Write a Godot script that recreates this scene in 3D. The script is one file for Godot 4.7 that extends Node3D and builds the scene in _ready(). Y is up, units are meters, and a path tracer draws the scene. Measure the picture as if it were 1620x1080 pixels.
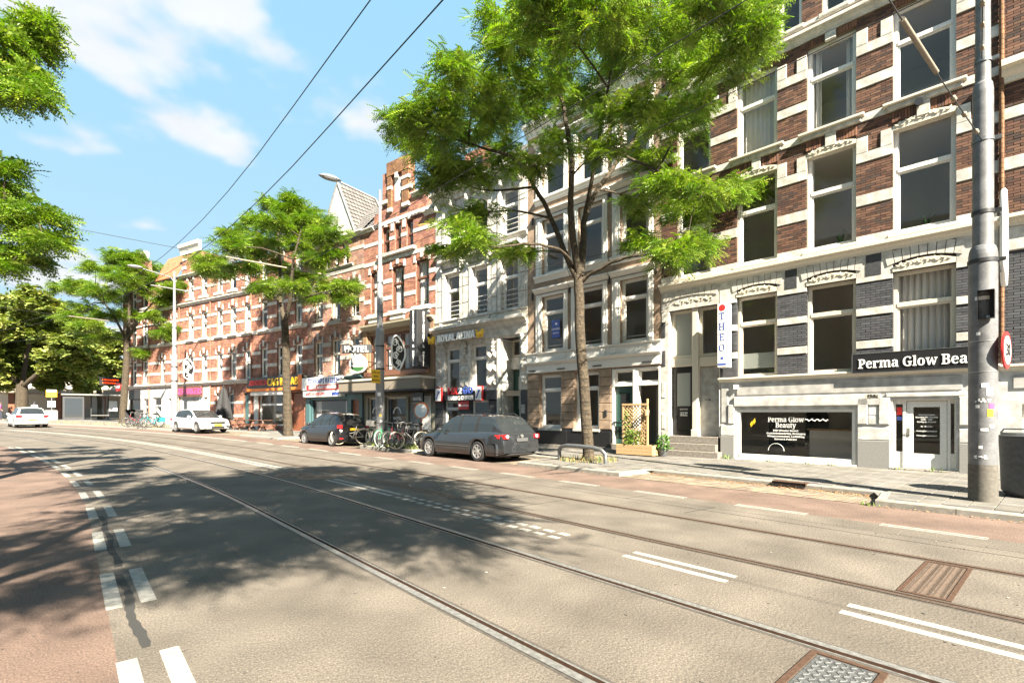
extends Node3D
# A Dutch city street in evening sun: asphalt with two tram tracks, brick houses, street trees, parked cars.
# Street coordinates: s runs along the street, d across it (metres); the street bends away after BEND.

const PSI := 0.7254
const KAPPA := 0.0108
const BEND := 8.81
const SEND := 60.0

var M := {}
var T := {}
var used := {}
var rng := RandomNumberGenerator.new()


# ---------------------------------------------------------------- mesh collecting
class MB:
	var v := PackedVector3Array()
	var n := PackedVector3Array()
	var c := PackedColorArray()
	var ix := PackedInt32Array()
	var col := Color(1, 1, 1)
	var t := Transform3D()

	func quadn(a: Vector3, b: Vector3, d: Vector3, e: Vector3, na: Vector3, nb: Vector3, nd: Vector3, ne: Vector3) -> void:
		var k := v.size()
		v.append(t * a); v.append(t * b); v.append(t * d); v.append(t * e)
		n.append((t.basis * na).normalized()); n.append((t.basis * nb).normalized()); n.append((t.basis * nd).normalized()); n.append((t.basis * ne).normalized())
		for i in 4:
			c.append(col)
		ix.append_array([k, k + 2, k + 1, k, k + 3, k + 2])

	func quad(a: Vector3, b: Vector3, d: Vector3, e: Vector3) -> void:
		var m := (b - a).cross(d - a)
		if m.length_squared() < 1e-14:
			m = (d - a).cross(e - a)
		m = m.normalized()
		quadn(a, b, d, e, m, m, m, m)

	func tri(a: Vector3, b: Vector3, d: Vector3) -> void:
		var m := (t.basis * (b - a).cross(d - a)).normalized()
		var k := v.size()
		v.append(t * a); v.append(t * b); v.append(t * d)
		for i in 3:
			n.append(m); c.append(col)
		ix.append_array([k, k + 2, k + 1])

	func box(lo: Vector3, hi: Vector3, sides := 63) -> void:
		var a := lo
		var b := Vector3(hi.x, lo.y, lo.z)
		var d := Vector3(hi.x, hi.y, lo.z)
		var e := Vector3(lo.x, hi.y, lo.z)
		var f := Vector3(lo.x, lo.y, hi.z)
		var g := Vector3(hi.x, lo.y, hi.z)
		var h := hi
		var i := Vector3(lo.x, hi.y, hi.z)
		if sides & 1: quad(f, g, h, i)
		if sides & 2: quad(b, a, e, d)
		if sides & 4: quad(g, b, d, h)
		if sides & 8: quad(a, f, i, e)
		if sides & 16: quad(i, h, d, e)
		if sides & 32: quad(a, b, g, f)

	# a box with its front edges chamfered by b
	func cbox(lo: Vector3, hi: Vector3, b := 0.01) -> void:
		var z := hi.z - b
		var o := [Vector3(lo.x, lo.y, z), Vector3(hi.x, lo.y, z), Vector3(hi.x, hi.y, z), Vector3(lo.x, hi.y, z)]
		var p := [Vector3(lo.x + b, lo.y + b, hi.z), Vector3(hi.x - b, lo.y + b, hi.z), Vector3(hi.x - b, hi.y - b, hi.z), Vector3(lo.x + b, hi.y - b, hi.z)]
		var q := [Vector3(lo.x, lo.y, lo.z), Vector3(hi.x, lo.y, lo.z), Vector3(hi.x, hi.y, lo.z), Vector3(lo.x, hi.y, lo.z)]
		quad(p[0], p[1], p[2], p[3])
		for k in 4:
			var l := (k + 1) % 4
			quad(o[k], o[l], p[l], p[k])
			quad(q[k], q[l], o[l], o[k])

	func tube(pts: Array, rad: Array, sides := 8, caps := true) -> void:
		var m := pts.size()
		if m < 2:
			return
		var ref := Vector3.UP
		var first: Vector3 = (pts[1] - pts[0]).normalized()
		if absf(first.dot(ref)) > 0.9:
			ref = Vector3.RIGHT
		var x := first.cross(ref).normalized()
		var rings := []
		var norms := []
		for k in m:
			var dir: Vector3
			if k == 0: dir = pts[1] - pts[0]
			elif k == m - 1: dir = pts[k] - pts[k - 1]
			else: dir = (pts[k + 1] - pts[k]).normalized() + (pts[k] - pts[k - 1]).normalized()
			dir = dir.normalized()
			x = (x - dir * x.dot(dir)).normalized()
			var y := dir.cross(x)
			var ring := []
			var nn := []
			for i in sides:
				var a := TAU * i / sides
				var w := x * cos(a) + y * sin(a)
				nn.append(w)
				ring.append(pts[k] + w * rad[mini(k, rad.size() - 1)])
			rings.append(ring); norms.append(nn)
		for k in m - 1:
			for i in sides:
				var j := (i + 1) % sides
				quadn(rings[k][i], rings[k][j], rings[k + 1][j], rings[k + 1][i], norms[k][i], norms[k][j], norms[k + 1][j], norms[k + 1][i])
		if caps:
			for i in range(1, sides - 1):
				tri(rings[0][0], rings[0][i + 1], rings[0][i])
				tri(rings[m - 1][0], rings[m - 1][i], rings[m - 1][i + 1])

	# profile of Vector2(radius, height) turned about y; smooth along angle, flat along the profile
	func lathe(prof: Array, sides := 16) -> void:
		for k in prof.size() - 1:
			var p: Vector2 = prof[k]
			var q: Vector2 = prof[k + 1]
			var s := Vector2(q.y - p.y, -(q.x - p.x)).normalized()
			for i in sides:
				var a := TAU * i / sides
				var b := TAU * (i + 1) / sides
				var ca := Vector3(cos(a), 0, -sin(a))
				var cb := Vector3(cos(b), 0, -sin(b))
				var na := ca * s.x + Vector3.UP * s.y
				var nb := cb * s.x + Vector3.UP * s.y
				quadn(ca * p.x + Vector3.UP * p.y, cb * p.x + Vector3.UP * p.y, cb * q.x + Vector3.UP * q.y, ca * q.x + Vector3.UP * q.y, na, nb, nb, na)

	# flat polygon (convex or not) in the xy plane given a depth range
	func prism(poly: PackedVector2Array, z0: float, z1: float) -> void:
		var p := poly
		if Geometry2D.is_polygon_clockwise(p):
			p = p.duplicate(); p.reverse()
		var tr := Geometry2D.triangulate_polygon(p)
		for k in range(0, tr.size(), 3):
			var a := p[tr[k]]; var b := p[tr[k + 1]]; var d := p[tr[k + 2]]
			if (b - a).cross(d - a) < 0:
				var sw := b; b = d; d = sw
			tri(Vector3(a.x, a.y, z1), Vector3(b.x, b.y, z1), Vector3(d.x, d.y, z1))
			tri(Vector3(a.x, a.y, z0), Vector3(d.x, d.y, z0), Vector3(b.x, b.y, z0))
		for k in p.size():
			var a := p[k]; var b := p[(k + 1) % p.size()]
			quad(Vector3(a.x, a.y, z0), Vector3(b.x, b.y, z0), Vector3(b.x, b.y, z1), Vector3(a.x, a.y, z1))

	func mesh() -> ArrayMesh:
		var am := ArrayMesh.new()
		if v.is_empty():
			return am
		var arr := []
		arr.resize(Mesh.ARRAY_MAX)
		arr[Mesh.ARRAY_VERTEX] = v
		arr[Mesh.ARRAY_NORMAL] = n
		arr[Mesh.ARRAY_COLOR] = c
		arr[Mesh.ARRAY_INDEX] = ix
		am.add_surface_from_arrays(Mesh.PRIMITIVE_TRIANGLES, arr)
		return am


func numbered(called: String) -> String:
	var k: int = used.get(called, 0)
	used[called] = k + 1
	return called if k == 0 else "%s_%03d" % [called, k]


func put(called: String, what, material: Material, parent: Node = self) -> MeshInstance3D:
	var o := MeshInstance3D.new()
	o.mesh = what.mesh() if what is MB else what
	if o.mesh is ArrayMesh and o.mesh.get_surface_count() == 0:
		print("empty mesh ", called)
	o.material_override = material
	if parent == self:
		o.name = numbered(called)
		add_child(o)
	else:
		o.name = called
		parent.add_child(o, true)
	return o


func tag(o: Node, label: String, category := "", group := "", kind := "") -> Node:
	if label: o.set_meta("label", label)
	if category: o.set_meta("category", category)
	if group: o.set_meta("group", group)
	if kind: o.set_meta("kind", kind)
	return o


func thing(called: String, label: String, category: String, at := Vector3.ZERO, turn := 0.0, group := "") -> Node3D:
	var o := Node3D.new()
	o.name = numbered(called)
	add_child(o)
	o.position = at
	o.rotation.y = turn
	tag(o, label, category, group)
	return o


func bx(lo: Vector3, hi: Vector3) -> MB:
	var m := MB.new()
	m.box(lo, hi)
	return m


func cbx(lo: Vector3, hi: Vector3, b := 0.012) -> MB:
	var m := MB.new()
	m.cbox(lo, hi, b)
	return m


func tb(pts: Array, rad: Array, sides := 8) -> MB:
	var m := MB.new()
	m.tube(pts, rad, sides)
	return m


# ---------------------------------------------------------------- the lie of the land
func rise(x: float, z: float) -> float:
	var q := -0.7 * x + 0.714 * z - 13.93
	var e := 0.0
	if q > 8.0: e = 0.0175 * (q - 4.0)
	elif q > 0.0: e = 0.0175 * q * q / 16.0
	return minf(e, 0.85)


func head(s: float) -> float:
	return PSI if s < BEND else PSI + KAPPA * (minf(s, SEND) - BEND)


func W(s: float, d: float, y := 0.0) -> Vector3:
	var x := -sin(PSI) * minf(s, BEND)
	var z := cos(PSI) * minf(s, BEND)
	if s > BEND:
		var h := head(s)
		x += (cos(h) - cos(PSI)) / KAPPA
		z += (sin(h) - sin(PSI)) / KAPPA
		if s > SEND:
			x -= sin(h) * (s - SEND)
			z += cos(h) * (s - SEND)
	var a := head(s)
	x += d * cos(a)
	z += d * sin(a)
	return Vector3(x, y + rise(x, z), -z)


func along(s: float) -> float:
	return PI / 2.0 + head(s)


# a sheet between two offsets
func strip(m: MB, s0: float, s1: float, d0: float, d1: float, y: float, step := 1.0) -> void:
	var k := maxi(1, ceili((s1 - s0) / step))
	for i in k:
		var a := lerpf(s0, s1, float(i) / k)
		var b := lerpf(s0, s1, float(i + 1) / k)
		m.quad(W(a, d1, y), W(b, d1, y), W(b, d0, y), W(a, d0, y))


# ---------------------------------------------------------------- materials
func noise_tex(freq: float, octaves: int, lo: float, hi: float, size := 512, bumps := 0.0, kind := FastNoiseLite.TYPE_SIMPLEX_SMOOTH, seed_ := 1) -> NoiseTexture2D:
	var f := FastNoiseLite.new()
	f.noise_type = kind
	f.frequency = freq
	f.fractal_octaves = octaves
	f.seed = seed_
	var x := NoiseTexture2D.new()
	x.width = size; x.height = size
	x.seamless = true
	x.noise = f
	if bumps > 0.0:
		x.as_normal_map = true
		x.bump_strength = bumps
	else:
		var g := Gradient.new()
		g.set_color(0, Color(lo, lo, lo)); g.set_color(1, Color(hi, hi, hi))
		x.color_ramp = g
	return x


func mt(key: String, c: Color, rough := 0.85, o := {}) -> StandardMaterial3D:
	var m := StandardMaterial3D.new()
	m.resource_name = key
	m.albedo_color = c.linear_to_srgb()
	m.roughness = rough
	m.metallic = o.get("metal", 0.0)
	if o.has("tex"):
		m.albedo_texture = T[o.tex]
		m.uv1_triplanar = true
		m.uv1_world_triplanar = o.get("world", false)
		m.uv1_scale = Vector3.ONE * o.get("scale", 1.0)
	if o.has("bump"):
		m.normal_enabled = true
		m.normal_texture = T[o.bump]
		m.normal_scale = o.get("depth", 0.5)
		m.uv1_triplanar = true
		m.uv1_world_triplanar = o.get("world", false)
		m.uv1_scale = Vector3.ONE * o.get("scale", 1.0)
	if o.has("coarse"):
		m.detail_enabled = true
		m.detail_albedo = T[o.coarse]
		m.detail_blend_mode = BaseMaterial3D.BLEND_MODE_MUL
		m.detail_uv_layer = BaseMaterial3D.DETAIL_UV_2
		m.uv2_triplanar = true
		m.uv2_world_triplanar = o.get("world", false)
		m.uv2_scale = Vector3.ONE * o.get("coarse_scale", 0.1)
	if o.get("vc", false):
		m.vertex_color_use_as_albedo = true
	if o.has("coat"):
		m.clearcoat_enabled = true
		m.clearcoat = o.coat
		m.clearcoat_roughness = 0.04
	if o.has("alpha"):
		m.transparency = BaseMaterial3D.TRANSPARENCY_ALPHA
		m.albedo_color.a = o.alpha
	if o.has("back"):
		m.backlight_enabled = true
		m.backlight = (o.back as Color).linear_to_srgb()
	if o.has("spec"):
		m.metallic_specular = o.spec
	M[key] = m
	return m


func brick_image() -> void:
	# distant brickwork whose bricks cannot be told apart: eight bricks by sixteen courses
	var w := 512; var h := 512
	var im := Image.create(w, h, false, Image.FORMAT_RGB8)
	var hm := Image.create(w, h, false, Image.FORMAT_RGB8)
	im.fill(Color(0.62, 0.57, 0.5)); hm.fill(Color(0.2, 0.2, 0.2))
	var r := RandomNumberGenerator.new()
	r.seed = 5
	for row in 16:
		for k in 9:
			var x := int(k * 64 + (32 if row % 2 else 0) - 32)
			var f := r.randf_range(0.72, 1.0)
			var cc := Color(f, f * r.randf_range(0.92, 1.0), f * r.randf_range(0.88, 1.0))
			im.fill_rect(Rect2i(x + 2, row * 32 + 3, 60, 27), cc)
			var g := r.randf_range(0.75, 1.0)
			hm.fill_rect(Rect2i(x + 2, row * 32 + 3, 60, 27), Color(g, g, g))
	T["brick"] = ImageTexture.create_from_image(im)
	hm.bump_map_to_normal_map(3.0)
	T["brick_n"] = ImageTexture.create_from_image(hm)


func make_materials() -> void:
	T["fine"] = noise_tex(0.05, 4, 0.80, 1.0)
	T["grain"] = noise_tex(0.28, 2, 0.48, 1.0, 1024, 0.0, FastNoiseLite.TYPE_SIMPLEX_SMOOTH, 3)
	T["coarse"] = noise_tex(0.012, 5, 0.74, 1.0, 512, 0.0, FastNoiseLite.TYPE_SIMPLEX_SMOOTH, 7)
	T["worn"] = noise_tex(0.02, 6, 0.72, 1.0, 512, 0.0, FastNoiseLite.TYPE_SIMPLEX_SMOOTH, 9)
	T["grain_n"] = noise_tex(0.2, 3, 0, 1, 512, 6.0, FastNoiseLite.TYPE_SIMPLEX_SMOOTH, 4)
	T["soft_n"] = noise_tex(0.02, 3, 0, 1, 256, 3.0, FastNoiseLite.TYPE_SIMPLEX_SMOOTH, 6)
	T["bark"] = noise_tex(0.03, 5, 0.45, 1.0, 256, 0.0, FastNoiseLite.TYPE_PERLIN, 11)
	T["bark_n"] = noise_tex(0.05, 4, 0, 1, 256, 10.0, FastNoiseLite.TYPE_PERLIN, 12)
	brick_image()
	mt("asphalt", Color(0.27, 0.232, 0.192), 0.9, {"tex": "grain", "scale": 0.24, "world": true, "coarse": "coarse", "coarse_scale": 0.13, "bump": "grain_n", "depth": 0.12})
	mt("red_asphalt", Color(0.30, 0.20, 0.158), 0.92, {"tex": "grain", "scale": 0.26, "world": true, "coarse": "coarse", "coarse_scale": 0.15, "bump": "grain_n", "depth": 0.12})
	mt("patch", Color(0.05, 0.049, 0.047), 0.85, {"tex": "grain", "scale": 0.9, "world": true, "bump": "grain_n", "depth": 0.3})
	mt("sealant", Color(0.085, 0.075, 0.066), 0.7, {"tex": "worn", "scale": 1.3, "world": true})
	mt("steel", Color(0.36, 0.36, 0.355), 0.42, {"metal": 0.55, "tex": "worn", "scale": 2.0, "world": true})
	mt("rust", Color(0.10, 0.055, 0.035), 0.75, {"metal": 0.3, "tex": "worn", "scale": 2.0, "world": true})
	mt("rusty_steel", Color(0.20, 0.15, 0.12), 0.55, {"metal": 0.5, "tex": "worn", "scale": 3.0, "world": true})
	mt("paint", Color(0.72, 0.70, 0.64), 0.8, {"tex": "worn", "scale": 1.1, "world": true, "coarse": "grain", "coarse_scale": 1.0})
	mt("tile", Color(0.225, 0.215, 0.2), 0.92, {"tex": "fine", "scale": 2.0, "world": true, "vc": true, "coarse": "coarse", "coarse_scale": 0.2})
	mt("kerb", Color(0.30, 0.285, 0.255), 0.92, {"tex": "worn", "scale": 0.7, "world": true, "vc": true})
	mt("sand", Color(0.30, 0.235, 0.16), 0.95, {"tex": "grain", "scale": 0.8, "world": true})
	mt("bay", Color(0.33, 0.275, 0.21), 0.93, {"tex": "fine", "scale": 1.5, "world": true, "vc": true, "coarse": "coarse", "coarse_scale": 0.3})
	mt("brick_geo", Color(1, 1, 1), 0.9, {"vc": true, "tex": "fine", "scale": 5.0})
	mt("mortar", Color(0.16, 0.13, 0.10), 0.95, {"tex": "fine", "scale": 3.0})
	mt("dark_mortar", Color(0.035, 0.036, 0.04), 0.8, {"tex": "fine", "scale": 3.0})
	mt("red_brick", Color(0.49, 0.245, 0.175), 0.9, {"tex": "brick", "scale": 0.55, "bump": "brick_n", "depth": 0.5, "coarse": "coarse", "coarse_scale": 0.25})
	mt("pink_brick", Color(0.50, 0.32, 0.25), 0.9, {"tex": "brick", "scale": 0.55, "bump": "brick_n", "depth": 0.5, "coarse": "coarse", "coarse_scale": 0.25})
	mt("old_brick", Color(0.33, 0.18, 0.09), 0.9, {"tex": "brick", "scale": 0.55, "bump": "brick_n", "depth": 0.5, "coarse": "worn", "coarse_scale": 0.3})
	mt("white_stone", Color(0.78, 0.75, 0.69), 0.85, {"tex": "fine", "scale": 1.2, "coarse": "coarse", "coarse_scale": 0.5})
	mt("grey_stone", Color(0.40, 0.39, 0.38), 0.85, {"tex": "worn", "scale": 0.8})
	mt("white_paint", Color(0.80, 0.78, 0.74), 0.5, {"tex": "fine", "scale": 1.0})
	mt("cream_paint", Color(0.72, 0.66, 0.55), 0.5, {"tex": "fine", "scale": 1.0})
	mt("white_stucco", Color(0.80, 0.785, 0.76), 0.85, {"tex": "fine", "scale": 3.0, "bump": "grain_n", "depth": 0.5, "coarse": "coarse", "coarse_scale": 0.4})
	mt("grey_stucco", Color(0.58, 0.57, 0.55), 0.85, {"tex": "fine", "scale": 3.0, "coarse": "coarse", "coarse_scale": 0.4})
	mt("grey_plinth", Color(0.25, 0.245, 0.235), 0.8, {"tex": "fine", "scale": 1.0})
	mt("tan_stucco", Color(0.46, 0.33, 0.235), 0.85, {"tex": "fine", "scale": 2.0, "coarse": "coarse", "coarse_scale": 0.4})
	mt("brown_stucco", Color(0.25, 0.16, 0.095), 0.8, {"tex": "fine", "scale": 2.0})
	mt("cream_stone", Color(0.80, 0.77, 0.71), 0.85, {"tex": "fine", "scale": 1.5, "coarse": "coarse", "coarse_scale": 0.4})
	mt("olive_paint", Color(0.30, 0.28, 0.21), 0.6, {"tex": "fine", "scale": 1.0})
	mt("black_paint", Color(0.018, 0.018, 0.02), 0.35, {"tex": "worn", "scale": 1.0})
	mt("charcoal", Color(0.05, 0.052, 0.058), 0.6, {"tex": "worn", "scale": 1.0})
	mt("green_door", Color(0.02, 0.06, 0.05), 0.35)
	mt("teal", Color(0.06, 0.13, 0.14), 0.5, {"tex": "fine", "scale": 1.0})
	mt("wood_dark", Color(0.16, 0.07, 0.045), 0.5, {"tex": "worn", "scale": 1.5})
	mt("wood_red", Color(0.26, 0.09, 0.045), 0.5, {"tex": "worn", "scale": 1.5})
	mt("wood_pale", Color(0.52, 0.35, 0.18), 0.75, {"tex": "worn", "scale": 2.5})
	mt("wood_grey", Color(0.28, 0.24, 0.19), 0.8, {"tex": "worn", "scale": 2.5})
	mt("blue_stone", Color(0.24, 0.215, 0.19), 0.8, {"tex": "worn", "scale": 1.0})
	mt("roof_tile", Color(0.15, 0.14, 0.135), 0.8, {"tex": "worn", "scale": 0.9, "vc": true})
	mt("orange_tile", Color(0.38, 0.14, 0.06), 0.8, {"tex": "worn", "scale": 0.9, "vc": true})
	mt("lead", Color(0.22, 0.22, 0.225), 0.6, {"tex": "worn", "scale": 0.8})
	mt("interior", Color(0.60, 0.57, 0.52), 0.95)
	mt("interior_pale", Color(0.5, 0.48, 0.44), 0.95)
	mt("curtain", Color(0.62, 0.60, 0.57), 0.95, {"back": Color(0.3, 0.3, 0.28)})
	mt("blind", Color(0.10, 0.105, 0.11), 0.5)
	mt("glass", Color(0.02, 0.025, 0.025), 0.02, {"alpha": 0.1, "spec": 0.85})
	mt("smoked_glass", Color(0.03, 0.032, 0.033), 0.03, {"alpha": 0.45})
	mt("mirror_glass", Color(0.03, 0.035, 0.04), 0.04, {"spec": 0.8})
	mt("frosted", Color(0.30, 0.32, 0.30), 0.25)
	mt("pole_grey", Color(0.21, 0.215, 0.23), 0.5, {"tex": "fine", "scale": 1.0, "coarse": "coarse", "coarse_scale": 0.6})
	mt("pole_pale", Color(0.27, 0.27, 0.28), 0.5, {"tex": "fine", "scale": 1.0})
	mt("pole_foot", Color(0.12, 0.11, 0.095), 0.8, {"tex": "worn", "scale": 1.4})
	mt("metal_dark", Color(0.035, 0.036, 0.04), 0.45, {"metal": 0.4})
	mt("metal_grey", Color(0.22, 0.23, 0.24), 0.4, {"metal": 0.6, "tex": "worn", "scale": 2.0})
	mt("galvanised", Color(0.42, 0.42, 0.41), 0.45, {"metal": 0.7, "tex": "worn", "scale": 2.0})
	mt("sign_white", Color(0.78, 0.78, 0.77), 0.45)
	mt("sign_black", Color(0.014, 0.014, 0.016), 0.35)
	mt("sign_red", Color(0.55, 0.03, 0.03), 0.4)
	mt("sign_blue", Color(0.05, 0.09, 0.35), 0.4)
	mt("sign_yellow", Color(0.75, 0.45, 0.02), 0.45)
	mt("sign_orange", Color(0.75, 0.2, 0.03), 0.45)
	mt("sign_green", Color(0.02, 0.075, 0.02), 0.45)
	mt("sign_pink", Color(0.5, 0.06, 0.2), 0.5)
	mt("bark", Color(0.15, 0.115, 0.075), 0.95, {"tex": "bark", "scale": 1.4, "bump": "bark_n", "depth": 1.2, "coarse": "worn", "coarse_scale": 0.5})
	mt("leaf", Color(1, 1, 1), 0.42, {"vc": true, "back": Color(0.6, 0.78, 0.10)})
	mt("plane_leaf", Color(1, 1, 1), 0.55, {"vc": true, "back": Color(0.6, 0.66, 0.14)})
	mt("grass", Color(1, 1, 1), 0.8, {"vc": true})
	mt("tyre", Color(0.018, 0.018, 0.019), 0.85)
	mt("rim", Color(0.55, 0.55, 0.55), 0.3, {"metal": 0.8})
	mt("lamp_red", Color(0.45, 0.015, 0.02), 0.12, {"coat": 1.0})
	mt("lamp_clear", Color(0.75, 0.75, 0.74), 0.12, {"coat": 1.0})
	mt("plate", Color(0.72, 0.48, 0.03), 0.4)
	mt("car_black_trim", Color(0.015, 0.015, 0.016), 0.6)
	mt("car_glass", Color(0.02, 0.024, 0.026), 0.03, {"spec": 0.5})
	mt("skin", Color(0.45, 0.26, 0.18), 0.6)
	mt("cloth_white", Color(0.65, 0.6, 0.58), 0.9)
	mt("cloth_dark", Color(0.03, 0.035, 0.05), 0.9)
	mt("canvas_black", Color(0.035, 0.035, 0.038), 0.85, {"tex": "worn", "scale": 2.0})
	mt("plastic_grey", Color(0.085, 0.088, 0.095), 0.55, {"tex": "worn", "scale": 1.0})
	mt("cable", Color(0.02, 0.02, 0.02), 0.6)


# ---------------------------------------------------------------- camera, sky, sun
const EXPOSURE := 5.75

func make_sky() -> ImageTexture:
	var w := 2048; var h := 1024
	var im := Image.create(w, h, false, Image.FORMAT_RGBF)
	im.fill(Color(0.16, 0.15, 0.14))
	var big := FastNoiseLite.new()
	big.seed = 41; big.frequency = 0.8; big.fractal_octaves = 3
	var fine := FastNoiseLite.new()
	fine.seed = 9; fine.frequency = 1.9; fine.fractal_octaves = 6; fine.fractal_gain = 0.52
	for j in h / 2:
		var el := (0.5 - (j + 0.5) / h) * PI
		var se := sin(el); var ce := cos(el)
		var t := pow(1.0 - se, 2.6)
		var base := Color(0.205, 0.40, 0.56).lerp(Color(0.37, 0.48, 0.54), t)
		var k := 1.0 / (se + 0.12)
		for i in w:
			var az := (i + 0.5) / w * TAU
			var x := sin(az) * ce * k; var y := cos(az) * ce * k
			var m := big.get_noise_2d(x, y) * 0.9 + fine.get_noise_2d(x * 1.0, y * 1.0) * 0.75
			var f := clampf((m - 0.19) * 2.6, 0.0, 1.0)
			f = f * f * (3.0 - 2.0 * f)
			var b := 0.54 + 0.05 * fine.get_noise_2d(x * 2.0 + 30.0, y * 2.0)
			var cl := Color(b, b, b * 1.01)
			im.set_pixel(i, j, base.lerp(cl, f * 0.85))
	return ImageTexture.create_from_image(im)


func set_stage() -> void:
	var cam := Camera3D.new()
	cam.name = "camera"
	cam.projection = Camera3D.PROJECTION_FRUSTUM
	cam.near = 0.1
	cam.far = 800.0
	cam.size = 0.1 * 1080.0 / 790.0
	cam.frustum_offset = Vector2(0.0, 0.1 * 115.0 / 790.0)
	cam.position = Vector3(0, 1.52, 0)
	add_child(cam)
	cam.current = true
	var e := Environment.new()
	e.background_mode = Environment.BG_SKY
	var sky := Sky.new()
	var sm := PanoramaSkyMaterial.new()
	sm.panorama = make_sky()
	sky.sky_material = sm
	e.sky = sky
	e.background_energy_multiplier = 1.85 / EXPOSURE
	e.tonemap_mode = Environment.TONE_MAPPER_LINEAR
	e.tonemap_exposure = EXPOSURE
	e.sdfgi_enabled = true
	e.ssao_enabled = true
	e.ssil_enabled = true
	var we := WorldEnvironment.new()
	we.environment = e
	add_child(we)
	var sun := DirectionalLight3D.new()
	sun.name = "sun"
	sun.light_color = Color(1.0, 0.955, 0.87)
	sun.light_energy = 1.6
	sun.light_angular_distance = 0.5
	sun.shadow_enabled = true
	add_child(sun)
	var el := deg_to_rad(38.0)
	sun.look_at_from_position(Vector3.ZERO, Vector3(-0.46 * cos(el), -sin(el), -0.888 * cos(el)))


# ---------------------------------------------------------------- road, rails, markings, pavements
const KERB := [[-14, 10.0], [2.2, 10.0], [2.35, 11.1], [7.2, 11.15], [7.35, 10.0], [10.8, 10.0], [10.95, 12.0], [16.2, 12.0], [16.4, 10.4], [19.9, 10.4], [20.1, 12.0], [26.0, 12.0], [26.2, 10.0], [30.0, 10.0], [30.2, 11.9], [37.5, 11.9], [37.7, 10.0], [44.0, 10.0], [90.0, 10.0]]
const RAILS := [2.228, 3.683, 5.248, 6.722]

func kerb_d(s: float) -> float:
	for k in KERB.size() - 1:
		if s <= KERB[k + 1][0]:
			return lerpf(KERB[k][1], KERB[k + 1][1], clampf((s - KERB[k][0]) / (KERB[k + 1][0] - KERB[k][0]), 0, 1))
	return 10.0


func make_ground() -> void:
	var m := MB.new()
	for i in range(-16, 16):
		for j in range(-12, 32):
			var q := []
			for c in [[0, 0], [1, 0], [1, 1], [0, 1]]:
				var x: float = (i + c[0]) * 6.0
				var z: float = (j + c[1]) * 6.0
				q.append(Vector3(x, rise(x, z) - 0.12, -z))
			m.quad(q[0], q[1], q[2], q[3])
	m.quad(Vector3(-600, -0.5, 600), Vector3(600, -0.5, 600), Vector3(600, -0.5, -600), Vector3(-600, -0.5, -600))
	tag(put("ground", m, M.sand), "", "", "", "structure")
	# carriageway between the two cycle lanes, cut for the rail grooves
	m = MB.new()
	var edge := 0.22
	for r in RAILS:
		strip(m, -22, 95, edge, r - 0.085, 0.0)
		edge = r + 0.085
	strip(m, -22, 95, edge, 8.4, 0.0)
	var road := put("road", m, M.asphalt)
	tag(road, "", "", "", "structure")
	m = MB.new()
	strip(m, -22, 95, -1.9, 0.22, 0.0)
	strip(m, -22, 95, 8.4, 10.03, 0.0)
	tag(put("cycle_lane", m, M.red_asphalt), "", "", "", "structure")
	# parking bays between the kerb build-outs
	m = MB.new()
	rng.seed = 77
	for b in [[2.2, 7.4, 11.2], [10.8, 16.4, 12.05], [19.9, 26.2, 12.05], [30.0, 37.7, 11.95]]:
		var s: float = b[0]
		while s < b[1]:
			var d := 10.03
			while d < b[2]:
				var f := rng.randf_range(0.8, 1.1)
				m.col = Color(f, f * rng.randf_range(0.9, 1.0), f * rng.randf_range(0.82, 1.0))
				var y := 0.004 + rng.randf() * 0.005
				m.quad(W(s, minf(d + 0.2, b[2]), y), W(s + 0.097, minf(d + 0.2, b[2]), y), W(s + 0.097, d, y), W(s, d, y))
				d += 0.204
			s += 0.102
		m.col = Color(0.5, 0.5, 0.5)
		strip(m, b[0], b[1], 10.03, b[2], -0.004)
	tag(put("parking_bay", m, M.bay), "", "", "", "structure")
	make_rails(road)
	make_markings(road)
	make_pavement()


func make_rails(road: Node3D) -> void:
	var what := ["tram rail closest to the broken double lane dashes, dark sealed edge", "tram rail just short of the double white centre line, polished head", "brown tram rail just past the double white centre line", "brown tram rail closest to the red cycle lane by the houses"]
	for k in 4:
		var r: float = RAILS[k]
		var root := thing("tram_rail", what[k], "rail", Vector3.ZERO, 0.0, "tram rails")
		var flip := -1.0 if k % 2 == 0 else 1.0
		var hm := MB.new(); var gm := MB.new(); var sm := MB.new()
		var i := -22.0
		while i < 95.0:
			var stp := 0.5 if i < 20 else 1.5
			var j := i + stp
			# running head on the outer side, groove towards the middle of the track
			for q in [[hm, -0.062, 0.0, 0.006, 0.006], [gm, 0.0, 0.004, 0.006, -0.035], [gm, 0.004, 0.038, -0.035, -0.035], [gm, 0.038, 0.042, -0.035, 0.003], [hm, 0.042, 0.058, 0.003, 0.003], [sm, -0.085, -0.062, 0.0015, 0.002], [sm, 0.058, 0.085, 0.002, 0.0015]]:
				var a: float = r + flip * -q[1]
				var b: float = r + flip * -q[2]
				q[0].quad(W(i, b, q[4]), W(j, b, q[4]), W(j, a, q[3]), W(i, a, q[3]))
			i = j
		put("rail_head", hm, M.steel if k < 2 else M.rusty_steel, root)
		put("groove", gm, M.rust, root)
		put("sealed_joint", sm, M.sealant, root)


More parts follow.
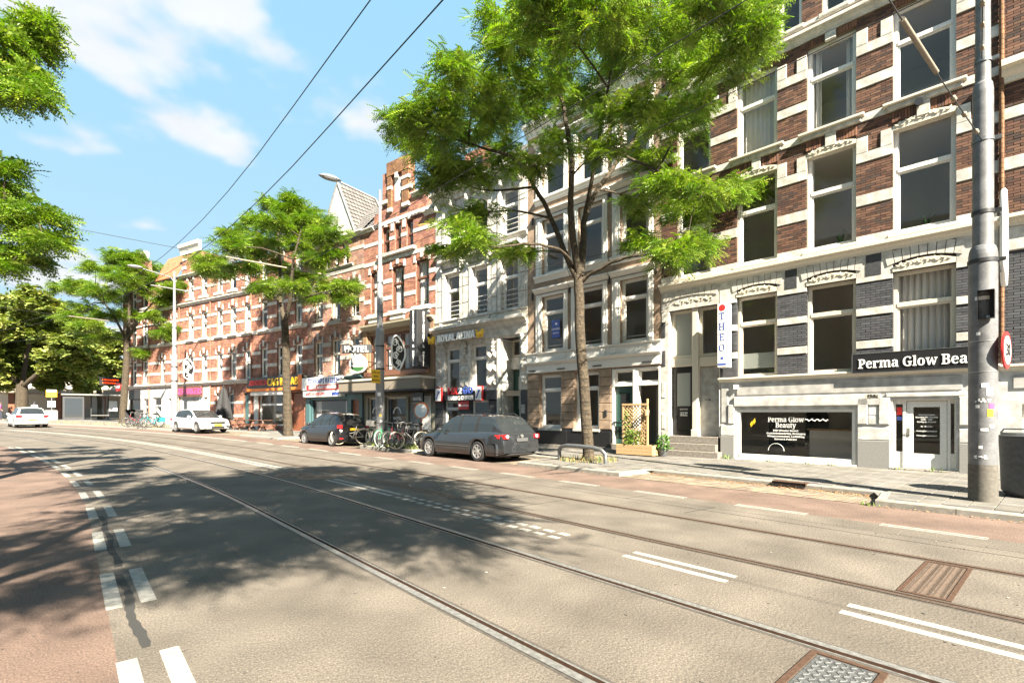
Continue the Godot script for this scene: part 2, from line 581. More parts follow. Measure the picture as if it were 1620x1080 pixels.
func mark(parent: Node, s0: float, s1: float, d0: float, d1: float, called := "lane_marking") -> void:
	var m := MB.new()
	var y := 0.004
	var k := maxi(1, ceili((s1 - s0) / 1.0))
	for i in k:
		var a := lerpf(s0, s1, float(i) / k)
		var b := lerpf(s0, s1, float(i + 1) / k)
		m.quad(W(a, d1, y), W(b, d1, y), W(b, d0, y), W(a, d0, y))
		m.quad(W(a, d0, y), W(b, d0, y), W(b, d0, -0.001), W(a, d0, -0.001))
		m.quad(W(b, d1, y), W(a, d1, y), W(a, d1, -0.001), W(b, d1, -0.001))
	m.quad(W(s0, d1, y), W(s0, d0, y), W(s0, d0, -0.001), W(s0, d1, -0.001))
	put(called, m, M.paint, parent)


func make_markings(road: Node3D) -> void:
	rng.seed = 31
	for k in 14:
		var s := -1.72 + 2.235 * k
		mark(road, s, s + 1.13, 0.21, 0.315)
		mark(road, s + 0.02, s + 1.15, 0.43, 0.535)
	for s in [-3.0, -0.95, 1.15 - 0.05, 2.08 + 0.02]:
		if s < 1.0 or s > 1.5:
			mark(road, s, s + 1.12, 4.42, 4.505)
			mark(road, s, s + 1.12, 4.61, 4.695)
	mark(road, -0.05, 1.2, 4.40, 4.49)
	mark(road, -0.05, 1.2, 4.60, 4.69)
	var s := 4.2
	while s < 8.3:
		mark(road, s, s + 0.155, 4.44, 4.53, "block_marking")
		mark(road, s + 0.02, s + 0.175, 4.64, 4.73, "block_marking")
		s += 0.262
	mark(road, 8.45, 11.4, 4.44, 4.53)
	mark(road, 8.45, 11.4, 4.64, 4.73)
	mark(road, 14.3, 46.0, 4.42, 4.52)
	mark(road, 14.3, 46.0, 4.63, 4.73)
	for k in 10:
		var q := -3.3 + 2.0 * k
		mark(road, q, q + 1.08, 8.30, 8.345)
		mark(road, q, q + 1.08, 8.405, 8.45)
	for k in 4:
		mark(road, 16.8 + 2.3 * k, 18.2 + 2.3 * k, 8.33, 8.47)
	mark(road, 26.2, 60.0, 8.32, 8.5)
	# dark crack filler along the seam of the near cycle lane
	var m := MB.new()
	var q := 4.02
	while q < 9.6:
		var w0 := 0.03 + 0.004 * sin(q * 9.0) + 0.005 * sin(q * 31.0)
		var w1 := 0.03 + 0.004 * sin((q + 0.1) * 9.0) + 0.005 * sin((q + 0.1) * 31.0)
		var c0 := 0.36 + 0.015 * sin(q * 5.0)
		var c1 := 0.36 + 0.015 * sin((q + 0.1) * 5.0)
		if not (q > 6.0 and q < 6.25):
			m.quad(W(q, c0 + w0, 0.003), W(q + 0.1, c1 + w1, 0.003), W(q + 0.1, c1 - w1, 0.003), W(q, c0 - w0, 0.003))
		q += 0.1
	put("crack_filler", m, M.patch, road)
	# transverse saw cuts and darker seams in the asphalt
	m = MB.new()
	for c in [[6.0, 4.95, 6.55], [6.6, 5.4, 6.5], [5.3, 7.5, 8.1], [3.9, 7.1, 7.9]]:
		m.quad(W(c[0], c[2], 0.002), W(c[0] + 0.018, c[2], 0.002), W(c[0] + 0.1, c[1], 0.002), W(c[0] + 0.08, c[1], 0.002))
	strip(m, -6, 11.5, 7.52, 7.535, 0.002)
	put("saw_cut", m, M.patch, road)
	# service covers
	cover(0.66, 1.02, 5.33, 6.63, "rusty ribbed steel cover between the two brown tram rails", M.rusty_steel)
	cover(0.72, 1.12, 2.32, 3.58, "grey chequered steel cover beside the polished tram rail", M.metal_grey)
	for c in [[12.75, 4.28, "round cast-iron manhole cover in the gap of the centre line beside its twin"], [11.95, 4.52, "round cast-iron manhole cover next to the broken centre line start"]]:
		var at := W(c[0], c[1], 0.0)
		var o := thing("manhole_cover", c[2], "manhole cover", at)
		var lm := MB.new()
		lm.lathe([Vector2(0.46, 0.002), Vector2(0.46, 0.007), Vector2(0.40, 0.008), Vector2(0.395, 0.004), Vector2(0.38, 0.004), Vector2(0.375, 0.008), Vector2(0.0, 0.009)], 24)
		put("lid", lm, M.rusty_steel, o)
		var km := MB.new()
		for a in 12:
			km.t = Transform3D(Basis(Vector3.UP, TAU * a / 12.0), Vector3.ZERO)
			km.box(Vector3(0.12, 0.008, -0.02), Vector3(0.33, 0.013, 0.02))
		put("raised_rib", km, M.rusty_steel, o)


func cover(s0: float, s1: float, d0: float, d1: float, label: String, mat: Material) -> void:
	var at := W((s0 + s1) / 2, (d0 + d1) / 2)
	var o := thing("service_cover", label, "cover", at, along(s0))
	var a := (s1 - s0) / 2; var b := (d1 - d0) / 2
	var f := MB.new()
	for q in [[-a, a, -b, -b + 0.035], [-a, a, b - 0.035, b], [-a, -a + 0.035, -b + 0.035, b - 0.035], [a - 0.035, a, -b + 0.035, b - 0.035]]:
		f.box(Vector3(q[0], 0.001, q[2]), Vector3(q[1], 0.009, q[3]))
	put("frame", f, M.rust, o)
	var p := MB.new()
	p.box(Vector3(-a + 0.045, -0.001, -b + 0.045), Vector3(a - 0.045, 0.005, b - 0.045))
	put("plate", p, mat, o)
	var r := MB.new()
	var k := 0
	var z := -b + 0.07
	while z < b - 0.07:
		var x := -a + 0.07
		while x < a - 0.07:
			r.t = Transform3D(Basis(Vector3.UP, 0.78 if k % 2 else -0.78), Vector3(x, 0.005, z))
			r.box(Vector3(-0.017, 0, -0.004), Vector3(0.017, 0.003, 0.004))
			k += 1
			x += 0.042
		z += 0.036
	put("tread_rib", r, mat, o)


func make_pavement() -> void:
	# bed of the pavement and its tiles
	var m := MB.new()
	var s := -14.0
	while s < 90.0:
		var st := 0.25 if s < 40.0 else 1.5
		var a := kerb_d(s) + 0.14; var b := kerb_d(s + st) + 0.14
		var y := 0.085 if s < 26.0 else 0.10
		m.quad(W(s, 18.5, y), W(s + st, 18.5, y), W(s + st, b, y), W(s, a, y))
		s += st
	var walk := put("pavement", m, M.sand if false else M.tile)
	tag(walk, "", "", "", "structure")
	rng.seed = 12
	var rest := MB.new()
	var parts := 0
	var row := 0
	s = -4.0
	while s < 26.0:
		var d := 10.2 + (0.15 if row % 2 else 0.0)
		while d < 16.2:
			var lim := maxf(maxf(kerb_d(s), kerb_d(s + 0.3)), kerb_d(s + 0.15)) + 0.16
			# tree pits stay open
			var pit: bool = (absf(s - 9.6) < 0.75 and absf(d - 11.7) < 0.75)
			if d > lim and not pit:
				var f := rng.randf_range(0.82, 1.12)
				var col := Color(f, f * rng.randf_range(0.96, 1.0), f * rng.randf_range(0.9, 1.0))
				var y := 0.1 + rng.randf_range(-0.003, 0.003)
				var near := s > 0.8 and s < 8.2 and d < 14.9 and parts < 300
				var t: MB = MB.new() if near else rest
				t.col = col
				var g := 0.004
				var p := [Vector2(s + g, d + g), Vector2(s + 0.3 - g, d + g), Vector2(s + 0.3 - g, d + 0.3 - g), Vector2(s + g, d + 0.3 - g)]
				var e := 0.005
				var qv := [Vector2(s + g + e, d + g + e), Vector2(s + 0.3 - g - e, d + g + e), Vector2(s + 0.3 - g - e, d + 0.3 - g - e), Vector2(s + g + e, d + 0.3 - g - e)]
				t.quad(W(qv[3].x, qv[3].y, y), W(qv[2].x, qv[2].y, y), W(qv[1].x, qv[1].y, y), W(qv[0].x, qv[0].y, y))
				for k in 4:
					var l := (k + 1) % 4
					t.quad(W(qv[k].x, qv[k].y, y), W(qv[l].x, qv[l].y, y), W(p[l].x, p[l].y, y - 0.012), W(p[k].x, p[k].y, y - 0.012))
				if near:
					put("tile", t, M.tile, walk)
					parts += 1
			d += 0.3
		row += 1
		s += 0.3
	tag(put("paving_tiles", rest, M.tile, walk), "", "", "", "stuff")
	# kerbstones, one by one along the line of the kerb
	var kerb := Node3D.new()
	kerb.name = "kerb"
	add_child(kerb)
	tag(kerb, "", "", "", "structure")
	rng.seed = 5
	for k in KERB.size() - 1:
		var p0 := Vector2(KERB[k][0], KERB[k][1]); var p1 := Vector2(KERB[k + 1][0], KERB[k + 1][1])
		var cnt := maxi(1, int(round((p1 - p0).length() / (1.0 if p1.x < 45 else 6.0))))
		var nrm := Vector2(-(p1 - p0).y, (p1 - p0).x).normalized()
		for i in cnt:
			var a := p0.lerp(p1, float(i) / cnt); var b := p0.lerp(p1, float(i + 1) / cnt)
			var u := (b - a).normalized() * 0.004
			a += u; b -= u
			var kb := MB.new()
			var f := rng.randf_range(0.85, 1.1)
			kb.col = Color(f, f, f)
			var h := 0.108 + rng.randf_range(-0.003, 0.003)
			var y0 := -0.05
			var n1 := nrm * 0.02; var n2 := nrm * 0.15
			var A := W(a.x, a.y, y0); var B := W(b.x, b.y, y0)
			var A1 := W(a.x, a.y, h - 0.02); var B1 := W(b.x, b.y, h - 0.02)
			var A2 := W(a.x + n1.x, a.y + n1.y, h); var B2 := W(b.x + n1.x, b.y + n1.y, h)
			var A3 := W(a.x + n2.x, a.y + n2.y, h); var B3 := W(b.x + n2.x, b.y + n2.y, h)
			kb.quad(B, A, A1, B1)
			kb.quad(B1, A1, A2, B2)
			kb.quad(B2, A2, A3, B3)
			kb.quad(A, A3, A2, A1)
			kb.quad(B, B1, B2, B3)
			put("kerbstone", kb, M.kerb, kerb)
	# the pavement on the side of the street behind the picture
	m = MB.new()
	strip(m, -22, 70, -9.0, -1.9, 0.1)
	var i := -22.0
	while i < 70:
		m.quad(W(i, -1.9, 0.1), W(i + 1, -1.9, 0.1), W(i + 1, -1.9, -0.05), W(i, -1.9, -0.05))
		i += 1.0
	tag(put("near_pavement", m, M.tile), "", "", "", "structure")


# ---------------------------------------------------------------- parts of houses (x along the front, y up, z out to the street)
func wall(parent: Node, called: String, mat: Material, x0: float, x1: float, y0: float, y1: float, holes := [], z := 0.0, depth := 0.24) -> MeshInstance3D:
	var m := MB.new()
	var xs := [x0, x1]; var ys := [y0, y1]
	for h in holes:
		for q in [h[0], h[1]]:
			if q > x0 and q < x1 and not xs.has(q): xs.append(q)
		for q in [h[2], h[3]]:
			if q > y0 and q < y1 and not ys.has(q): ys.append(q)
	xs.sort(); ys.sort()
	for j in ys.size() - 1:
		var run := -1
		for i in xs.size():
			var open := i == xs.size() - 1
			if not open:
				var cx: float = (xs[i] + xs[i + 1]) / 2; var cy: float = (ys[j] + ys[j + 1]) / 2
				for h in holes:
					if cx > h[0] and cx < h[1] and cy > h[2] and cy < h[3]:
						open = true
						break
			if open and run >= 0:
				m.quad(Vector3(xs[run], ys[j], z), Vector3(xs[i], ys[j], z), Vector3(xs[i], ys[j + 1], z), Vector3(xs[run], ys[j + 1], z))
				run = -1
			elif not open and run < 0:
				run = i
	for h in holes:
		var a: float = maxf(h[0], x0); var b: float = minf(h[1], x1)
		var c: float = maxf(h[2], y0); var e: float = minf(h[3], y1)
		if a >= b or c >= e: continue
		var k := z - depth
		m.quad(Vector3(a, c, z), Vector3(b, c, z), Vector3(b, c, k), Vector3(a, c, k))
		m.quad(Vector3(a, e, k), Vector3(b, e, k), Vector3(b, e, z), Vector3(a, e, z))
		m.quad(Vector3(a, c, z), Vector3(a, c, k), Vector3(a, e, k), Vector3(a, e, z))
		m.quad(Vector3(b, c, k), Vector3(b, c, z), Vector3(b, e, z), Vector3(b, e, k))
	return put(called, m, mat, parent)


func gaps(x0: float, x1: float, y0: float, y1: float, holes: Array) -> Array:
	var cuts := []
	for h in holes:
		if h[2] < y1 - 0.001 and h[3] > y0 + 0.001 and h[1] > x0 and h[0] < x1:
			cuts.append([h[0], h[1]])
	cuts.sort_custom(func(a, b): return a[0] < b[0])
	var out := []
	var at := x0
	for c in cuts:
		if c[0] > at + 0.01: out.append([at, c[0]])
		at = maxf(at, c[1])
	if at < x1 - 0.01: out.append([at, x1])
	return out


func band(parent: Node, x0: float, x1: float, y0: float, y1: float, holes := [], mat: Material = null, proud := 0.025, called := "stone_band") -> void:
	for g in gaps(x0, x1, y0, y1, holes):
		put(called, cbx(Vector3(g[0], y0, -0.05), Vector3(g[1], y1, proud), 0.006), mat if mat else M.white_stone, parent)


# a projecting moulding: profile steps from wall to lip
func cornice(parent: Node, x0: float, x1: float, y0: float, y1: float, out: float, mat: Material, called := "cornice") -> void:
	var m := MB.new()
	var h := y1 - y0
	var pts := [Vector2(0.0, y0), Vector2(out * 0.25, y0), Vector2(out * 0.3, y0 + h * 0.25), Vector2(out * 0.55, y0 + h * 0.45), Vector2(out * 0.62, y0 + h * 0.62), Vector2(out, y0 + h * 0.68), Vector2(out, y1 - h * 0.06), Vector2(out - 0.015, y1), Vector2(-0.02, y1)]
	for k in pts.size() - 1:
		var a: Vector2 = pts[k]; var b: Vector2 = pts[k + 1]
		m.quad(Vector3(x0, a.y, a.x), Vector3(x1, a.y, a.x), Vector3(x1, b.y, b.x), Vector3(x0, b.y, b.x))
	var poly := PackedVector2Array(pts)
	var tr := Geometry2D.triangulate_polygon(poly)
	for k in range(0, tr.size(), 3):
		var a := poly[tr[k]]; var b := poly[tr[k + 1]]; var c := poly[tr[k + 2]]
		m.tri(Vector3(x1, a.y, a.x), Vector3(x1, b.y, b.x), Vector3(x1, c.y, c.x))
		m.tri(Vector3(x0, a.y, a.x), Vector3(x0, c.y, c.x), Vector3(x0, b.y, b.x))
	put(called, m, mat, parent)


func bricks(parent: Node, x0: float, x1: float, y0: float, y1: float, holes: Array, tones: Array, parts_from := 99.0, quota := [0], z := 0.0) -> void:
	# real bricks in stretcher bond; those right of parts_from become parts of their own until the quota is used up
	var rest := MB.new()
	var course := 0
	var y := y0
	while y < y1 - 0.02:
		var top := minf(y + 0.055, y1)
		for g in gaps(x0, x1, y, top, holes):
			var x: float = g[0] - (0.11 if course % 2 else 0.0)
			while x < g[1]:
				var a := maxf(x, g[0]); var b := minf(x + 0.21, g[1])
				if b - a > 0.025:
					var tone: Color = tones[rng.randi() % tones.size()]
					var f := rng.randf_range(0.75, 1.2)
					var p := rng.randf_range(0.002, 0.009) + z
					var single: bool = a >= parts_from and quota[0] > 0
					var m: MB = MB.new() if single else rest
					m.col = Color(tone.r * f, tone.g * f, tone.b * f)
					m.box(Vector3(a, y, z - 0.012), Vector3(b, top, p), 1 | 4 | 8 | 16 | 32)
					if single:
						quota[0] -= 1
						put("brick", m, M.brick_geo, parent)
				x += 0.22
		y += 0.065
		course += 1
	if not rest.v.is_empty():
		tag(put("brickwork", rest, M.brick_geo, parent), "", "", "", "stuff")


func window(parent: Node, x0: float, x1: float, y0: float, y1: float, o := {}) -> MeshInstance3D:
	var fm: Material = o.get("frame", M.white_paint)
	var z: float = o.get("z", -0.12)
	var fw: float = o.get("fw", 0.065)
	var tr: float = o.get("transom", 0.68)
	var glass: Material = o.get("glass", M.glass)
	var m := MB.new()
	m.box(Vector3(x0, y0, z - 0.08), Vector3(x0 + fw, y1, z))
	m.box(Vector3(x1 - fw, y0, z - 0.08), Vector3(x1, y1, z))
	m.box(Vector3(x0 + fw, y1 - fw, z - 0.08), Vector3(x1 - fw, y1, z))
	m.box(Vector3(x0 + fw, y0, z - 0.08), Vector3(x1 - fw, y0 + fw, z + 0.004))
	var f := put("window", m, fm, parent)
	var lights := []
	if tr > 0.0:
		var yt := lerpf(y0, y1, tr)
		put("transom", bx(Vector3(x0 + fw, yt - 0.05, z - 0.08), Vector3(x1 - fw, yt + 0.05, z + 0.012)), fm, f)
		lights = [[y0 + fw, yt - 0.05, 0.045], [yt + 0.05, y1 - fw, 0.02]]
	else:
		lights = [[y0 + fw, y1 - fw, 0.04]]
	for l in lights:
		var a := x0 + fw; var b := x1 - fw; var w: float = l[2]
		var s := MB.new()
		s.box(Vector3(a, l[0], z - 0.075), Vector3(a + w, l[1], z - 0.025))
		s.box(Vector3(b - w, l[0], z - 0.075), Vector3(b, l[1], z - 0.025))
		s.box(Vector3(a + w, l[1] - w, z - 0.075), Vector3(b - w, l[1], z - 0.025))
		s.box(Vector3(a + w, l[0], z - 0.075), Vector3(b - w, l[0] + w, z - 0.025))
		put("sash", s, fm, f)
		var p := MB.new()
		p.quad(Vector3(a + w, l[0] + w, z - 0.055), Vector3(b - w, l[0] + w, z - 0.055), Vector3(b - w, l[1] - w, z - 0.055), Vector3(a + w, l[1] - w, z - 0.055))
		put("pane", p, glass, f)
	var cur: float = o.get("curtain", 0.0)
	if cur > 0.0:
		for q in ([[x0 + 0.03, lerpf(x0, x1, cur / 2)], [lerpf(x1, x0, cur / 2), x1 - 0.03]] if cur < 1.0 else [[x0 + 0.03, x1 - 0.03]]):
			var c := MB.new()
			var k := maxi(6, int((q[1] - q[0]) / 0.02))
			var ph := rng.randf() * 6.0
			for i in k:
				var a := lerpf(q[0], q[1], float(i) / k); var b := lerpf(q[0], q[1], float(i + 1) / k)
				var za := z - 0.22 + 0.035 * sin(a * 46.0 + ph) + 0.015 * sin(a * 91.0)
				var zb := z - 0.22 + 0.035 * sin(b * 46.0 + ph) + 0.015 * sin(b * 91.0)
				c.quad(Vector3(a, y0 + 0.03, za), Vector3(b, y0 + 0.03, zb), Vector3(b, y1 - 0.03, zb), Vector3(a, y1 - 0.03, za))
			put("curtain", c, o.get("cloth", M.curtain), f)
	if o.has("sill"):
		put("sill", cbx(Vector3(x0 - 0.06, y0 - o.get("sill_h", 0.1), -0.1), Vector3(x1 + 0.06, y0 - 0.002, o.sill), 0.012), o.get("sill_mat", M.white_stone), f)
	if o.has("bars"):
		var bm := MB.new()
		for k in o.bars:
			var yy: float = y0 + 0.22 + 0.22 * k
			bm.tube([Vector3(x0 - 0.02, yy, 0.03), Vector3(x1 + 0.02, yy, 0.03)], [0.013], 6)
		put("guard_rail", bm, o.get("bar_mat", M.white_paint), f)
	return f


# segmental brick arch over a window with white keystone and springers
func arch(parent: Node, x0: float, x1: float, y: float, up: float, brick: Material, o := {}) -> void:
	var th: float = o.get("thick", 0.24)
	var cnt := 10
	var m := MB.new()
	var proud := 0.03
	for i in cnt:
		var a := float(i) / cnt; var b := float(i + 1) / cnt
		var xa := lerpf(x0, x1, a); var xb := lerpf(x0, x1, b)
		var ya := y + up * (1.0 - pow(2 * a - 1, 2)); var yb := y + up * (1.0 - pow(2 * b - 1, 2))
		var e := 0.012
		var q := [Vector3(xa + e, ya, proud), Vector3(xb - e, yb, proud), Vector3(xb - e + (b - 0.5) * 0.1, yb + th, proud), Vector3(xa + e + (a - 0.5) * 0.1, ya + th, proud)]
		m.quad(q[0], q[1], q[2], q[3])
		var bk := Vector3(0, 0, -0.06)
		m.quad(q[0] + bk, q[1] + bk, q[1], q[0])
		m.quad(q[3], q[2], q[2] + bk, q[3] + bk)
		m.quad(q[1], q[1] + bk, q[2] + bk, q[2])
		m.quad(q[0] + bk, q[0], q[3], q[3] + bk)
	put("arch", m, brick, parent)
	# carved head piece under the arch
	var t := MB.new()
	for i in cnt:
		var a := float(i) / cnt; var b := float(i + 1) / cnt
		var ya := y + up * (1.0 - pow(2 * a - 1, 2)); var yb := y + up * (1.0 - pow(2 * b - 1, 2))
		t.quad(Vector3(lerpf(x0, x1, a), y - 0.02, -0.06), Vector3(lerpf(x0, x1, b), y - 0.02, -0.06), Vector3(lerpf(x0, x1, b), yb + 0.01, -0.06), Vector3(lerpf(x0, x1, a), ya + 0.01, -0.06))
	t.quad(Vector3(x0, y - 0.02, -0.14), Vector3(x1, y - 0.02, -0.14), Vector3(x1, y - 0.02, -0.06), Vector3(x0, y - 0.02, -0.06))
	put("head_piece", t, o.get("head", M.cream_paint), parent)
	var km: Material = o.get("stone", M.white_stone)
	var kw: float = o.get("key", 0.12)
	var xc := (x0 + x1) / 2
	var kp := PackedVector2Array([Vector2(xc - kw * 0.8, y + up - 0.05), Vector2(xc + kw * 0.8, y + up - 0.05), Vector2(xc + kw, y + up + th + 0.14), Vector2(xc - kw, y + up + th + 0.14)])
	var kb := MB.new()
	kb.prism(kp, -0.05, 0.06)
	put("keystone", kb, km, parent)
	var sw: float = o.get("spring", 0.17)
	for sd in [[x0 - sw * 0.75, x0 + sw * 0.25], [x1 - sw * 0.25, x1 + sw * 0.75]]:
		var sp := MB.new()
		sp.prism(PackedVector2Array([Vector2(sd[0], y - 0.12), Vector2(sd[1], y - 0.12), Vector2(sd[1] - 0.02, y + th * 0.85), Vector2((sd[0] + sd[1]) / 2, y + th * 1.15), Vector2(sd[0] + 0.02, y + th * 0.85)]), -0.05, 0.055)
		put("springer", sp, km, parent)


func shell(parent: Node, w: float, y0: float, y1: float, floors: Array, depth_ := 6.0) -> void:
	var m := MB.new()
	var depth := minf(depth_, 3.6)
	var z := -0.26
	m.quad(Vector3(0, y0, -depth), Vector3(w, y0, -depth), Vector3(w, y1, -depth), Vector3(0, y1, -depth))
	m.quad(Vector3(0.01, y0, z), Vector3(0.01, y0, -depth), Vector3(0.01, y1, -depth), Vector3(0.01, y1, z))
	m.quad(Vector3(w - 0.01, y0, -depth), Vector3(w - 0.01, y0, z), Vector3(w - 0.01, y1, z), Vector3(w - 0.01, y1, -depth))
	for f in floors:
		m.box(Vector3(0.02, f - 0.12, -depth + 0.01), Vector3(w - 0.02, f + 0.1, z))
	m.quad(Vector3(0, y1, z), Vector3(w, y1, z), Vector3(w, y1, -depth), Vector3(0, y1, -depth))
	put("interior", m, M.interior, parent)
	# outer back and gable walls
	var b := MB.new()
	b.quad(Vector3(w, y0, -depth - 0.3), Vector3(0, y0, -depth - 0.3), Vector3(0, y1, -depth - 0.3), Vector3(w, y1, -depth - 0.3))
	b.quad(Vector3(w, y0, 0), Vector3(w, y0, -depth - 0.3), Vector3(w, y1, -depth - 0.3), Vector3(w, y1, 0))
	b.quad(Vector3(0, y0, -depth - 0.3), Vector3(0, y0, 0), Vector3(0, y1, 0), Vector3(0, y1, -depth - 0.3))
	put("side_walls", b, M.old_brick, parent)


func roof_slope(parent: Node, x0: float, x1: float, y0: float, z0: float, y1: float, z1: float, mat: Material, called := "roof") -> void:
	# tiled slope: overlapping courses, each tile with its own curve and tone, joined course by course
	var m := MB.new()
	var len_ := Vector2(y1 - y0, z1 - z0).length()
	var rows := int(len_ / 0.32)
	var cols := int((x1 - x0) / 0.24)
	for j in rows:
		var a := float(j) / rows; var b := float(j + 1.12) / rows
		for i in cols:
			var f := rng.randf_range(0.75, 1.1)
			m.col = Color(f, f, f)
			var xa := lerpf(x0, x1, float(i) / cols); var xb := lerpf(x0, x1, float(i + 1) / cols)
			var up := 0.045
			var p := Vector3(xa, lerpf(y0, y1, a) + up, lerpf(z0, z1, a)); var q := Vector3(xb, lerpf(y0, y1, a) + up, lerpf(z0, z1, a))
			var r := Vector3(xb, lerpf(y0, y1, b), lerpf(z0, z1, b)); var s := Vector3(xa, lerpf(y0, y1, b), lerpf(z0, z1, b))
			var mid := Vector3(0, 0.04, 0.02)
			m.quad(p, (p + q) / 2 + mid, (r + s) / 2 + mid, s)
			m.quad((p + q) / 2 + mid, q, r, (r + s) / 2 + mid)
			m.quad(p - Vector3(0, up, 0), q - Vector3(0, up, 0), q, p)
	var o := put(called, m, mat, parent)
	o.set_meta("kind", "stuff")


func roof_quad(parent: Node, a: Vector3, b: Vector3, c: Vector3, d: Vector3, rows: int, cols: int, mat: Material, called := "roof") -> void:
	# tiled slope between four corners: a-b eaves, d-c ridge
	var m := MB.new()
	var up := (b - a).cross(d - a).normalized()
	if up.y < 0: up = -up
	for j in rows:
		for i in cols:
			var f := rng.randf_range(0.75, 1.1)
			m.col = Color(f, f, f)
			var P := func(u: float, v: float) -> Vector3: return a.lerp(b, u).lerp(d.lerp(c, u), v)
			var p: Vector3 = P.call(float(i) / cols, float(j) / rows) + up * 0.05
			var q: Vector3 = P.call(float(i + 1) / cols, float(j) / rows) + up * 0.05
			var r: Vector3 = P.call(float(i + 1) / cols, float(j + 1.1) / rows)
			var s: Vector3 = P.call(float(i) / cols, float(j + 1.1) / rows)
			m.quad(p, (p + q) / 2 + up * 0.045, (r + s) / 2 + up * 0.045, s)
			m.quad((p + q) / 2 + up * 0.045, q, r, (r + s) / 2 + up * 0.045)
			m.quad(p - up * 0.05, q - up * 0.05, q, p)
	put(called, m, mat, parent).set_meta("kind", "stuff")


var fonts := {}

func letters(parent: Node, called: String, text: String, mat: Material, tall: float, at: Vector3, o := {}) -> MeshInstance3D:
	var key: String = o.get("font", "Droid Sans")
	var bold: int = o.get("bold", 700)
	if not fonts.has(key + str(bold)):
		var sf := SystemFont.new()
		sf.font_names = PackedStringArray([key])
		sf.font_weight = bold
		fonts[key + str(bold)] = sf
	var t := TextMesh.new()
	t.text = text
	t.font = fonts[key + str(bold)]
	t.font_size = 48
	t.pixel_size = tall / 48.0 * 1.38
	t.depth = o.get("depth", 0.02)
	t.curve_step = 2.0
	if o.get("left", false):
		t.horizontal_alignment = HORIZONTAL_ALIGNMENT_LEFT
	t.vertical_alignment = VERTICAL_ALIGNMENT_CENTER
	var m := put(called, t, mat, parent)
	m.position = at
	m.rotation.y = o.get("turn", 0.0)
	if o.has("squeeze"):
		m.scale = Vector3(o.squeeze, 1, 1)
	if o.has("tilt"):
		m.rotation.z = o.tilt
	return m


# a frame in which a house front stands: origin at its west end, x to the east
func front(called: String, label: String, x: float, z: float, yaw: float) -> Node3D:
	return thing(called, label, "house", Vector3(x, 0, -z), deg_to_rad(yaw) - PI / 2)


# ---------------------------------------------------------------- the house with the beauty shop
var houseA: Node3D
var houseB: Node3D
var houseC: Node3D
var houseD: Node3D
var houseE: Node3D
var houseF1: Node3D
var houseF2: Node3D
var houseF3: Node3D
var houseF4: Node3D
var houseF5: Node3D

const BROWN := [Color(0.14, 0.07, 0.047), Color(0.095, 0.05, 0.036), Color(0.18, 0.098, 0.066), Color(0.07, 0.045, 0.038), Color(0.155, 0.08, 0.053)]
const PAINTED := [Color(0.075, 0.078, 0.088), Color(0.068, 0.07, 0.08), Color(0.083, 0.085, 0.095)]

func door_panel(parent: Node, called: String, mat: Material, x0: float, x1: float, y0: float, y1: float, z: float, panels: Array) -> MeshInstance3D:
	# leaf with sunk panels: [x0, x1, y0, y1] fractions
	var holes := []
	for p in panels:
		holes.append([lerpf(x0, x1, p[0]), lerpf(x0, x1, p[1]), lerpf(y0, y1, p[2]), lerpf(y0, y1, p[3])])
	var d := wall(parent, called, mat, x0, x1, y0, y1, holes, z, 0.025)
	for h in holes:
		put("panel", cbx(Vector3(h[0] + 0.02, h[2] + 0.02, z - 0.04), Vector3(h[1] - 0.02, h[3] - 0.02, z - 0.01), 0.012), mat, d)
		put("panel_bed", bx(Vector3(h[0], h[2], z - 0.06), Vector3(h[1], h[3], z - 0.025)), mat, d)
	return d


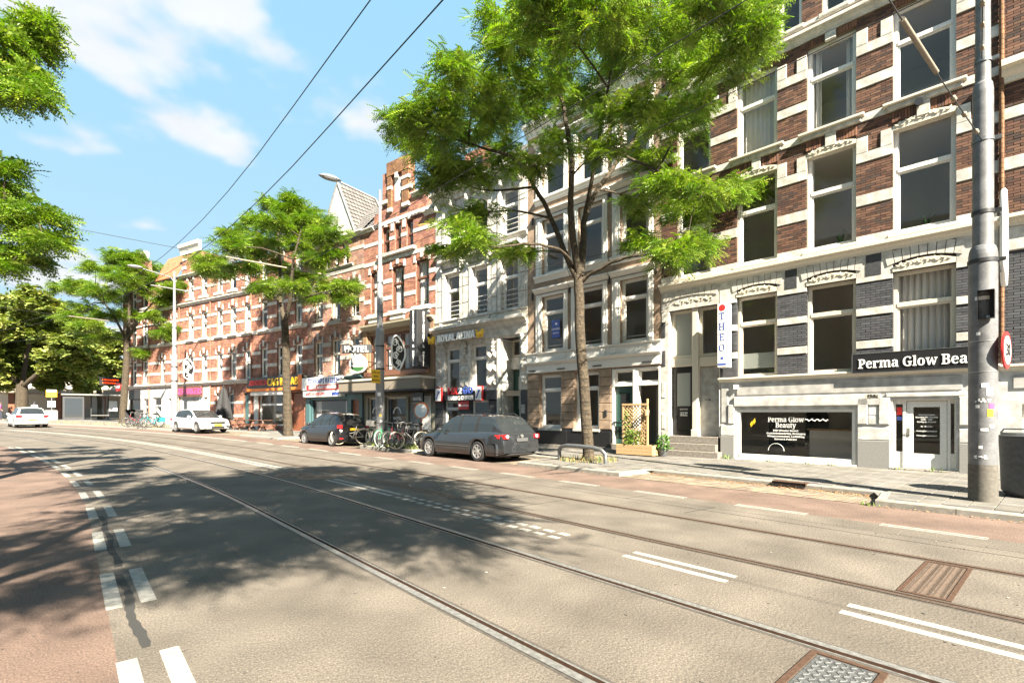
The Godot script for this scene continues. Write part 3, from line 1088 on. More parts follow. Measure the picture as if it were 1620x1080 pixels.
func make_house_a() -> void:
	var h := front("brick_house", "brown brick house with white bands and charcoal first storey above the beauty shop", 5.29, 17.63, 44.6)
	houseA = h
	var w := 8.56
	var cols := [[0.59, 1.76], [2.6, 3.78], [4.57, 5.76], [6.56, 7.79]]
	rng.seed = 100
	# --- holes
	var low := [[2.6, 5.74, 0.14, 1.66], [6.56, 7.79, 0.1, 1.9]]
	var mid := [[0.31, 2.02, 0.0, 5.12]]
	for k in [1, 2, 3]:
		mid.append([cols[k][0], cols[k][1], 2.66, 5.2])
	var up := []
	for c in cols:
		up.append([c[0], c[1], 6.18, 8.95])
		up.append([c[0], c[1], 9.58, 12.02])
	var att := []
	for q in [[0.5, 1.1], [1.45, 2.05], [2.85, 3.45], [3.81, 4.44], [4.95, 5.55], [5.9, 6.5], [7.1, 7.7]]:
		att.append([q[0], q[1], 12.78, 14.7])
	shell(h, w, 0.0, 15.6, [2.5, 5.9, 9.2, 12.3, 15.4], 7.0)
	# --- basement storey in stucco
	wall(h, "basement_wall", M.white_stucco, 2.08, w, 0.0, 2.6, low, 0.0)
	for p in [[2.09, 2.53], [5.79, 6.5], [7.84, 8.5]]:
		put("plinth", cbx(Vector3(p[0], -0.1, -0.02), Vector3(p[1], 0.82, 0.05), 0.012), M.grey_plinth, h)
		put("rusticated_block", cbx(Vector3(p[0], 0.835, -0.02), Vector3(p[1], 1.17, 0.03), 0.015), M.white_stucco, h)
		if p[1] - p[0] > 0.5:
			for q in [[p[0], p[0] + 0.24], [p[1] - 0.24, p[1]]]:
				put("rusticated_block", cbx(Vector3(q[0], 1.25, -0.02), Vector3(q[1], 1.95, 0.06), 0.02), M.white_stucco, h)
			for y in [1.25, 1.49, 1.73]:
				put("rusticated_block", cbx(Vector3(p[0] + 0.25, y, -0.02), Vector3(p[1] - 0.25, y + 0.225, 0.035), 0.012), M.white_stucco, h)
		else:
			put("rusticated_block", cbx(Vector3(p[0] + 0.02, 1.25, -0.02), Vector3(p[1] - 0.2, 2.4, 0.02), 0.012), M.grey_stucco, h)
			put("rusticated_block", cbx(Vector3(p[1] - 0.19, 1.22, -0.02), Vector3(p[1], 1.82, 0.05), 0.012), M.white_stucco, h)
	put("lintel_beam", cbx(Vector3(2.52, 1.76, -0.02), Vector3(6.3, 2.06, 0.06), 0.015), M.white_stucco, h)
	put("lintel_beam", cbx(Vector3(6.42, 1.96, -0.02), Vector3(7.98, 2.06, 0.05), 0.015), M.white_stucco, h)
	put("frieze_panel", cbx(Vector3(2.6, 2.11, -0.02), Vector3(7.9, 2.47, 0.028), 0.01), M.grey_stucco, h)
	cornice(h, 2.04, w, 2.53, 2.68, 0.13, M.cream_paint, "ledge")
	# shop window
	var sw := MB.new()
	sw.box(Vector3(2.6, 0.14, -0.14), Vector3(2.68, 1.66, -0.02)); sw.box(Vector3(5.66, 0.14, -0.14), Vector3(5.74, 1.66, -0.02))
	sw.box(Vector3(2.68, 1.58, -0.14), Vector3(5.66, 1.66, -0.02)); sw.box(Vector3(2.68, 0.14, -0.14), Vector3(5.66, 0.28, 0.0))
	var f := put("shop_window", sw, M.white_paint, h)
	var gp := MB.new()
	gp.quad(Vector3(2.68, 0.28, -0.09), Vector3(5.66, 0.28, -0.09), Vector3(5.66, 1.58, -0.09), Vector3(2.68, 1.58, -0.09))
	put("pane", gp, M.glass, f)
	put("sill", cbx(Vector3(2.56, 0.06, -0.1), Vector3(5.78, 0.138, 0.06), 0.01), M.white_paint, f)
	# shop interior seen through the glass: counter and pale back wall
	letters(f, "lettering", "Perma Glow", M.sign_white, 0.15, Vector3(3.98, 1.36, -0.078), {"font": "Droid Serif", "bold": 400, "depth": 0.004, "squeeze": 0.82})
	letters(f, "lettering", "Beauty", M.sign_white, 0.15, Vector3(3.98, 1.19, -0.078), {"font": "Droid Serif", "bold": 400, "depth": 0.004, "squeeze": 0.82})
	var yy := 1.03
	for line in ["PMU (Powder Brows)", "Gezichtsbehandeling, Dermapen", "Wimperextensions, Lashlifting", "Harsen & Pedicure"]:
		letters(f, "lettering", line, M.sign_white, 0.052, Vector3(3.98, yy, -0.078), {"font": "Droid Serif", "depth": 0.004, "squeeze": 0.9})
		yy -= 0.085
	# white neon flourish, leaf stickers and outline arch on the glass
	var nm := MB.new()
	var np := []
	for i in 30:
		np.append(Vector3(4.5 + 0.02 * i, 1.35 + 0.025 * sin(i * 0.9) + 0.012 * sin(i * 2.3), -0.07))
	nm.tube(np, [0.012], 5)
	put("neon_flourish", nm, M.sign_white, f)
	for q in [[3.0, 1.12], [3.08, 1.2]]:
		var lf := MB.new()
		lf.prism(PackedVector2Array([Vector2(q[0], q[1]), Vector2(q[0] + 0.05, q[1] + 0.08), Vector2(q[0] + 0.03, q[1] + 0.2), Vector2(q[0] - 0.03, q[1] + 0.1)]), -0.082, -0.078)
		put("leaf_sticker", lf, M.sign_yellow, f)
	var am2 := []
	for i in 17:
		am2.append(Vector3(3.72 + 0.22 * cos(PI * i / 16.0), 0.42 + 0.22 * sin(PI * i / 16.0), -0.08))
	put("arch_outline", tb(am2, [0.006], 4), M.sign_white, f)
	# shop door between side lights
	var df := MB.new()
	for q in [[6.56, 6.6], [6.75, 6.82], [7.62, 7.68], [7.75, 7.79]]:
		df.box(Vector3(q[0], 0.1, -0.2), Vector3(q[1], 1.86, -0.1))
	df.box(Vector3(6.56, 1.86, -0.2), Vector3(7.79, 1.9, -0.1))
	var dfr := put("door_frame", df, M.white_paint, h)
	for q in [[6.6, 6.75], [7.68, 7.75]]:
		var sg := MB.new()
		sg.quad(Vector3(q[0], 0.55, -0.15), Vector3(q[1], 0.55, -0.15), Vector3(q[1], 1.78, -0.15), Vector3(q[0], 1.78, -0.15))
		put("pane", sg, M.glass, dfr)
		put("lower_panel", bx(Vector3(q[0], 0.1, -0.19), Vector3(q[1], 0.55, -0.12)), M.white_paint, dfr)
		put("upper_panel", bx(Vector3(q[0], 1.78, -0.19), Vector3(q[1], 1.86, -0.12)), M.white_paint, dfr)
	put("notice", bx(Vector3(6.62, 1.5, -0.148), Vector3(6.73, 1.7, -0.143)), M.sign_red, dfr)
	put("notice", bx(Vector3(6.63, 1.36, -0.148), Vector3(6.73, 1.46, -0.143)), M.sign_blue, dfr)
	var sd := wall(h, "shop_door", M.white_paint, 6.83, 7.61, 0.14, 1.85, [[6.96, 7.48, 0.52, 1.7]], -0.12, 0.05)
	var dg := MB.new()
	dg.quad(Vector3(6.96, 0.52, -0.15), Vector3(7.48, 0.52, -0.15), Vector3(7.48, 1.7, -0.15), Vector3(6.96, 1.7, -0.15))
	put("pane", dg, M.glass, sd)
	put("handle", tb([Vector3(6.87, 1.08, -0.1), Vector3(6.87, 1.08, -0.06), Vector3(7.0, 1.08, -0.06)], [0.012], 6), M.galvanised, sd)
	put("handle_plate", bx(Vector3(6.85, 0.95, -0.118), Vector3(6.89, 1.17, -0.1)), M.galvanised, sd)
	yy = 1.5
	for line in ["OPENINGSTIJDEN", "Maandag t/m Zaterdag", "10:00 - 18:00", "Zondag op afspraak", "", "06 - 84 84 84", "", "Permaglowbeauty.nl", "", "Permaglowbeauty.nl"]:
		if line:
			letters(sd, "lettering", line, M.sign_white, 0.034, Vector3(7.22, yy, -0.142), {"depth": 0.003, "squeeze": 0.85})
		yy -= 0.058
	put("door_step", cbx(Vector3(6.5, -0.05, -0.2), Vector3(7.84, 0.13, 0.08), 0.01), M.blue_stone, h)
	letters(h, "house_number", "158c", M.sign_black, 0.09, Vector3(6.14, 2.0, 0.068), {"depth": 0.008})
	put("number_plate", bx(Vector3(5.98, 1.94, 0.04), Vector3(6.3, 2.055, 0.064)), M.cream_paint, h)
	put("alarm_box", cbx(Vector3(2.52, 2.3, 0.02), Vector3(2.66, 2.44, 0.1), 0.01), M.sign_white, h)
	# --- charcoal storey with white bands
	wall(h, "storey_wall", M.dark_mortar, 2.06, w, 2.6, 5.85, mid, -0.014)
	var q2 := [200]
	var ex := mid.duplicate()
	var solid := []
	for y in [[3.28, 3.48], [4.16, 4.35], [5.05, 5.9]]:
		band(h, 2.06, w, y[0], y[1], mid, M.white_stone, 0.03)
		ex.append([2.0, w + 0.1, y[0], y[1]])
	bricks(h, 2.06, w, 2.68, 5.05, ex, PAINTED, 5.78, q2)
	for c in [[4.0, 4.32], [5.98, 6.32], [8.1, 8.4]]:
		put("dark_panel", cbx(Vector3(c[0], 5.2, 0.0), Vector3(c[1], 5.76, 0.042), 0.008), M.charcoal, h)
	for k in [1, 2, 3]:
		var c: Array = cols[k]
		window(h, c[0], c[1], 2.66, 5.2, {"frame": M.cream_paint, "transom": 0.665, "fw": 0.075, "curtain": 1.0 if k == 3 else 0.0, "glass": M.glass})
		if k == 1:
			put("window_film", bx(Vector3(c[0] + 0.13, 2.95, -0.186), Vector3(c[1] - 0.13, 3.42, -0.183)), M.frosted, h)
		# carved segment over the window and ray of stone wedges
		var t := MB.new()
		for i in 8:
			var a := i / 8.0; var b := (i + 1) / 8.0
			var ya := 5.32 + 0.13 * (1 - pow(2 * a - 1, 2)); var yb := 5.32 + 0.13 * (1 - pow(2 * b - 1, 2))
			t.quad(Vector3(lerpf(c[0], c[1], a), 5.2, 0.045), Vector3(lerpf(c[0], c[1], b), 5.2, 0.045), Vector3(lerpf(c[0], c[1], b), yb, 0.045), Vector3(lerpf(c[0], c[1], a), ya, 0.045))
		t.quad(Vector3(c[0], 5.2, -0.2), Vector3(c[1], 5.2, -0.2), Vector3(c[1], 5.2, 0.045), Vector3(c[0], 5.2, 0.045))
		put("carved_head", t, M.cream_paint, h)
		carve(h, c[0] + 0.1, c[1] - 0.1, 5.27, 5.4, 0.045)
		wedges(h, c[0] - 0.12, c[1] + 0.12, 5.44, 0.14, 0.32)
	cornice(h, -0.03, w, 5.78, 6.04, 0.2, M.cream_paint, "cornice")
	# --- entrance with two doors
	put("door_pier", cbx(Vector3(0.0, 0.0, -0.3), Vector3(0.3, 5.1, 0.02), 0.02), M.white_stone, h)
	for y in [1.0, 2.1, 3.2, 4.2]:
		put("pier_block", cbx(Vector3(0.0, y, 0.0), Vector3(0.16, y + 0.55, 0.04), 0.015), M.charcoal if y > 2.5 else M.white_stone, h)
	put("door_pier", cbx(Vector3(2.03, 0.75, -0.3), Vector3(2.06, 5.1, 0.01), 0.01), M.white_stone, h)
	wall(h, "porch_head", M.white_stone, 0.0, 2.06, 5.1, 5.85, [], 0.02)
	carve(h, 0.55, 1.85, 5.24, 5.42, 0.02)
	wedges(h, 0.1, 1.98, 5.48, 0.12, 0.3)
	put("mullion", cbx(Vector3(1.1, 0.6, -0.3), Vector3(1.3, 5.1, -0.03), 0.02), M.cream_paint, h)
	put("mullion_foot", cbx(Vector3(1.07, 0.5, -0.3), Vector3(1.33, 1.0, 0.0), 0.02), M.white_stone, h)
	put("porch_transom", cbx(Vector3(0.31, 3.16, -0.3), Vector3(1.1, 3.44, -0.1), 0.02), M.cream_paint, h)
	put("porch_transom", cbx(Vector3(1.3, 3.12, -0.3), Vector3(2.02, 3.44, -0.1), 0.02), M.cream_paint, h)
	window(h, 0.31, 1.1, 3.45, 5.1, {"frame": M.cream_paint, "transom": 0.0, "z": -0.18, "fw": 0.06, "glass": M.frosted})
	window(h, 1.3, 2.02, 3.45, 5.1, {"frame": M.cream_paint, "transom": 0.0, "z": -0.18, "fw": 0.06, "glass": M.glass})
	var d1 := door_panel(h, "front_door", M.black_paint, 0.33, 1.09, 0.78, 3.15, -0.22, [[0.16, 0.84, 0.42, 0.92], [0.16, 0.84, 0.06, 0.3]])
	put("pane", bx(Vector3(0.47, 1.8, -0.232), Vector3(0.95, 2.94, -0.226)), M.frosted, d1)
	put("letter_slot", cbx(Vector3(0.57, 1.66, -0.22), Vector3(0.87, 1.72, -0.2), 0.008), M.galvanised, d1)
	letters(d1, "house_number", "158a", M.sign_black, 0.09, Vector3(0.72, 1.53, -0.203), {"depth": 0.006})
	put("number_plate", bx(Vector3(0.59, 1.46, -0.219), Vector3(0.85, 1.59, -0.207)), M.sign_white, d1)
	var d2 := door_panel(h, "side_door", M.grey_stucco, 1.31, 1.95, 0.8, 3.1, -0.24, [])
	put("knob", tb([Vector3(1.62, 2.0, -0.24), Vector3(1.62, 2.0, -0.19)], [0.025], 8), M.metal_dark, d2)
	put("lock", tb([Vector3(1.5, 2.0, -0.24), Vector3(1.5, 2.0, -0.21)], [0.018], 8), M.metal_dark, d2)
	var n := 0
	for st in [[0.0, 0.30, 0.34], [0.30, 0.54, 0.18], [0.54, 0.78, 0.02]]:
		put("step", cbx(Vector3(0.3 if n else 0.22, st[0], -0.3), Vector3(2.0 if n else 2.14, st[1], st[2]), 0.015), M.blue_stone, h)
		n += 1
	# --- brown brick storeys
	wall(h, "brick_wall", M.mortar, 0.0, w, 6.0, 12.22, up, -0.014)
	var ex2 := up.duplicate()
	for y in [[6.04, 6.3], [7.12, 7.40], [8.28, 8.53], [9.37, 9.57], [10.28, 10.53], [11.18, 11.43]]:
		band(h, 0.0, w, y[0], y[1], up, M.white_stone, 0.03)
		ex2.append([-0.1, w + 0.1, y[0], y[1]])
	for c in cols:
		for y in [8.53, 11.43]:
			for q in [[c[0] - 0.26, c[0]], [c[1], c[1] + 0.26]]:
				put("springer", cbx(Vector3(q[0], y, -0.02), Vector3(q[1], y + 0.42, 0.034), 0.01), M.white_stone, h)
				ex2.append([q[0], q[1], y, y + 0.42])
		ex2.append([c[0], c[1], 8.9, 9.06])
		ex2.append([c[0], c[1], 11.96, 12.1])
	var q3 := [100]
	bricks(h, 0.0, w, 6.3, 12.2, ex2, BROWN, 7.8, q3)
	for c in cols:
		var i: int = cols.find(c)
		window(h, c[0], c[1], 6.18, 8.95, {"frame": M.white_paint, "transom": 0.60, "fw": 0.085, "curtain": 0.16 if i == 2 else 0.0})
		window(h, c[0], c[1], 9.58, 12.02, {"frame": M.white_paint, "transom": 0.64, "fw": 0.085, "curtain": [0.0, 1.0, 0.5, 0.0][i], "cloth": M.curtain})
		var t := MB.new()
		for k in 8:
			var a := k / 8.0; var b := (k + 1) / 8.0
			var ya := 8.97 + 0.11 * (1 - pow(2 * a - 1, 2)); var yb := 8.97 + 0.11 * (1 - pow(2 * b - 1, 2))
			t.quad(Vector3(lerpf(c[0], c[1], a), 8.86, 0.035), Vector3(lerpf(c[0], c[1], b), 8.86, 0.035), Vector3(lerpf(c[0], c[1], b), yb, 0.035), Vector3(lerpf(c[0], c[1], a), ya, 0.035))
		t.quad(Vector3(c[0], 8.86, -0.2), Vector3(c[1], 8.86, -0.2), Vector3(c[1], 8.86, 0.035), Vector3(c[0], 8.86, 0.035))
		put("carved_head", t, M.cream_paint, h)
		carve(h, c[0] + 0.08, c[1] - 0.08, 8.9, 9.02, 0.035)
		# brick rays of the flat arches
		for y in [9.06, 12.03]:
			var am := MB.new()
			var kk := 0
			var x: float = c[0] - 0.02
			while x < c[1] - 0.03:
				if absf(x + 0.03 - (c[0] + c[1]) / 2) > 0.14:
					var tone: Color = BROWN[rng.randi() % 5]
					am.col = Color(tone.r * 1.35, tone.g * 1.2, tone.b * 1.1)
					am.cbox(Vector3(x, y + 0.01, -0.01), Vector3(x + 0.055, y + 0.27 if y < 10 else y + 0.16, 0.032), 0.004)
				x += 0.065
			tag(put("brick_arch", am, M.brick_geo, h), "", "", "", "stuff")
			put("keystone", cbx(Vector3((c[0] + c[1]) / 2 - 0.13, y - 0.06, -0.02), Vector3((c[0] + c[1]) / 2 + 0.13, y + 0.32 if y < 10 else y + 0.17, 0.07), 0.012), M.white_stone, h)
		put("window_sill", cbx(Vector3(c[0] - 0.12, 9.38, -0.02), Vector3(c[1] + 0.12, 9.5, 0.1), 0.015), M.white_stone, h)
		put("window_sill", cbx(Vector3(c[0] - 0.2, 9.5, -0.02), Vector3(c[1] + 0.2, 9.57, 0.17), 0.015), M.cream_paint, h)
		put("window_sill", cbx(Vector3(c[0] - 0.1, 6.08, -0.02), Vector3(c[1] + 0.1, 6.17, 0.1), 0.015), M.cream_paint, h)
		# bird spikes
		var sp := MB.new()
		var xx: float = c[0] - 0.15
		while xx < c[1] + 0.15:
			for dz in [0.12, 0.15]:
				sp.tri(Vector3(xx, 9.57, dz), Vector3(xx + 0.004, 9.57, dz), Vector3(xx + rng.randf_range(-0.02, 0.02), 9.68, dz + rng.randf_range(-0.02, 0.03)))
			xx += 0.03
		put("bird_spikes", sp, M.galvanised, h)
	cornice(h, 0.0, w, 12.22, 12.5, 0.22, M.white_stone, "cornice")
	wall(h, "attic_wall", M.mortar, 0.0, w, 12.45, 15.6, att, -0.014)
	var ex3 := att.duplicate()
	band(h, 0.0, w, 13.5, 13.72, att, M.white_stone, 0.03)
	ex3.append([-0.1, w + 0.1, 13.5, 13.72])
	bricks(h, 0.0, w, 12.5, 15.55, ex3, BROWN)
	for a in att:
		window(h, a[0], a[1], a[2], a[3], {"frame": M.white_paint, "transom": 0.6, "sill": 0.12})
	band(h, 0.0, w, 12.66, 12.77, [], M.white_stone, 0.08)
	cornice(h, 0.0, w, 15.6, 16.0, 0.3, M.white_paint, "roof_cornice")
	# house plants on a sill and a vent
	var pot := put("vent", tb([Vector3(7.1, 9.33, 0.1), Vector3(7.1, 9.33, 0.17)], [0.1, 0.09], 14), M.metal_dark, h)
	sprout_on(h, Vector3(5.35, 6.26, -0.3), 0.5, 12)
	sprout_on(h, Vector3(7.2, 6.26, -0.4), 0.45, 16)


func sprout_on(parent: Node, at: Vector3, tall: float, cnt: int) -> void:
	var m := MB.new()
	for k in cnt:
		var a := rng.randf() * TAU
		var out := rng.randf_range(0.2, 0.5) * tall
		var f := rng.randf_range(0.7, 1.2)
		m.col = Color(0.07 * f, 0.15 * f, 0.04 * f)
		var tip := at + Vector3(cos(a) * out, tall * rng.randf_range(0.5, 1.0), sin(a) * out * 0.4)
		var midp := at.lerp(tip, 0.5) + Vector3(0, 0.06, 0)
		var side := Vector3(-sin(a), 0, cos(a)) * 0.02
		m.quad(at - side * 0.4, at + side * 0.4, midp + side, midp - side)
		m.tri(midp - side, midp + side, tip)
	put("house_plant", m, M.grass, parent)


func carve(parent: Node, x0: float, x1: float, y0: float, y1: float, z: float) -> void:
	# scrolling acanthus relief
	var m := MB.new()
	var k := 0
	var x := x0
	while x < x1:
		var t := (x - x0) / (x1 - x0)
		var cy := y0 + (y1 - y0) * (0.45 + 0.25 * sin(k * 2.1)) + 0.05 * (1 - pow(2 * t - 1, 2))
		m.t = Transform3D(Basis(Vector3.BACK, 0.9 if k % 2 else -0.7), Vector3(x, cy, z))
		m.prism(PackedVector2Array([Vector2(-0.06, 0), Vector2(0, -0.02), Vector2(0.06, 0.012), Vector2(0.0, 0.028)]), -0.01, 0.022)
		k += 1
		x += 0.055
	m.t = Transform3D()
	put("carving", m, M.cream_paint, parent)


func wedges(parent: Node, x0: float, x1: float, y: float, up: float, th: float) -> void:
	var cnt := 9
	for i in cnt:
		var a := float(i) / cnt; var b := float(i + 1) / cnt
		var xa := lerpf(x0, x1, a) + 0.008; var xb := lerpf(x0, x1, b) - 0.008
		var ya := y + up * (1 - pow(2 * a - 1, 2)) - up * 0.5; var yb := y + up * (1 - pow(2 * b - 1, 2)) - up * 0.5
		var m := MB.new()
		m.prism(PackedVector2Array([Vector2(xa, ya), Vector2(xb, yb), Vector2(xb + (b - 0.5) * 0.12, minf(yb + th, 5.78)), Vector2(xa + (a - 0.5) * 0.12, minf(ya + th, 5.78))]), 0.0, 0.05)
		put("wedge_stone", m, M.white_stone, parent)


func make_house_z() -> void:
	var h := front("neighbour_house", "dark brick house past the beauty shop sign, charcoal below and brown above", 11.3, 11.54, 44.6)
	rng.seed = 110
	var w := 7.0
	var low := [[0.35, 2.1, 0.5, 1.75], [3.2, 4.4, 0.1, 2.0], [5.0, 6.5, 0.5, 1.75]]
	var mid := [[1.4, 2.9, 2.8, 5.1], [4.0, 5.5, 2.8, 5.1]]
	var up := [[1.5, 2.7, 6.3, 8.9], [4.1, 5.3, 6.3, 8.9], [1.5, 2.7, 9.7, 12.1], [4.1, 5.3, 9.7, 12.1]]
	shell(h, w, 0, 15.0, [2.5, 5.9, 9.2, 12.3], 7.0)
	wall(h, "basement_wall", M.white_stucco, 0, w, 0, 2.6, low)
	wall(h, "storey_wall", M.dark_mortar, 0, w, 2.6, 5.85, mid, -0.014)
	wall(h, "brick_wall", M.mortar, 0, w, 5.85, 15.0, up, -0.014)
	for a in low + mid + up:
		window(h, a[0], a[1], a[2], a[3], {"frame": M.cream_paint if a[3] < 6 else M.white_paint})
	bricks(h, 0, w, 2.68, 5.6, mid, PAINTED)
	var ex := up.duplicate()
	for y in [[8.28, 8.53], [7.12, 7.4]]:
		band(h, 0, w, y[0], y[1], up)
		ex.append([-1, w + 1, y[0], y[1]])
	ex.append([-1, w + 1, 9.1, 9.55])
	bricks(h, 0, w, 6.1, 13.2, ex, BROWN)
	cornice(h, 0, w, 2.5, 2.66, 0.13, M.cream_paint, "ledge")
	cornice(h, 0, w, 5.8, 6.05, 0.22, M.cream_paint)
	cornice(h, 0.02, w, 9.1, 9.55, 0.3, M.cream_paint)
	put("arch_stone", cbx(Vector3(0.1, 5.25, -0.02), Vector3(3.4, 5.8, 0.045), 0.02), M.white_stone, h)
	put("frieze_panel", cbx(Vector3(0.2, 2.1, -0.02), Vector3(2.6, 2.4, 0.03), 0.015), M.grey_stucco, h)
	put("drain_pipe", tb([Vector3(0.02, 2.7, 0.07), Vector3(0.02, 15, 0.07)], [0.045], 8), M.old_brick, h)


# ---------------------------------------------------------------- tan and white house
func make_house_b() -> void:
	var h := front("stucco_house", "tan stucco house with white window surrounds and black plinth behind the tree", 0.7, 22.11, 45.7)
	houseB = h
	rng.seed = 120
	var w := 6.41
	var cols := [[0.86, 2.0], [2.78, 3.92], [4.74, 5.86]]
	var g := [[0.74, 1.89, 0.93, 3.2], [2.61, 3.77, 0.93, 3.2], [4.41, 5.3, 0.1, 3.22], [5.47, 6.33, 0.1, 3.22]]
	var up := []
	for c in cols:
		up.append([c[0], c[1], 4.18, 6.55])
		up.append([c[0], c[1], 7.5, 9.85])
		up.append([c[0], c[1], 10.85, 12.9])
	shell(h, w, 0, 14.4, [3.5, 7.1, 10.4, 13.6], 7.0)
	wall(h, "ground_wall", M.tan_stucco, 0, w, 0.9, 3.36, g)
	wall(h, "plinth_wall", M.black_paint, 0, w, -0.1, 0.9, g, 0.03)
	wall(h, "upper_wall", M.tan_stucco, 0, w, 3.36, 14.4, up)
	for x in [[0.0, 0.36], [0.36, 2.25], [2.25, 4.33]]:
		put("plinth_slab", cbx(Vector3(x[0] + 0.01, 0.26, 0.02), Vector3(x[1] - 0.01, 0.85, 0.06), 0.012), M.black_paint, h)
		put("plinth_foot", cbx(Vector3(x[0] + 0.005, -0.1, 0.02), Vector3(x[1] - 0.005, 0.25, 0.075), 0.012), M.blue_stone, h)
	for p in [[0.0, 0.73], [1.9, 2.6], [3.78, 4.36]]:
		for k in 7:
			put("rusticated_block", cbx(Vector3(p[0] + 0.01, 0.94 + 0.335 * k, -0.02), Vector3(p[1] - 0.01, 0.94 + 0.335 * k + 0.318, 0.05), 0.015), M.tan_stucco, h)
	put("fascia", cbx(Vector3(0, 3.3, -0.02), Vector3(w, 3.6, 0.09), 0.01), M.white_paint, h)
	cornice(h, -0.04, w + 0.02, 3.6, 3.78, 0.22, M.white_paint, "ledge")
	put("apron", cbx(Vector3(0, 3.78, -0.02), Vector3(w, 4.05, 0.06), 0.01), M.white_paint, h)
	cornice(h, -0.02, w + 0.01, 4.05, 4.17, 0.13, M.white_paint, "sill_course")
	for x in [0.5, 2.05, 2.5, 4.0, 4.45, 5.98]:
		put("bracket", cbx(Vector3(x - 0.1, 3.8, 0.0), Vector3(x + 0.1, 4.06, 0.1), 0.02), M.white_paint, h)
	for k in [0, 1]:
		window(h, g[k][0], g[k][1], g[k][2], g[k][3], {"frame": M.white_paint, "transom": 0.72, "fw": 0.1, "sill": 0.1})
	# green carved door and open porch
	var df := MB.new()
	for x in [[4.38, 4.46], [5.28, 5.48], [6.31, 6.4]]:
		df.box(Vector3(x[0], 0.3, -0.2), Vector3(x[1], 3.22, 0.03))
	df.box(Vector3(4.46, 3.16, -0.2), Vector3(5.28, 3.22, 0.03)); df.box(Vector3(5.48, 3.16, -0.2), Vector3(6.31, 3.22, 0.03))
	df.box(Vector3(4.46, 2.57, -0.2), Vector3(5.28, 2.68, 0.02)); df.box(Vector3(5.48, 2.57, -0.2), Vector3(6.31, 2.68, 0.02))
	put("door_frame", df, M.white_paint, h)
	window(h, 4.46, 5.28, 2.68, 3.16, {"transom": 0.0, "z": -0.08, "fw": 0.03})
	window(h, 5.48, 6.31, 2.68, 3.16, {"transom": 0.0, "z": -0.08, "fw": 0.03})
	var d := door_panel(h, "front_door", M.green_door, 4.47, 5.27, 0.42, 2.56, -0.1, [[0.24, 0.76, 0.4, 0.9], [0.2, 0.8, 0.08, 0.3]])
	put("door_pane", bx(Vector3(4.68, 1.32, -0.11), Vector3(5.06, 2.3, -0.104)), M.smoked_glass, d)
	var gr := MB.new()
	for k in 6:
		var x := 4.7 + 0.066 * k
		gr.tube([Vector3(x, 1.32, -0.095), Vector3(x + 0.02 * sin(k * 2.0), 1.8, -0.095), Vector3(x, 2.3, -0.095)], [0.006], 5)
	for k in 7:
		var y := 1.42 + 0.13 * k
		var ring := []
		for i in 11:
			ring.append(Vector3(4.87 + 0.09 * cos(TAU * i / 10.0), y + 0.06 * sin(TAU * i / 10.0), -0.093))
		gr.tube(ring, [0.005], 4)
	put("grille", gr, M.metal_dark, d)
	cornice(h, 4.47, 5.27, 1.17, 1.25, 0.08, M.green_door, "door_moulding")
	put("cheek_panel", bx(Vector3(5.48, 0.1, -1.4), Vector3(6.31, 2.57, -1.34)), M.interior, h)
	put("door_step", cbx(Vector3(4.36, -0.05, -0.2), Vector3(6.35, 0.4, 0.1), 0.012), M.blue_stone, h)
	put("door_step", cbx(Vector3(4.3, -0.05, -0.2), Vector3(6.38, 0.2, 0.4), 0.012), M.blue_stone, h)
	put("intercom", cbx(Vector3(4.07, 1.45, 0.04), Vector3(4.17, 1.68, 0.09), 0.01), M.metal_dark, h)
	# upper windows with surround, hood and wall anchors
	for c in cols:
		for f in [[4.18, 6.55, 6.72], [7.5, 9.85, 10.0], [10.85, 12.9, 13.05]]:
			var i: int = cols.find(c)
			var o := {"frame": M.white_paint, "transom": 0.71, "fw": 0.09, "curtain": 0.0}
			if f[0] < 5.0:
				o["bars"] = 1
				o["bar_mat"] = M.galvanised
			window(h, c[0], c[1], f[0], f[1], o)
			var s := MB.new()
			s.cbox(Vector3(c[0] - 0.36, f[0], -0.02), Vector3(c[0] - 0.02, f[1] + 0.12, 0.05), 0.015)
			s.cbox(Vector3(c[1] + 0.02, f[0], -0.02), Vector3(c[1] + 0.24, f[1] + 0.12, 0.05), 0.015)
			s.cbox(Vector3(c[0] - 0.22, f[0], 0.04), Vector3(c[0] - 0.1, f[1], 0.08), 0.015)
			s.cbox(Vector3(c[1] + 0.06, f[0], 0.04), Vector3(c[1] + 0.14, f[1], 0.08), 0.015)
			s.cbox(Vector3(c[0] - 0.02, f[1], -0.02), Vector3(c[1] + 0.02, f[1] + 0.12, 0.045), 0.012)
			put("surround", s, M.white_paint, h)
			cornice(h, c[0] - 0.42, c[1] + 0.32, f[1] + 0.16, f[1] + 0.36, 0.22, M.white_paint, "window_hood")
			if f[0] > 5.0:
				cornice(h, c[0] - 0.42, c[1] + 0.32, f[0] - 0.3, f[0] - 0.02, 0.14, M.white_paint, "window_ledge")
	for x in [0.3, 2.35, 4.25, 6.2]:
		for y in [6.75, 10.05]:
			put("wall_anchor", bx(Vector3(x - 0.03, y - 0.25, 0.0), Vector3(x + 0.03, y + 0.05, 0.05)), M.metal_dark, h)
	for x in [0.35, 1.95, 3.75, 5.9]:
		put("wall_light", cbx(Vector3(x - 0.2, 3.38, 0.08), Vector3(x + 0.2, 3.42, 0.14), 0.01), M.metal_dark, h)
	cornice(h, 0, w, 13.6, 14.1, 0.4, M.white_paint, "roof_cornice")
	roof_slope(h, 0, w, 14.1, 0.1, 16.4, -2.2, M.roof_tile)
	# to-let board behind the window
	var nb := put("to_let_board", cbx(Vector3(1.3, 4.75, -0.11), Vector3(1.74, 5.5, -0.09), 0.004), M.sign_blue, h)
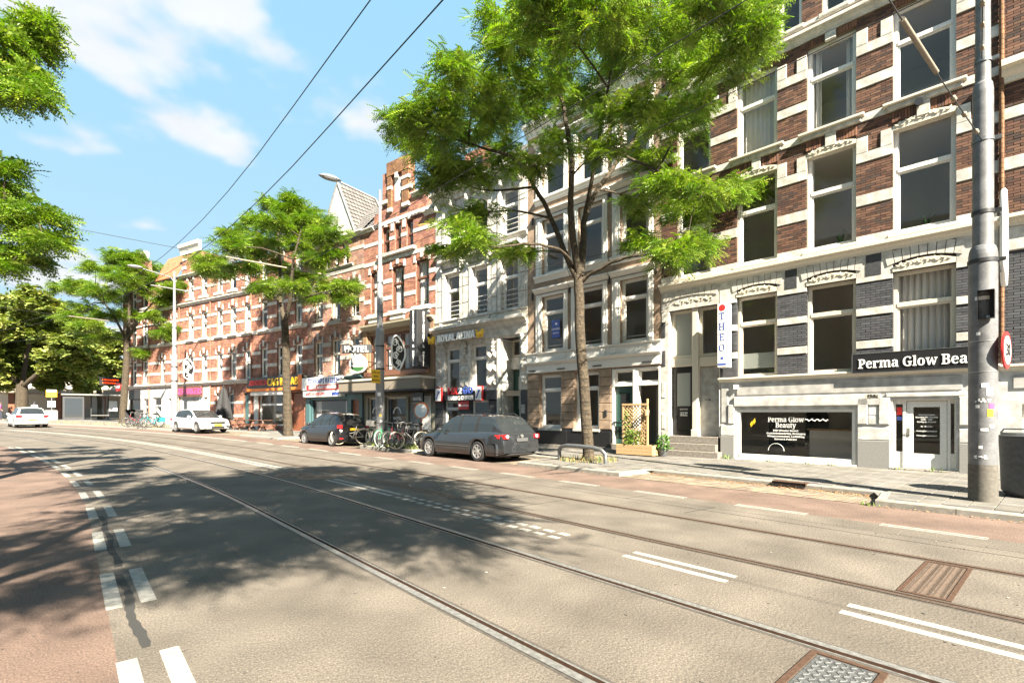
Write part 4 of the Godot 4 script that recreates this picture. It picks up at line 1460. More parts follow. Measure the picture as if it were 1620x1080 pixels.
	letters(nb, "lettering", "TE HUUR", M.sign_white, 0.08, Vector3(1.52, 5.12, -0.086), {"depth": 0.006})
	put("tree_mark", bx(Vector3(1.5, 5.3, -0.09), Vector3(1.6, 5.38, -0.084)), M.sign_white, nb)
	letters(nb, "lettering", "010-213", M.sign_white, 0.06, Vector3(1.52, 4.95, -0.086), {"depth": 0.006})


# ---------------------------------------------------------------- white stone hotel with diamond blocks
func make_house_c() -> void:
	var h := front("white_stone_house", "white stone house with diamond-cut blocks and black ground floor phone shop", -4.01, 26.2, 49.0)
	houseC = h
	rng.seed = 130
	var w := 6.24
	var cols := [[0.82, 1.82], [2.78, 3.76], [4.7, 5.68]]
	var bel := [[0.82, 1.82, 2.75, 4.88], [2.72, 3.7, 2.75, 4.9], [4.62, 5.82, 0.1, 5.05]]
	var up := []
	for c in cols:
		up.append([c[0], c[1], 6.3, 8.62])
		up.append([c[0], c[1], 9.72, 11.85])
	var g := [[0.7, 1.75, 0.2, 2.25], [2.7, 3.85, 0.75, 2.3], [4.62, 5.82, 0.1, 5.05]]
	shell(h, w, 0, 13.2, [2.5, 5.6, 9.1, 12.3], 7.0)
	wall(h, "ground_wall", M.charcoal, 0, w, -0.1, 2.6, g)
	wall(h, "stone_wall", M.cream_stone, 0, w, 2.6, 12.4, bel + up, -0.015)
	# stone courses with open joints
	var holes := bel + up
	for y in [[2.62, 3.28], [3.3, 3.92], [3.94, 4.58], [4.6, 5.12]]:
		for q in gaps(0, w, y[0], y[1], holes):
			put("stone_block", cbx(Vector3(q[0] + 0.006, y[0], -0.02), Vector3(q[1] - 0.006, y[1], 0.02), 0.012), M.cream_stone, h)
	for y in [[6.3, 7.02], [7.04, 7.86], [7.88, 8.7], [9.72, 10.4], [10.42, 11.1], [11.12, 11.9]]:
		for q in gaps(0, w, y[0], y[1], holes):
			var mid: float = (q[0] + q[1]) / 2
			put("stone_block", cbx(Vector3(q[0] + 0.006, y[0], -0.02), Vector3(q[1] - 0.006, y[1], 0.02), 0.012), M.cream_stone, h)
			if q[1] - q[0] > 0.5:
				put("stone_block", cbx(Vector3(mid - 0.17, y[0] + 0.01, 0.01), Vector3(mid + 0.17, y[1] - 0.01, 0.05), 0.012), M.cream_stone, h)
	# diamonds on the piers
	for p in [[0.12, 0.62], [1.95, 2.25], [2.3, 2.6], [3.82, 4.12], [4.15, 4.45], [5.9, 6.2]]:
		for y in [3.0, 3.65, 4.3]:
			var m := MB.new()
			var c := Vector3((p[0] + p[1]) / 2, y, 0.22)
			var a := minf(0.15, (p[1] - p[0]) / 2)
			var q := [Vector3(c.x - a, y - 0.2, 0.02), Vector3(c.x + a, y - 0.2, 0.02), Vector3(c.x + a, y + 0.2, 0.02), Vector3(c.x - a, y + 0.2, 0.02)]
			for k in 4:
				m.tri(q[k], q[(k + 1) % 4], c)
			put("diamond_stone", m, M.cream_stone, h)
	# big cornice above the lettering
	put("sign_frieze", cbx(Vector3(0, 5.12, -0.02), Vector3(w, 5.52, 0.06), 0.01), M.olive_paint if false else M.cream_stone, h)
	cornice(h, -0.03, w + 0.02, 5.52, 5.95, 0.42, M.cream_stone, "cornice")
	put("apron", cbx(Vector3(0, 5.95, -0.02), Vector3(w, 6.17, 0.05), 0.01), M.cream_paint, h)
	cornice(h, 0, w, 6.17, 6.29, 0.12, M.cream_stone, "sill_course")
	for x in [0.5, 1.9, 2.3, 3.9, 4.3, 5.8]:
		put("bracket", cbx(Vector3(x - 0.08, 5.93, 0.0), Vector3(x + 0.08, 6.18, 0.14), 0.025), M.cream_stone, h)
	cornice(h, 0, w, 9.5, 9.7, 0.2, M.cream_stone, "sill_course")
	for c in cols:
		window(h, c[0], c[1], 6.3, 8.62, {"frame": M.white_paint, "transom": 0.66, "fw": 0.08, "bars": 4})
		window(h, c[0], c[1], 9.72, 11.85, {"frame": M.white_paint, "transom": 0.66, "fw": 0.08, "bars": 3})
		put("pilaster", cbx(Vector3(c[0] - 0.22, 6.3, -0.02), Vector3(c[0] - 0.01, 8.7, 0.09), 0.015), M.cream_stone, h)
		put("lintel", cbx(Vector3(c[0] - 0.24, 8.64, -0.02), Vector3(c[1] + 0.12, 8.82, 0.1), 0.015), M.cream_stone, h)
		cornice(h, c[0] - 0.3, c[1] + 0.22, 8.95, 9.35, 0.34, M.cream_stone, "window_hood")
		put("pilaster", cbx(Vector3(c[0] - 0.22, 9.72, -0.02), Vector3(c[0] - 0.01, 11.9, 0.09), 0.015), M.cream_stone, h)
		for x in [c[0] - 0.28, c[1] + 0.12]:
			put("console", cbx(Vector3(x, 8.8, 0.0), Vector3(x + 0.12, 9.2, 0.2), 0.03), M.cream_stone, h)
	cornice(h, 0, w, 12.35, 12.85, 0.5, M.cream_stone, "roof_cornice")
	var x := 0.3
	while x < w:
		put("console", cbx(Vector3(x - 0.08, 12.0, 0.0), Vector3(x + 0.08, 12.36, 0.3), 0.03), M.cream_stone, h)
		x += 1.12
	# brick dormers above the cornice
	for q in [[1.9, 3.7]]:
		var dm := wall(h, "dormer", M.red_brick, q[0], q[1], 12.85, 14.6, [[q[0] + 0.55, q[1] - 0.55, 13.1, 14.3]], -0.3)
		window(h, q[0] + 0.55, q[1] - 0.55, 13.1, 14.3, {"z": -0.42, "transom": 0.0})
		cornice(h, q[0] - 0.1, q[1] + 0.1, 14.6, 14.8, 0.05, M.white_stone, "dormer_cornice")
		put("dormer_cheek", bx(Vector3(q[0] + 0.01, 12.9, -2.5), Vector3(q[1] - 0.01, 14.6, -0.52)), M.lead, h)
	roof_slope(h, 0, w, 12.85, 0.0, 15.0, -2.2, M.roof_tile)
	# first-floor rooms behind the hotel lettering
	for k in [0, 1]:
		var b: Array = bel[k]
		window(h, b[0], b[1], b[2], b[3], {"frame": M.white_paint, "transom": 0.70, "fw": 0.09})
		put("window_jamb", cbx(Vector3(b[0] - 0.2, 2.7, -0.02), Vector3(b[0] - 0.01, 4.95, 0.09), 0.015), M.cream_stone, h)
	for x2 in [0.62, 2.22, 4.1, 5.9]:
		var m := MB.new()
		for k in 4:
			m.t = Transform3D(Basis(), Vector3(x2 + 0.09 + 0.03 * sin(k * 1.9), 5.02 - 0.17 * k, 0.12 - 0.02 * k))
			m.lathe([Vector2(0.0, -0.09), Vector2(0.09, -0.05), Vector2(0.1, 0.03), Vector2(0.05, 0.09), Vector2(0, 0.1)], 8)
		put("carved_console", m, M.white_stone, h)
	# porch with door and dark transom
	put("porch_side", cbx(Vector3(4.64, 0.1, -0.9), Vector3(4.7, 5.0, -0.02), 0.01), M.cream_stone, h)
	put("porch_side", cbx(Vector3(5.74, 0.1, -0.9), Vector3(5.8, 5.0, -0.02), 0.01), M.cream_stone, h)
	put("porch_panel", cbx(Vector3(4.7, 3.62, -0.85), Vector3(5.74, 4.18, -0.62), 0.02), M.cream_stone, h)
	window(h, 4.7, 5.74, 4.2, 5.02, {"z": -0.7, "transom": 0.0, "frame": M.cream_paint})
	var d := door_panel(h, "front_door", M.green_door, 4.72, 5.72, 0.5, 3.6, -0.8, [[0.3, 0.7, 0.4, 0.9], [0.2, 0.8, 0.05, 0.32]])
	put("door_pane", bx(Vector3(5.02, 1.76, -0.81), Vector3(5.42, 3.28, -0.804)), M.frosted, d)
	for st in [[0.18, 0.2], [0.34, -0.15], [0.5, -0.5]]:
		put("step", cbx(Vector3(4.64, -0.05, -0.9), Vector3(5.8, st[0], st[1]), 0.012), M.blue_stone, h)
	put("hand_rail", tb([Vector3(4.4, 0.9, 0.1), Vector3(4.75, 1.75, -0.6)], [0.02], 6), M.galvanised, h)
	# black ground-floor shop
	put("shop_fascia", cbx(Vector3(0, 2.2, -0.02), Vector3(4.5, 2.66, 0.16), 0.012), M.sign_black, h)
	for k in 5:
		for p in [[0.0, 0.68], [1.78, 2.66], [3.88, 4.55], [5.86, 6.24]]:
			put("stone_block", cbx(Vector3(p[0] + 0.01, 0.1 + 0.42 * k, -0.02), Vector3(p[1] - 0.01, 0.1 + 0.42 * k + 0.4, 0.04), 0.015), M.charcoal, h)
	window(h, 0.7, 1.75, 0.2, 2.2, {"transom": 0.8, "z": -0.1})
	window(h, 2.7, 3.85, 0.75, 2.2, {"transom": 0.0, "z": -0.1})
	put("jamb", cbx(Vector3(4.46, 0.1, -0.02), Vector3(4.62, 5.0, 0.12), 0.02), M.white_stone, h)
	put("letter_box", cbx(Vector3(5.9, 1.55, 0.0), Vector3(6.12, 1.95, 0.08), 0.012), M.grey_stone, h)


# ---------------------------------------------------------------- red brick hotel with stepped gable
func make_house_d() -> void:
	var h := front("gabled_brick_house", "red brick hotel with stepped tower gable over a brown timber restaurant front", -8.86, 29.91, 52.6)
	houseD = h
	rng.seed = 140
	var w := 6.1
	var two := [[0.6, 1.6, 7.35, 9.85], [2.55, 3.62, 7.35, 9.85], [4.55, 5.62, 7.35, 9.85]]
	var three := [[1.72, 2.36, 10.7, 12.25], [2.8, 3.36, 10.7, 12.25], [3.8, 4.36, 10.7, 12.25]]
	var first := [[0.5, 5.6, 3.9, 6.15]]
	shell(h, w, 0, 12.3, [3.4, 6.8, 10.3, 12.2], 7.0)
	wall(h, "brick_wall", M.red_brick, 0, w, 6.5, 12.4, two + three)
	wall(h, "timber_storey_wall", M.brown_stucco, 0, w, 2.6, 6.5, first)
	# gable
	var g := MB.new()
	g.prism(PackedVector2Array([Vector2(0.9, 12.4), Vector2(5.4, 12.4), Vector2(5.4, 13.35), Vector2(4.55, 13.6), Vector2(4.3, 13.9), Vector2(4.1, 14.0), Vector2(4.1, 15.65), Vector2(3.3, 15.9), Vector2(2.35, 15.8), Vector2(2.3, 15.35), Vector2(1.75, 15.35), Vector2(1.7, 13.4), Vector2(0.95, 13.1)]), -0.35, 0.0)
	put("gable", g, M.red_brick, h)
	put("tower_pier", bx(Vector3(2.3, 13.2, -0.3), Vector3(2.62, 15.8, 0.12)), M.old_brick, h)
	put("tower_pier", bx(Vector3(3.55, 13.2, -0.3), Vector3(4.08, 15.7, 0.12)), M.old_brick, h)
	put("tower_top", bx(Vector3(2.25, 15.0, -0.32), Vector3(4.12, 15.78, 0.14)), M.old_brick, h)
	for b in [[2.28, 2.64, 14.25, 14.42], [3.53, 4.12, 14.5, 14.68], [3.53, 4.3, 13.9, 14.1], [2.28, 2.64, 13.0, 13.2], [3.53, 4.1, 13.0, 13.2], [1.7, 2.3, 13.55, 13.75]]:
		put("stone_band", cbx(Vector3(b[0], b[2], -0.02), Vector3(b[1], b[3], 0.15), 0.01), M.white_stone, h)
	put("niche", bx(Vector3(2.82, 13.5, -0.2), Vector3(3.36, 14.8, 0.01)), M.interior, h)
	put("keystone", cbx(Vector3(2.98, 14.75, -0.02), Vector3(3.2, 15.05, 0.17), 0.012), M.white_stone, h)
	cornice(h, 4.3, 5.45, 13.35, 13.55, 0.2, M.white_stone, "gable_shoulder")
	cornice(h, 0.0, 1.0, 12.3, 12.5, 0.25, M.white_stone, "eaves")
	cornice(h, 5.3, w, 12.1, 12.3, 0.25, M.white_stone, "eaves")
	roof_slope(h, 0.0, 1.7, 12.45, 0.1, 14.6, -1.9, M.roof_tile)
	roof_slope(h, 4.2, w, 12.3, 0.1, 14.6, -1.9, M.roof_tile)
	# bands and windows
	var all := two + three
	for y in [[7.15, 7.32], [8.05, 8.28], [9.0, 9.24], [10.25, 10.46], [11.4, 11.6]]:
		band(h, 0, w, y[0], y[1], all if y[0] > 10.5 or y[0] < 10.2 else two, M.white_stone, 0.03)
	band(h, 0, w, 12.38, 12.6, [], M.white_stone, 0.04)
	for a in two:
		window(h, a[0], a[1], a[2], a[3], {"frame": M.wood_dark, "transom": 0.62, "curtain": 0.9, "bars": 1, "bar_mat": M.metal_dark})
		put("window_sill", cbx(Vector3(a[0] - 0.14, 7.1, -0.02), Vector3(a[1] + 0.14, 7.34, 0.2), 0.02), M.cream_stone, h)
		put("sill_bracket", cbx(Vector3(a[0] - 0.05, 6.85, -0.02), Vector3(a[1] + 0.05, 7.1, 0.12), 0.02), M.cream_stone, h)
		arch(h, a[0], a[1], 9.87, 0.14, M.red_brick)
	for a in three:
		window(h, a[0], a[1], a[2], a[3], {"frame": M.wood_dark, "transom": 0.5})
		put("springer", cbx(Vector3(a[0] - 0.3, 11.9, -0.02), Vector3(a[0] - 0.06, 12.32, 0.05), 0.012), M.white_stone, h)
		put("keystone", cbx(Vector3((a[0] + a[1]) / 2 - 0.11, 12.25, -0.02), Vector3((a[0] + a[1]) / 2 + 0.11, 12.5, 0.06), 0.012), M.white_stone, h)
	put("window_sill", cbx(Vector3(1.4, 10.5, -0.02), Vector3(4.6, 10.68, 0.22), 0.02), M.cream_stone, h)
	cornice(h, 0, w, 6.4, 6.7, 0.4, M.olive_paint, "cornice")
	# restaurant storey: brown frames
	for q in [[0.5, 1.75], [1.82, 3.25], [3.32, 4.3], [4.37, 5.6]]:
		window(h, q[0], q[1], 3.95, 6.12, {"frame": M.wood_dark, "transom": 0.62, "fw": 0.09, "curtain": 0.5})
	put("flower_box", cbx(Vector3(0.3, 3.72, 0.0), Vector3(5.8, 3.95, 0.25), 0.02), M.wood_dark, h)
	put("side_pilaster", cbx(Vector3(0.0, 2.9, -0.02), Vector3(0.4, 6.4, 0.12), 0.02), M.brown_stucco, h)
	put("side_pilaster", cbx(Vector3(5.7, 2.9, -0.02), Vector3(w, 6.4, 0.12), 0.02), M.brown_stucco, h)
	# canopy
	put("canopy", cbx(Vector3(-1.0, 2.82, 0.0), Vector3(w, 3.42, 1.1), 0.03), M.wood_grey, h)
	put("canopy_trim", cbx(Vector3(-1.05, 3.38, 0.0), Vector3(w + 0.02, 3.5, 1.16), 0.02), M.cream_paint, h)
	put("canopy_trim", cbx(Vector3(-1.02, 2.74, 0.0), Vector3(w + 0.01, 2.83, 1.13), 0.02), M.metal_dark, h)
	# ground-floor front with etched windows
	var gf := [[0.35, 1.55], [1.95, 3.75]]
	wall(h, "shop_front", M.olive_paint, 0, w, -0.1, 2.8, [[0.35, 1.55, 0.6, 2.5], [1.95, 3.75, 0.6, 2.5], [3.95, 5.0, 0.12, 2.5]])
	for q in gf:
		var win := window(h, q[0], q[1], 0.6, 2.5, {"frame": M.cream_paint, "transom": 0.0, "glass": M.smoked_glass})
		var bl := MB.new()
		var y := 0.7
		while y < 2.45:
			bl.box(Vector3(q[0] + 0.08, y, -0.3), Vector3(q[1] - 0.08, y + 0.075, -0.29))
			y += 0.095
		put("blind", bl, M.blind, win)
		letters(win, "lettering", "HOTEL", M.sign_white, 0.17, Vector3((q[0] + q[1]) / 2, 1.28, -0.165), {"depth": 0.004})
		var am := MB.new()
		var pts := []
		for i in 13:
			pts.append(Vector3((q[0] + q[1]) / 2 + 0.32 * cos(PI * i / 12.0), 1.55 + 0.36 * sin(PI * i / 12.0), -0.163))
		am.tube(pts, [0.05], 5)
		put("etched_arch", am, M.sign_white, win)
	window(h, 3.95, 5.0, 2.1, 2.5, {"frame": M.cream_paint, "transom": 0.0})
	door_panel(h, "front_door", M.grey_stucco, 3.97, 4.98, 0.12, 2.1, -0.1, [[0.2, 0.8, 0.35, 0.92]])
	put("white_pier", cbx(Vector3(5.05, -0.1, -0.02), Vector3(5.75, 2.5, 0.05), 0.012), M.white_paint, h)
	put("lamp", cbx(Vector3(5.25, 1.5, 0.05), Vector3(5.4, 1.75, 0.2), 0.02), M.metal_dark, h)


func make_house_e() -> void:
	var h := front("grey_banded_house", "pale red brick house with grey bands and white pointed gable above the travel agency", -13.63, 33.25, 55.0)
	houseE = h
	rng.seed = 150
	var w := 5.83
	var one := [[0.75, 1.68, 4.0, 6.25], [2.6, 3.52, 4.0, 6.25], [4.42, 5.4, 4.0, 6.25]]
	var two := [[0.8, 1.68, 7.45, 9.65], [2.62, 3.5, 7.45, 9.65], [4.46, 5.36, 7.45, 9.65]]
	var tri_ := [[1.85, 2.45, 10.8, 12.1], [2.85, 3.42, 10.8, 12.1], [3.75, 4.35, 10.8, 12.1]]
	var all := one + two + tri_
	shell(h, w, 0, 12.5, [3.4, 6.9, 10.3, 12.4], 7.0)
	wall(h, "brick_wall", M.pink_brick, 0, w, 3.6, 12.5, all)
	for y in [[4.9, 5.15], [5.85, 6.1], [8.3, 8.55], [9.25, 9.5], [10.3, 10.55], [11.5, 11.72]]:
		band(h, 0, w, y[0], y[1], all, M.grey_stone, 0.03)
	for a in one + two:
		window(h, a[0], a[1], a[2], a[3], {"frame": M.cream_paint, "transom": 0.6, "curtain": 0.35, "bars": 1})
		arch(h, a[0], a[1], a[3] + 0.02, 0.14, M.wood_dark, {"stone": M.grey_stone, "head": M.wood_dark})
		put("window_sill", cbx(Vector3(a[0] - 0.16, a[2] - 0.26, -0.02), Vector3(a[1] + 0.16, a[2] - 0.02, 0.14), 0.02), M.grey_stone, h)
	for a in tri_:
		window(h, a[0], a[1], a[2], a[3], {"frame": M.white_paint, "transom": 0.0})
	cornice(h, 1.4, 4.8, 10.6, 10.76, 0.15, M.grey_stone, "sill_course")
	# white pointed gable and its roof
	var g := MB.new()
	g.prism(PackedVector2Array([Vector2(1.55, 12.5), Vector2(4.95, 12.5), Vector2(3.3, 15.9)]), -0.3, 0.06)
	put("gable", g, M.white_stucco, h)
	for q in [[Vector3(1.4, 12.45, 0.05), Vector3(3.3, 16.05, 0.05)], [Vector3(5.1, 12.45, 0.05), Vector3(3.3, 16.05, 0.05)]]:
		put("verge", tb([q[0], q[1]], [0.08], 6), M.lead, h)
	for sd in [1.45, 5.05]:
		roof_quad(h, Vector3(sd, 12.5, 0.0), Vector3(sd, 12.5, -4.0), Vector3(3.3, 16.0, -4.0), Vector3(3.3, 16.0, 0.0), 12, 15, M.roof_tile, "gable_roof")
	put("gable_slit", bx(Vector3(3.27, 13.3, 0.05), Vector3(3.33, 14.0, 0.075)), M.charcoal, h)
	roof_slope(h, 4.3, w, 12.5, 0.2, 15.4, -2.4, M.roof_tile)
	roof_slope(h, 0, 2.2, 12.5, 0.2, 15.4, -2.4, M.roof_tile)
	cornice(h, 0, w, 12.3, 12.55, 0.3, M.cream_stone, "eaves")
	# shop front in teal
	wall(h, "shop_front", M.teal, 0, w, 0.0, 3.7, [[0.6, 4.25, 0.7, 2.45], [4.65, 5.45, 0.25, 2.4]], 0.05)
	window(h, 0.6, 4.25, 0.7, 2.45, {"frame": M.metal_dark, "transom": 0.0, "z": -0.05, "curtain": 0.3})
	door_panel(h, "shop_door", M.wood_red, 4.66, 5.44, 0.25, 2.4, -0.08, [[0.2, 0.8, 0.5, 0.9]])
	cornice(h, 0, w, 3.6, 3.85, 0.3, M.teal, "shop_cornice")
	put("shop_pilaster", cbx(Vector3(0.0, 0.1, 0.04), Vector3(0.45, 2.5, 0.14), 0.015), M.teal, h)
	put("shop_pilaster", cbx(Vector3(5.5, 0.1, 0.04), Vector3(w, 3.6, 0.14), 0.015), M.teal, h)


# ---------------------------------------------------------------- the red brick terrace
func terrace(called: String, label: String, x: float, z: float, yaw: float, w: float, cols: Array, o: Dictionary) -> Node3D:
	var h := front(called, label, x, z, yaw)
	rng.seed = int(x * -100)
	var one := []; var two := []; var tri_ := []
	for c in cols:
		one.append([c[0], c[1], 4.15, 6.3])
		two.append([c[0], c[1], 7.65, 9.72])
		if o.get("third", true):
			tri_.append([c[0], c[1], 11.0, 12.6])
	var gh: Array = o.get("ground", [])
	var top: float = o.get("top", 12.9)
	shell(h, w, 0.2, top, [3.7, 7.0, 10.3, top - 0.1], 7.0)
	var all := one + two + tri_
	wall(h, "brick_wall", M.red_brick, 0, w, 3.75, top, all)
	wall(h, "ground_wall", o.get("ground_mat", M.red_brick), 0, w, 0.1, 3.75, gh)
	for y in [[4.9, 5.12], [5.85, 6.07], [8.35, 8.56], [9.25, 9.46], [11.6, 11.8]]:
		band(h, 0, w, y[0], y[1], all, M.white_stone, 0.03)
	for a in all:
		window(h, a[0], a[1], a[2], a[3], {"frame": M.white_paint, "transom": 0.62, "fw": 0.1, "curtain": [0.0, 0.6, 1.0, 0.3][rng.randi() % 4]})
		arch(h, a[0], a[1], a[3] + 0.02, 0.13, M.wood_dark if a[2] < 7 else M.red_brick, {"key": 0.1, "spring": 0.15, "head": M.wood_dark if a[2] < 7 else M.cream_paint})
		put("window_sill", cbx(Vector3(a[0] - 0.16, a[2] - 0.2, -0.02), Vector3(a[1] + 0.16, a[2] - 0.02, 0.16), 0.02), M.cream_stone, h)
	band(h, 0, w, 7.35, 7.6, [], M.white_stone, 0.04)
	cornice(h, 0, w, 10.42, 10.66, 0.2, M.cream_stone, "cornice")
	cornice(h, 0, w, 3.82, 4.1, 0.25, M.cream_stone, "ledge")
	for q in gh:
		if q.size() > 4:
			continue
		window(h, q[0], q[1], q[2], q[3], {"frame": M.white_paint, "transom": 0.66})
	if o.has("gable"):
		var g: Array = o.gable
		var m := MB.new()
		m.prism(PackedVector2Array(g), -0.35, 0.01)
		put("gable", m, M.red_brick, h)
	put("drain_pipe", tb([Vector3(0.02, 0.3, 0.06), Vector3(0.02, top, 0.06)], [0.05], 6), M.red_brick, h)
	return h


func make_terrace() -> void:
	var h := terrace("terrace_house", "red brick terrace house above the orange kebab sign", -19.18, 36.78, 57.5, 6.58, [[1.14, 1.98], [3.15, 3.95], [5.2, 6.02]], {"ground": [[0.9, 4.6, 0.7, 3.0], [4.8, 6.2, 0.3, 3.0, 1]], "top": 13.0, "gable": [Vector2(-0.2, 13.0), Vector2(1.6, 13.0), Vector2(0.6, 14.9)]})
	houseF1 = h
	put("front_door", cbx(Vector3(4.85, 0.3, -0.2), Vector3(6.15, 2.95, -0.12), 0.02), M.wood_red, h)
	put("awning_case", cbx(Vector3(0.3, 2.85, 0.0), Vector3(4.7, 3.15, 0.3), 0.03), M.white_paint, h)
	put("pilaster", cbx(Vector3(0.4, 0.3, 0.0), Vector3(0.85, 2.9, 0.08), 0.015), M.white_paint, h)
	roof_slope(h, 0, 6.58, 13.0, 0.2, 15.5, -2.3, M.roof_tile)
	h = terrace("terrace_house", "red brick terrace house with keystones behind the folded parasol", -23.82, 39.46, 60.0, 5.36, [[0.78, 1.62], [2.57, 3.42], [4.4, 5.25]], {"ground": [[0.7, 1.4, 1.05, 3.1], [2.3, 3.1, 1.05, 3.1], [4.3, 5.0, 0.35, 3.1, 1]], "top": 13.0})
	houseF2 = h
	put("front_door", cbx(Vector3(4.32, 0.35, -0.2), Vector3(4.98, 3.05, -0.12), 0.02), M.teal, h)
	for y in [[1.3, 1.5], [2.3, 2.5]]:
		band(h, 0, 5.36, y[0], y[1], [[0.7, 1.4, 1.0, 3.1], [2.3, 3.1, 1.0, 3.1], [4.3, 5.0, 0.3, 3.1]], M.white_stone, 0.03)
	for x in [0.7, 2.3]:
		arch(h, x, x + 0.75, 3.12, 0.12, M.red_brick, {"key": 0.09, "spring": 0.13})
	roof_slope(h, 0, 5.36, 13.0, 0.2, 15.2, -2.3, M.roof_tile)
	h = terrace("terrace_house", "red brick terrace house crowned by a tower with white cornice", -27.8, 41.75, 60.0, 4.59, [[1.25, 2.1], [3.2, 4.08]], {"ground": [[0.4, 2.9, 0.7, 2.9], [3.5, 4.1, 0.4, 2.9, 1]], "ground_mat": M.white_paint, "top": 13.0, "gable": [Vector2(0.3, 13.0), Vector2(3.2, 13.0), Vector2(3.1, 14.7), Vector2(0.45, 14.7)]})
	houseF3 = h
	cornice(h, 0.25, 3.25, 14.7, 15.5, 0.3, M.white_paint, "tower_cornice")
	put("tower", bx(Vector3(0.45, 13.0, -1.6), Vector3(3.1, 14.7, -0.36)), M.red_brick, h)
	for b in [[0.4, 1.0, 13.5, 13.75], [2.5, 3.1, 13.5, 13.75], [0.5, 1.1, 14.2, 14.4], [2.5, 3.05, 14.2, 14.4]]:
		put("stone_band", cbx(Vector3(b[0], b[2], -0.02), Vector3(b[1], b[3], 0.05), 0.01), M.white_stone, h)
	cornice(h, 0, 4.59, 12.8, 13.0, 0.25, M.white_stone, "eaves")
	roof_slope(h, 3.1, 4.59, 13.0, 0.2, 15.2, -2.3, M.roof_tile)
	put("front_door", cbx(Vector3(3.52, 0.4, -0.2), Vector3(4.08, 2.85, -0.12), 0.02), M.grey_stucco, h)
	put("roller_shutter", cbx(Vector3(0.42, 0.72, -0.1), Vector3(2.88, 2.88, -0.06), 0.01), M.grey_stucco, h)
	h = terrace("terrace_house", "brick terrace house under an orange tiled mansard roof", -32.07, 44.14, 60.7, 4.9, [[1.75, 2.55], [3.6, 4.4]], {"ground": [[0.5, 2.0, 0.8, 3.0], [3.0, 4.0, 0.6, 2.9]], "ground_mat": M.white_stucco, "top": 13.0})
	houseF4 = h
	roof_slope(h, 1.2, 4.9, 13.0, 0.2, 15.2, -0.9, M.orange_tile)
	h = terrace("terrace_house", "brick terrace house with white ground floor behind the bicycles and tree", -35.95, 46.26, 61.4, 4.41, [[1.3, 2.2], [3.1, 4.1]], {"ground": [[0.9, 2.9, 0.9, 2.9, 1], [3.3, 4.2, 0.7, 2.9]], "ground_mat": M.white_stucco, "top": 13.0, "gable": [Vector2(0.6, 13.0), Vector2(4.4, 13.0), Vector2(4.0, 15.2), Vector2(1.4, 15.2)]})
	houseF5 = h
	cornice(h, 1.1, 4.3, 15.2, 15.9, 0.35, M.white_paint, "tower_cornice")
	put("shop_panel", cbx(Vector3(0.9, 2.9, 0.0), Vector3(2.9, 3.7, 0.06), 0.012), M.metal_dark, h)
	window(h, 0.9, 2.9, 0.9, 2.9, {"frame": M.metal_dark, "transom": 0.0})


# ---------------------------------------------------------------- signs
func on(h: Node3D, called: String, label: String, category: String, at: Vector3) -> Node3D:
	return thing(called, label, category, h.transform * at, h.rotation.y)


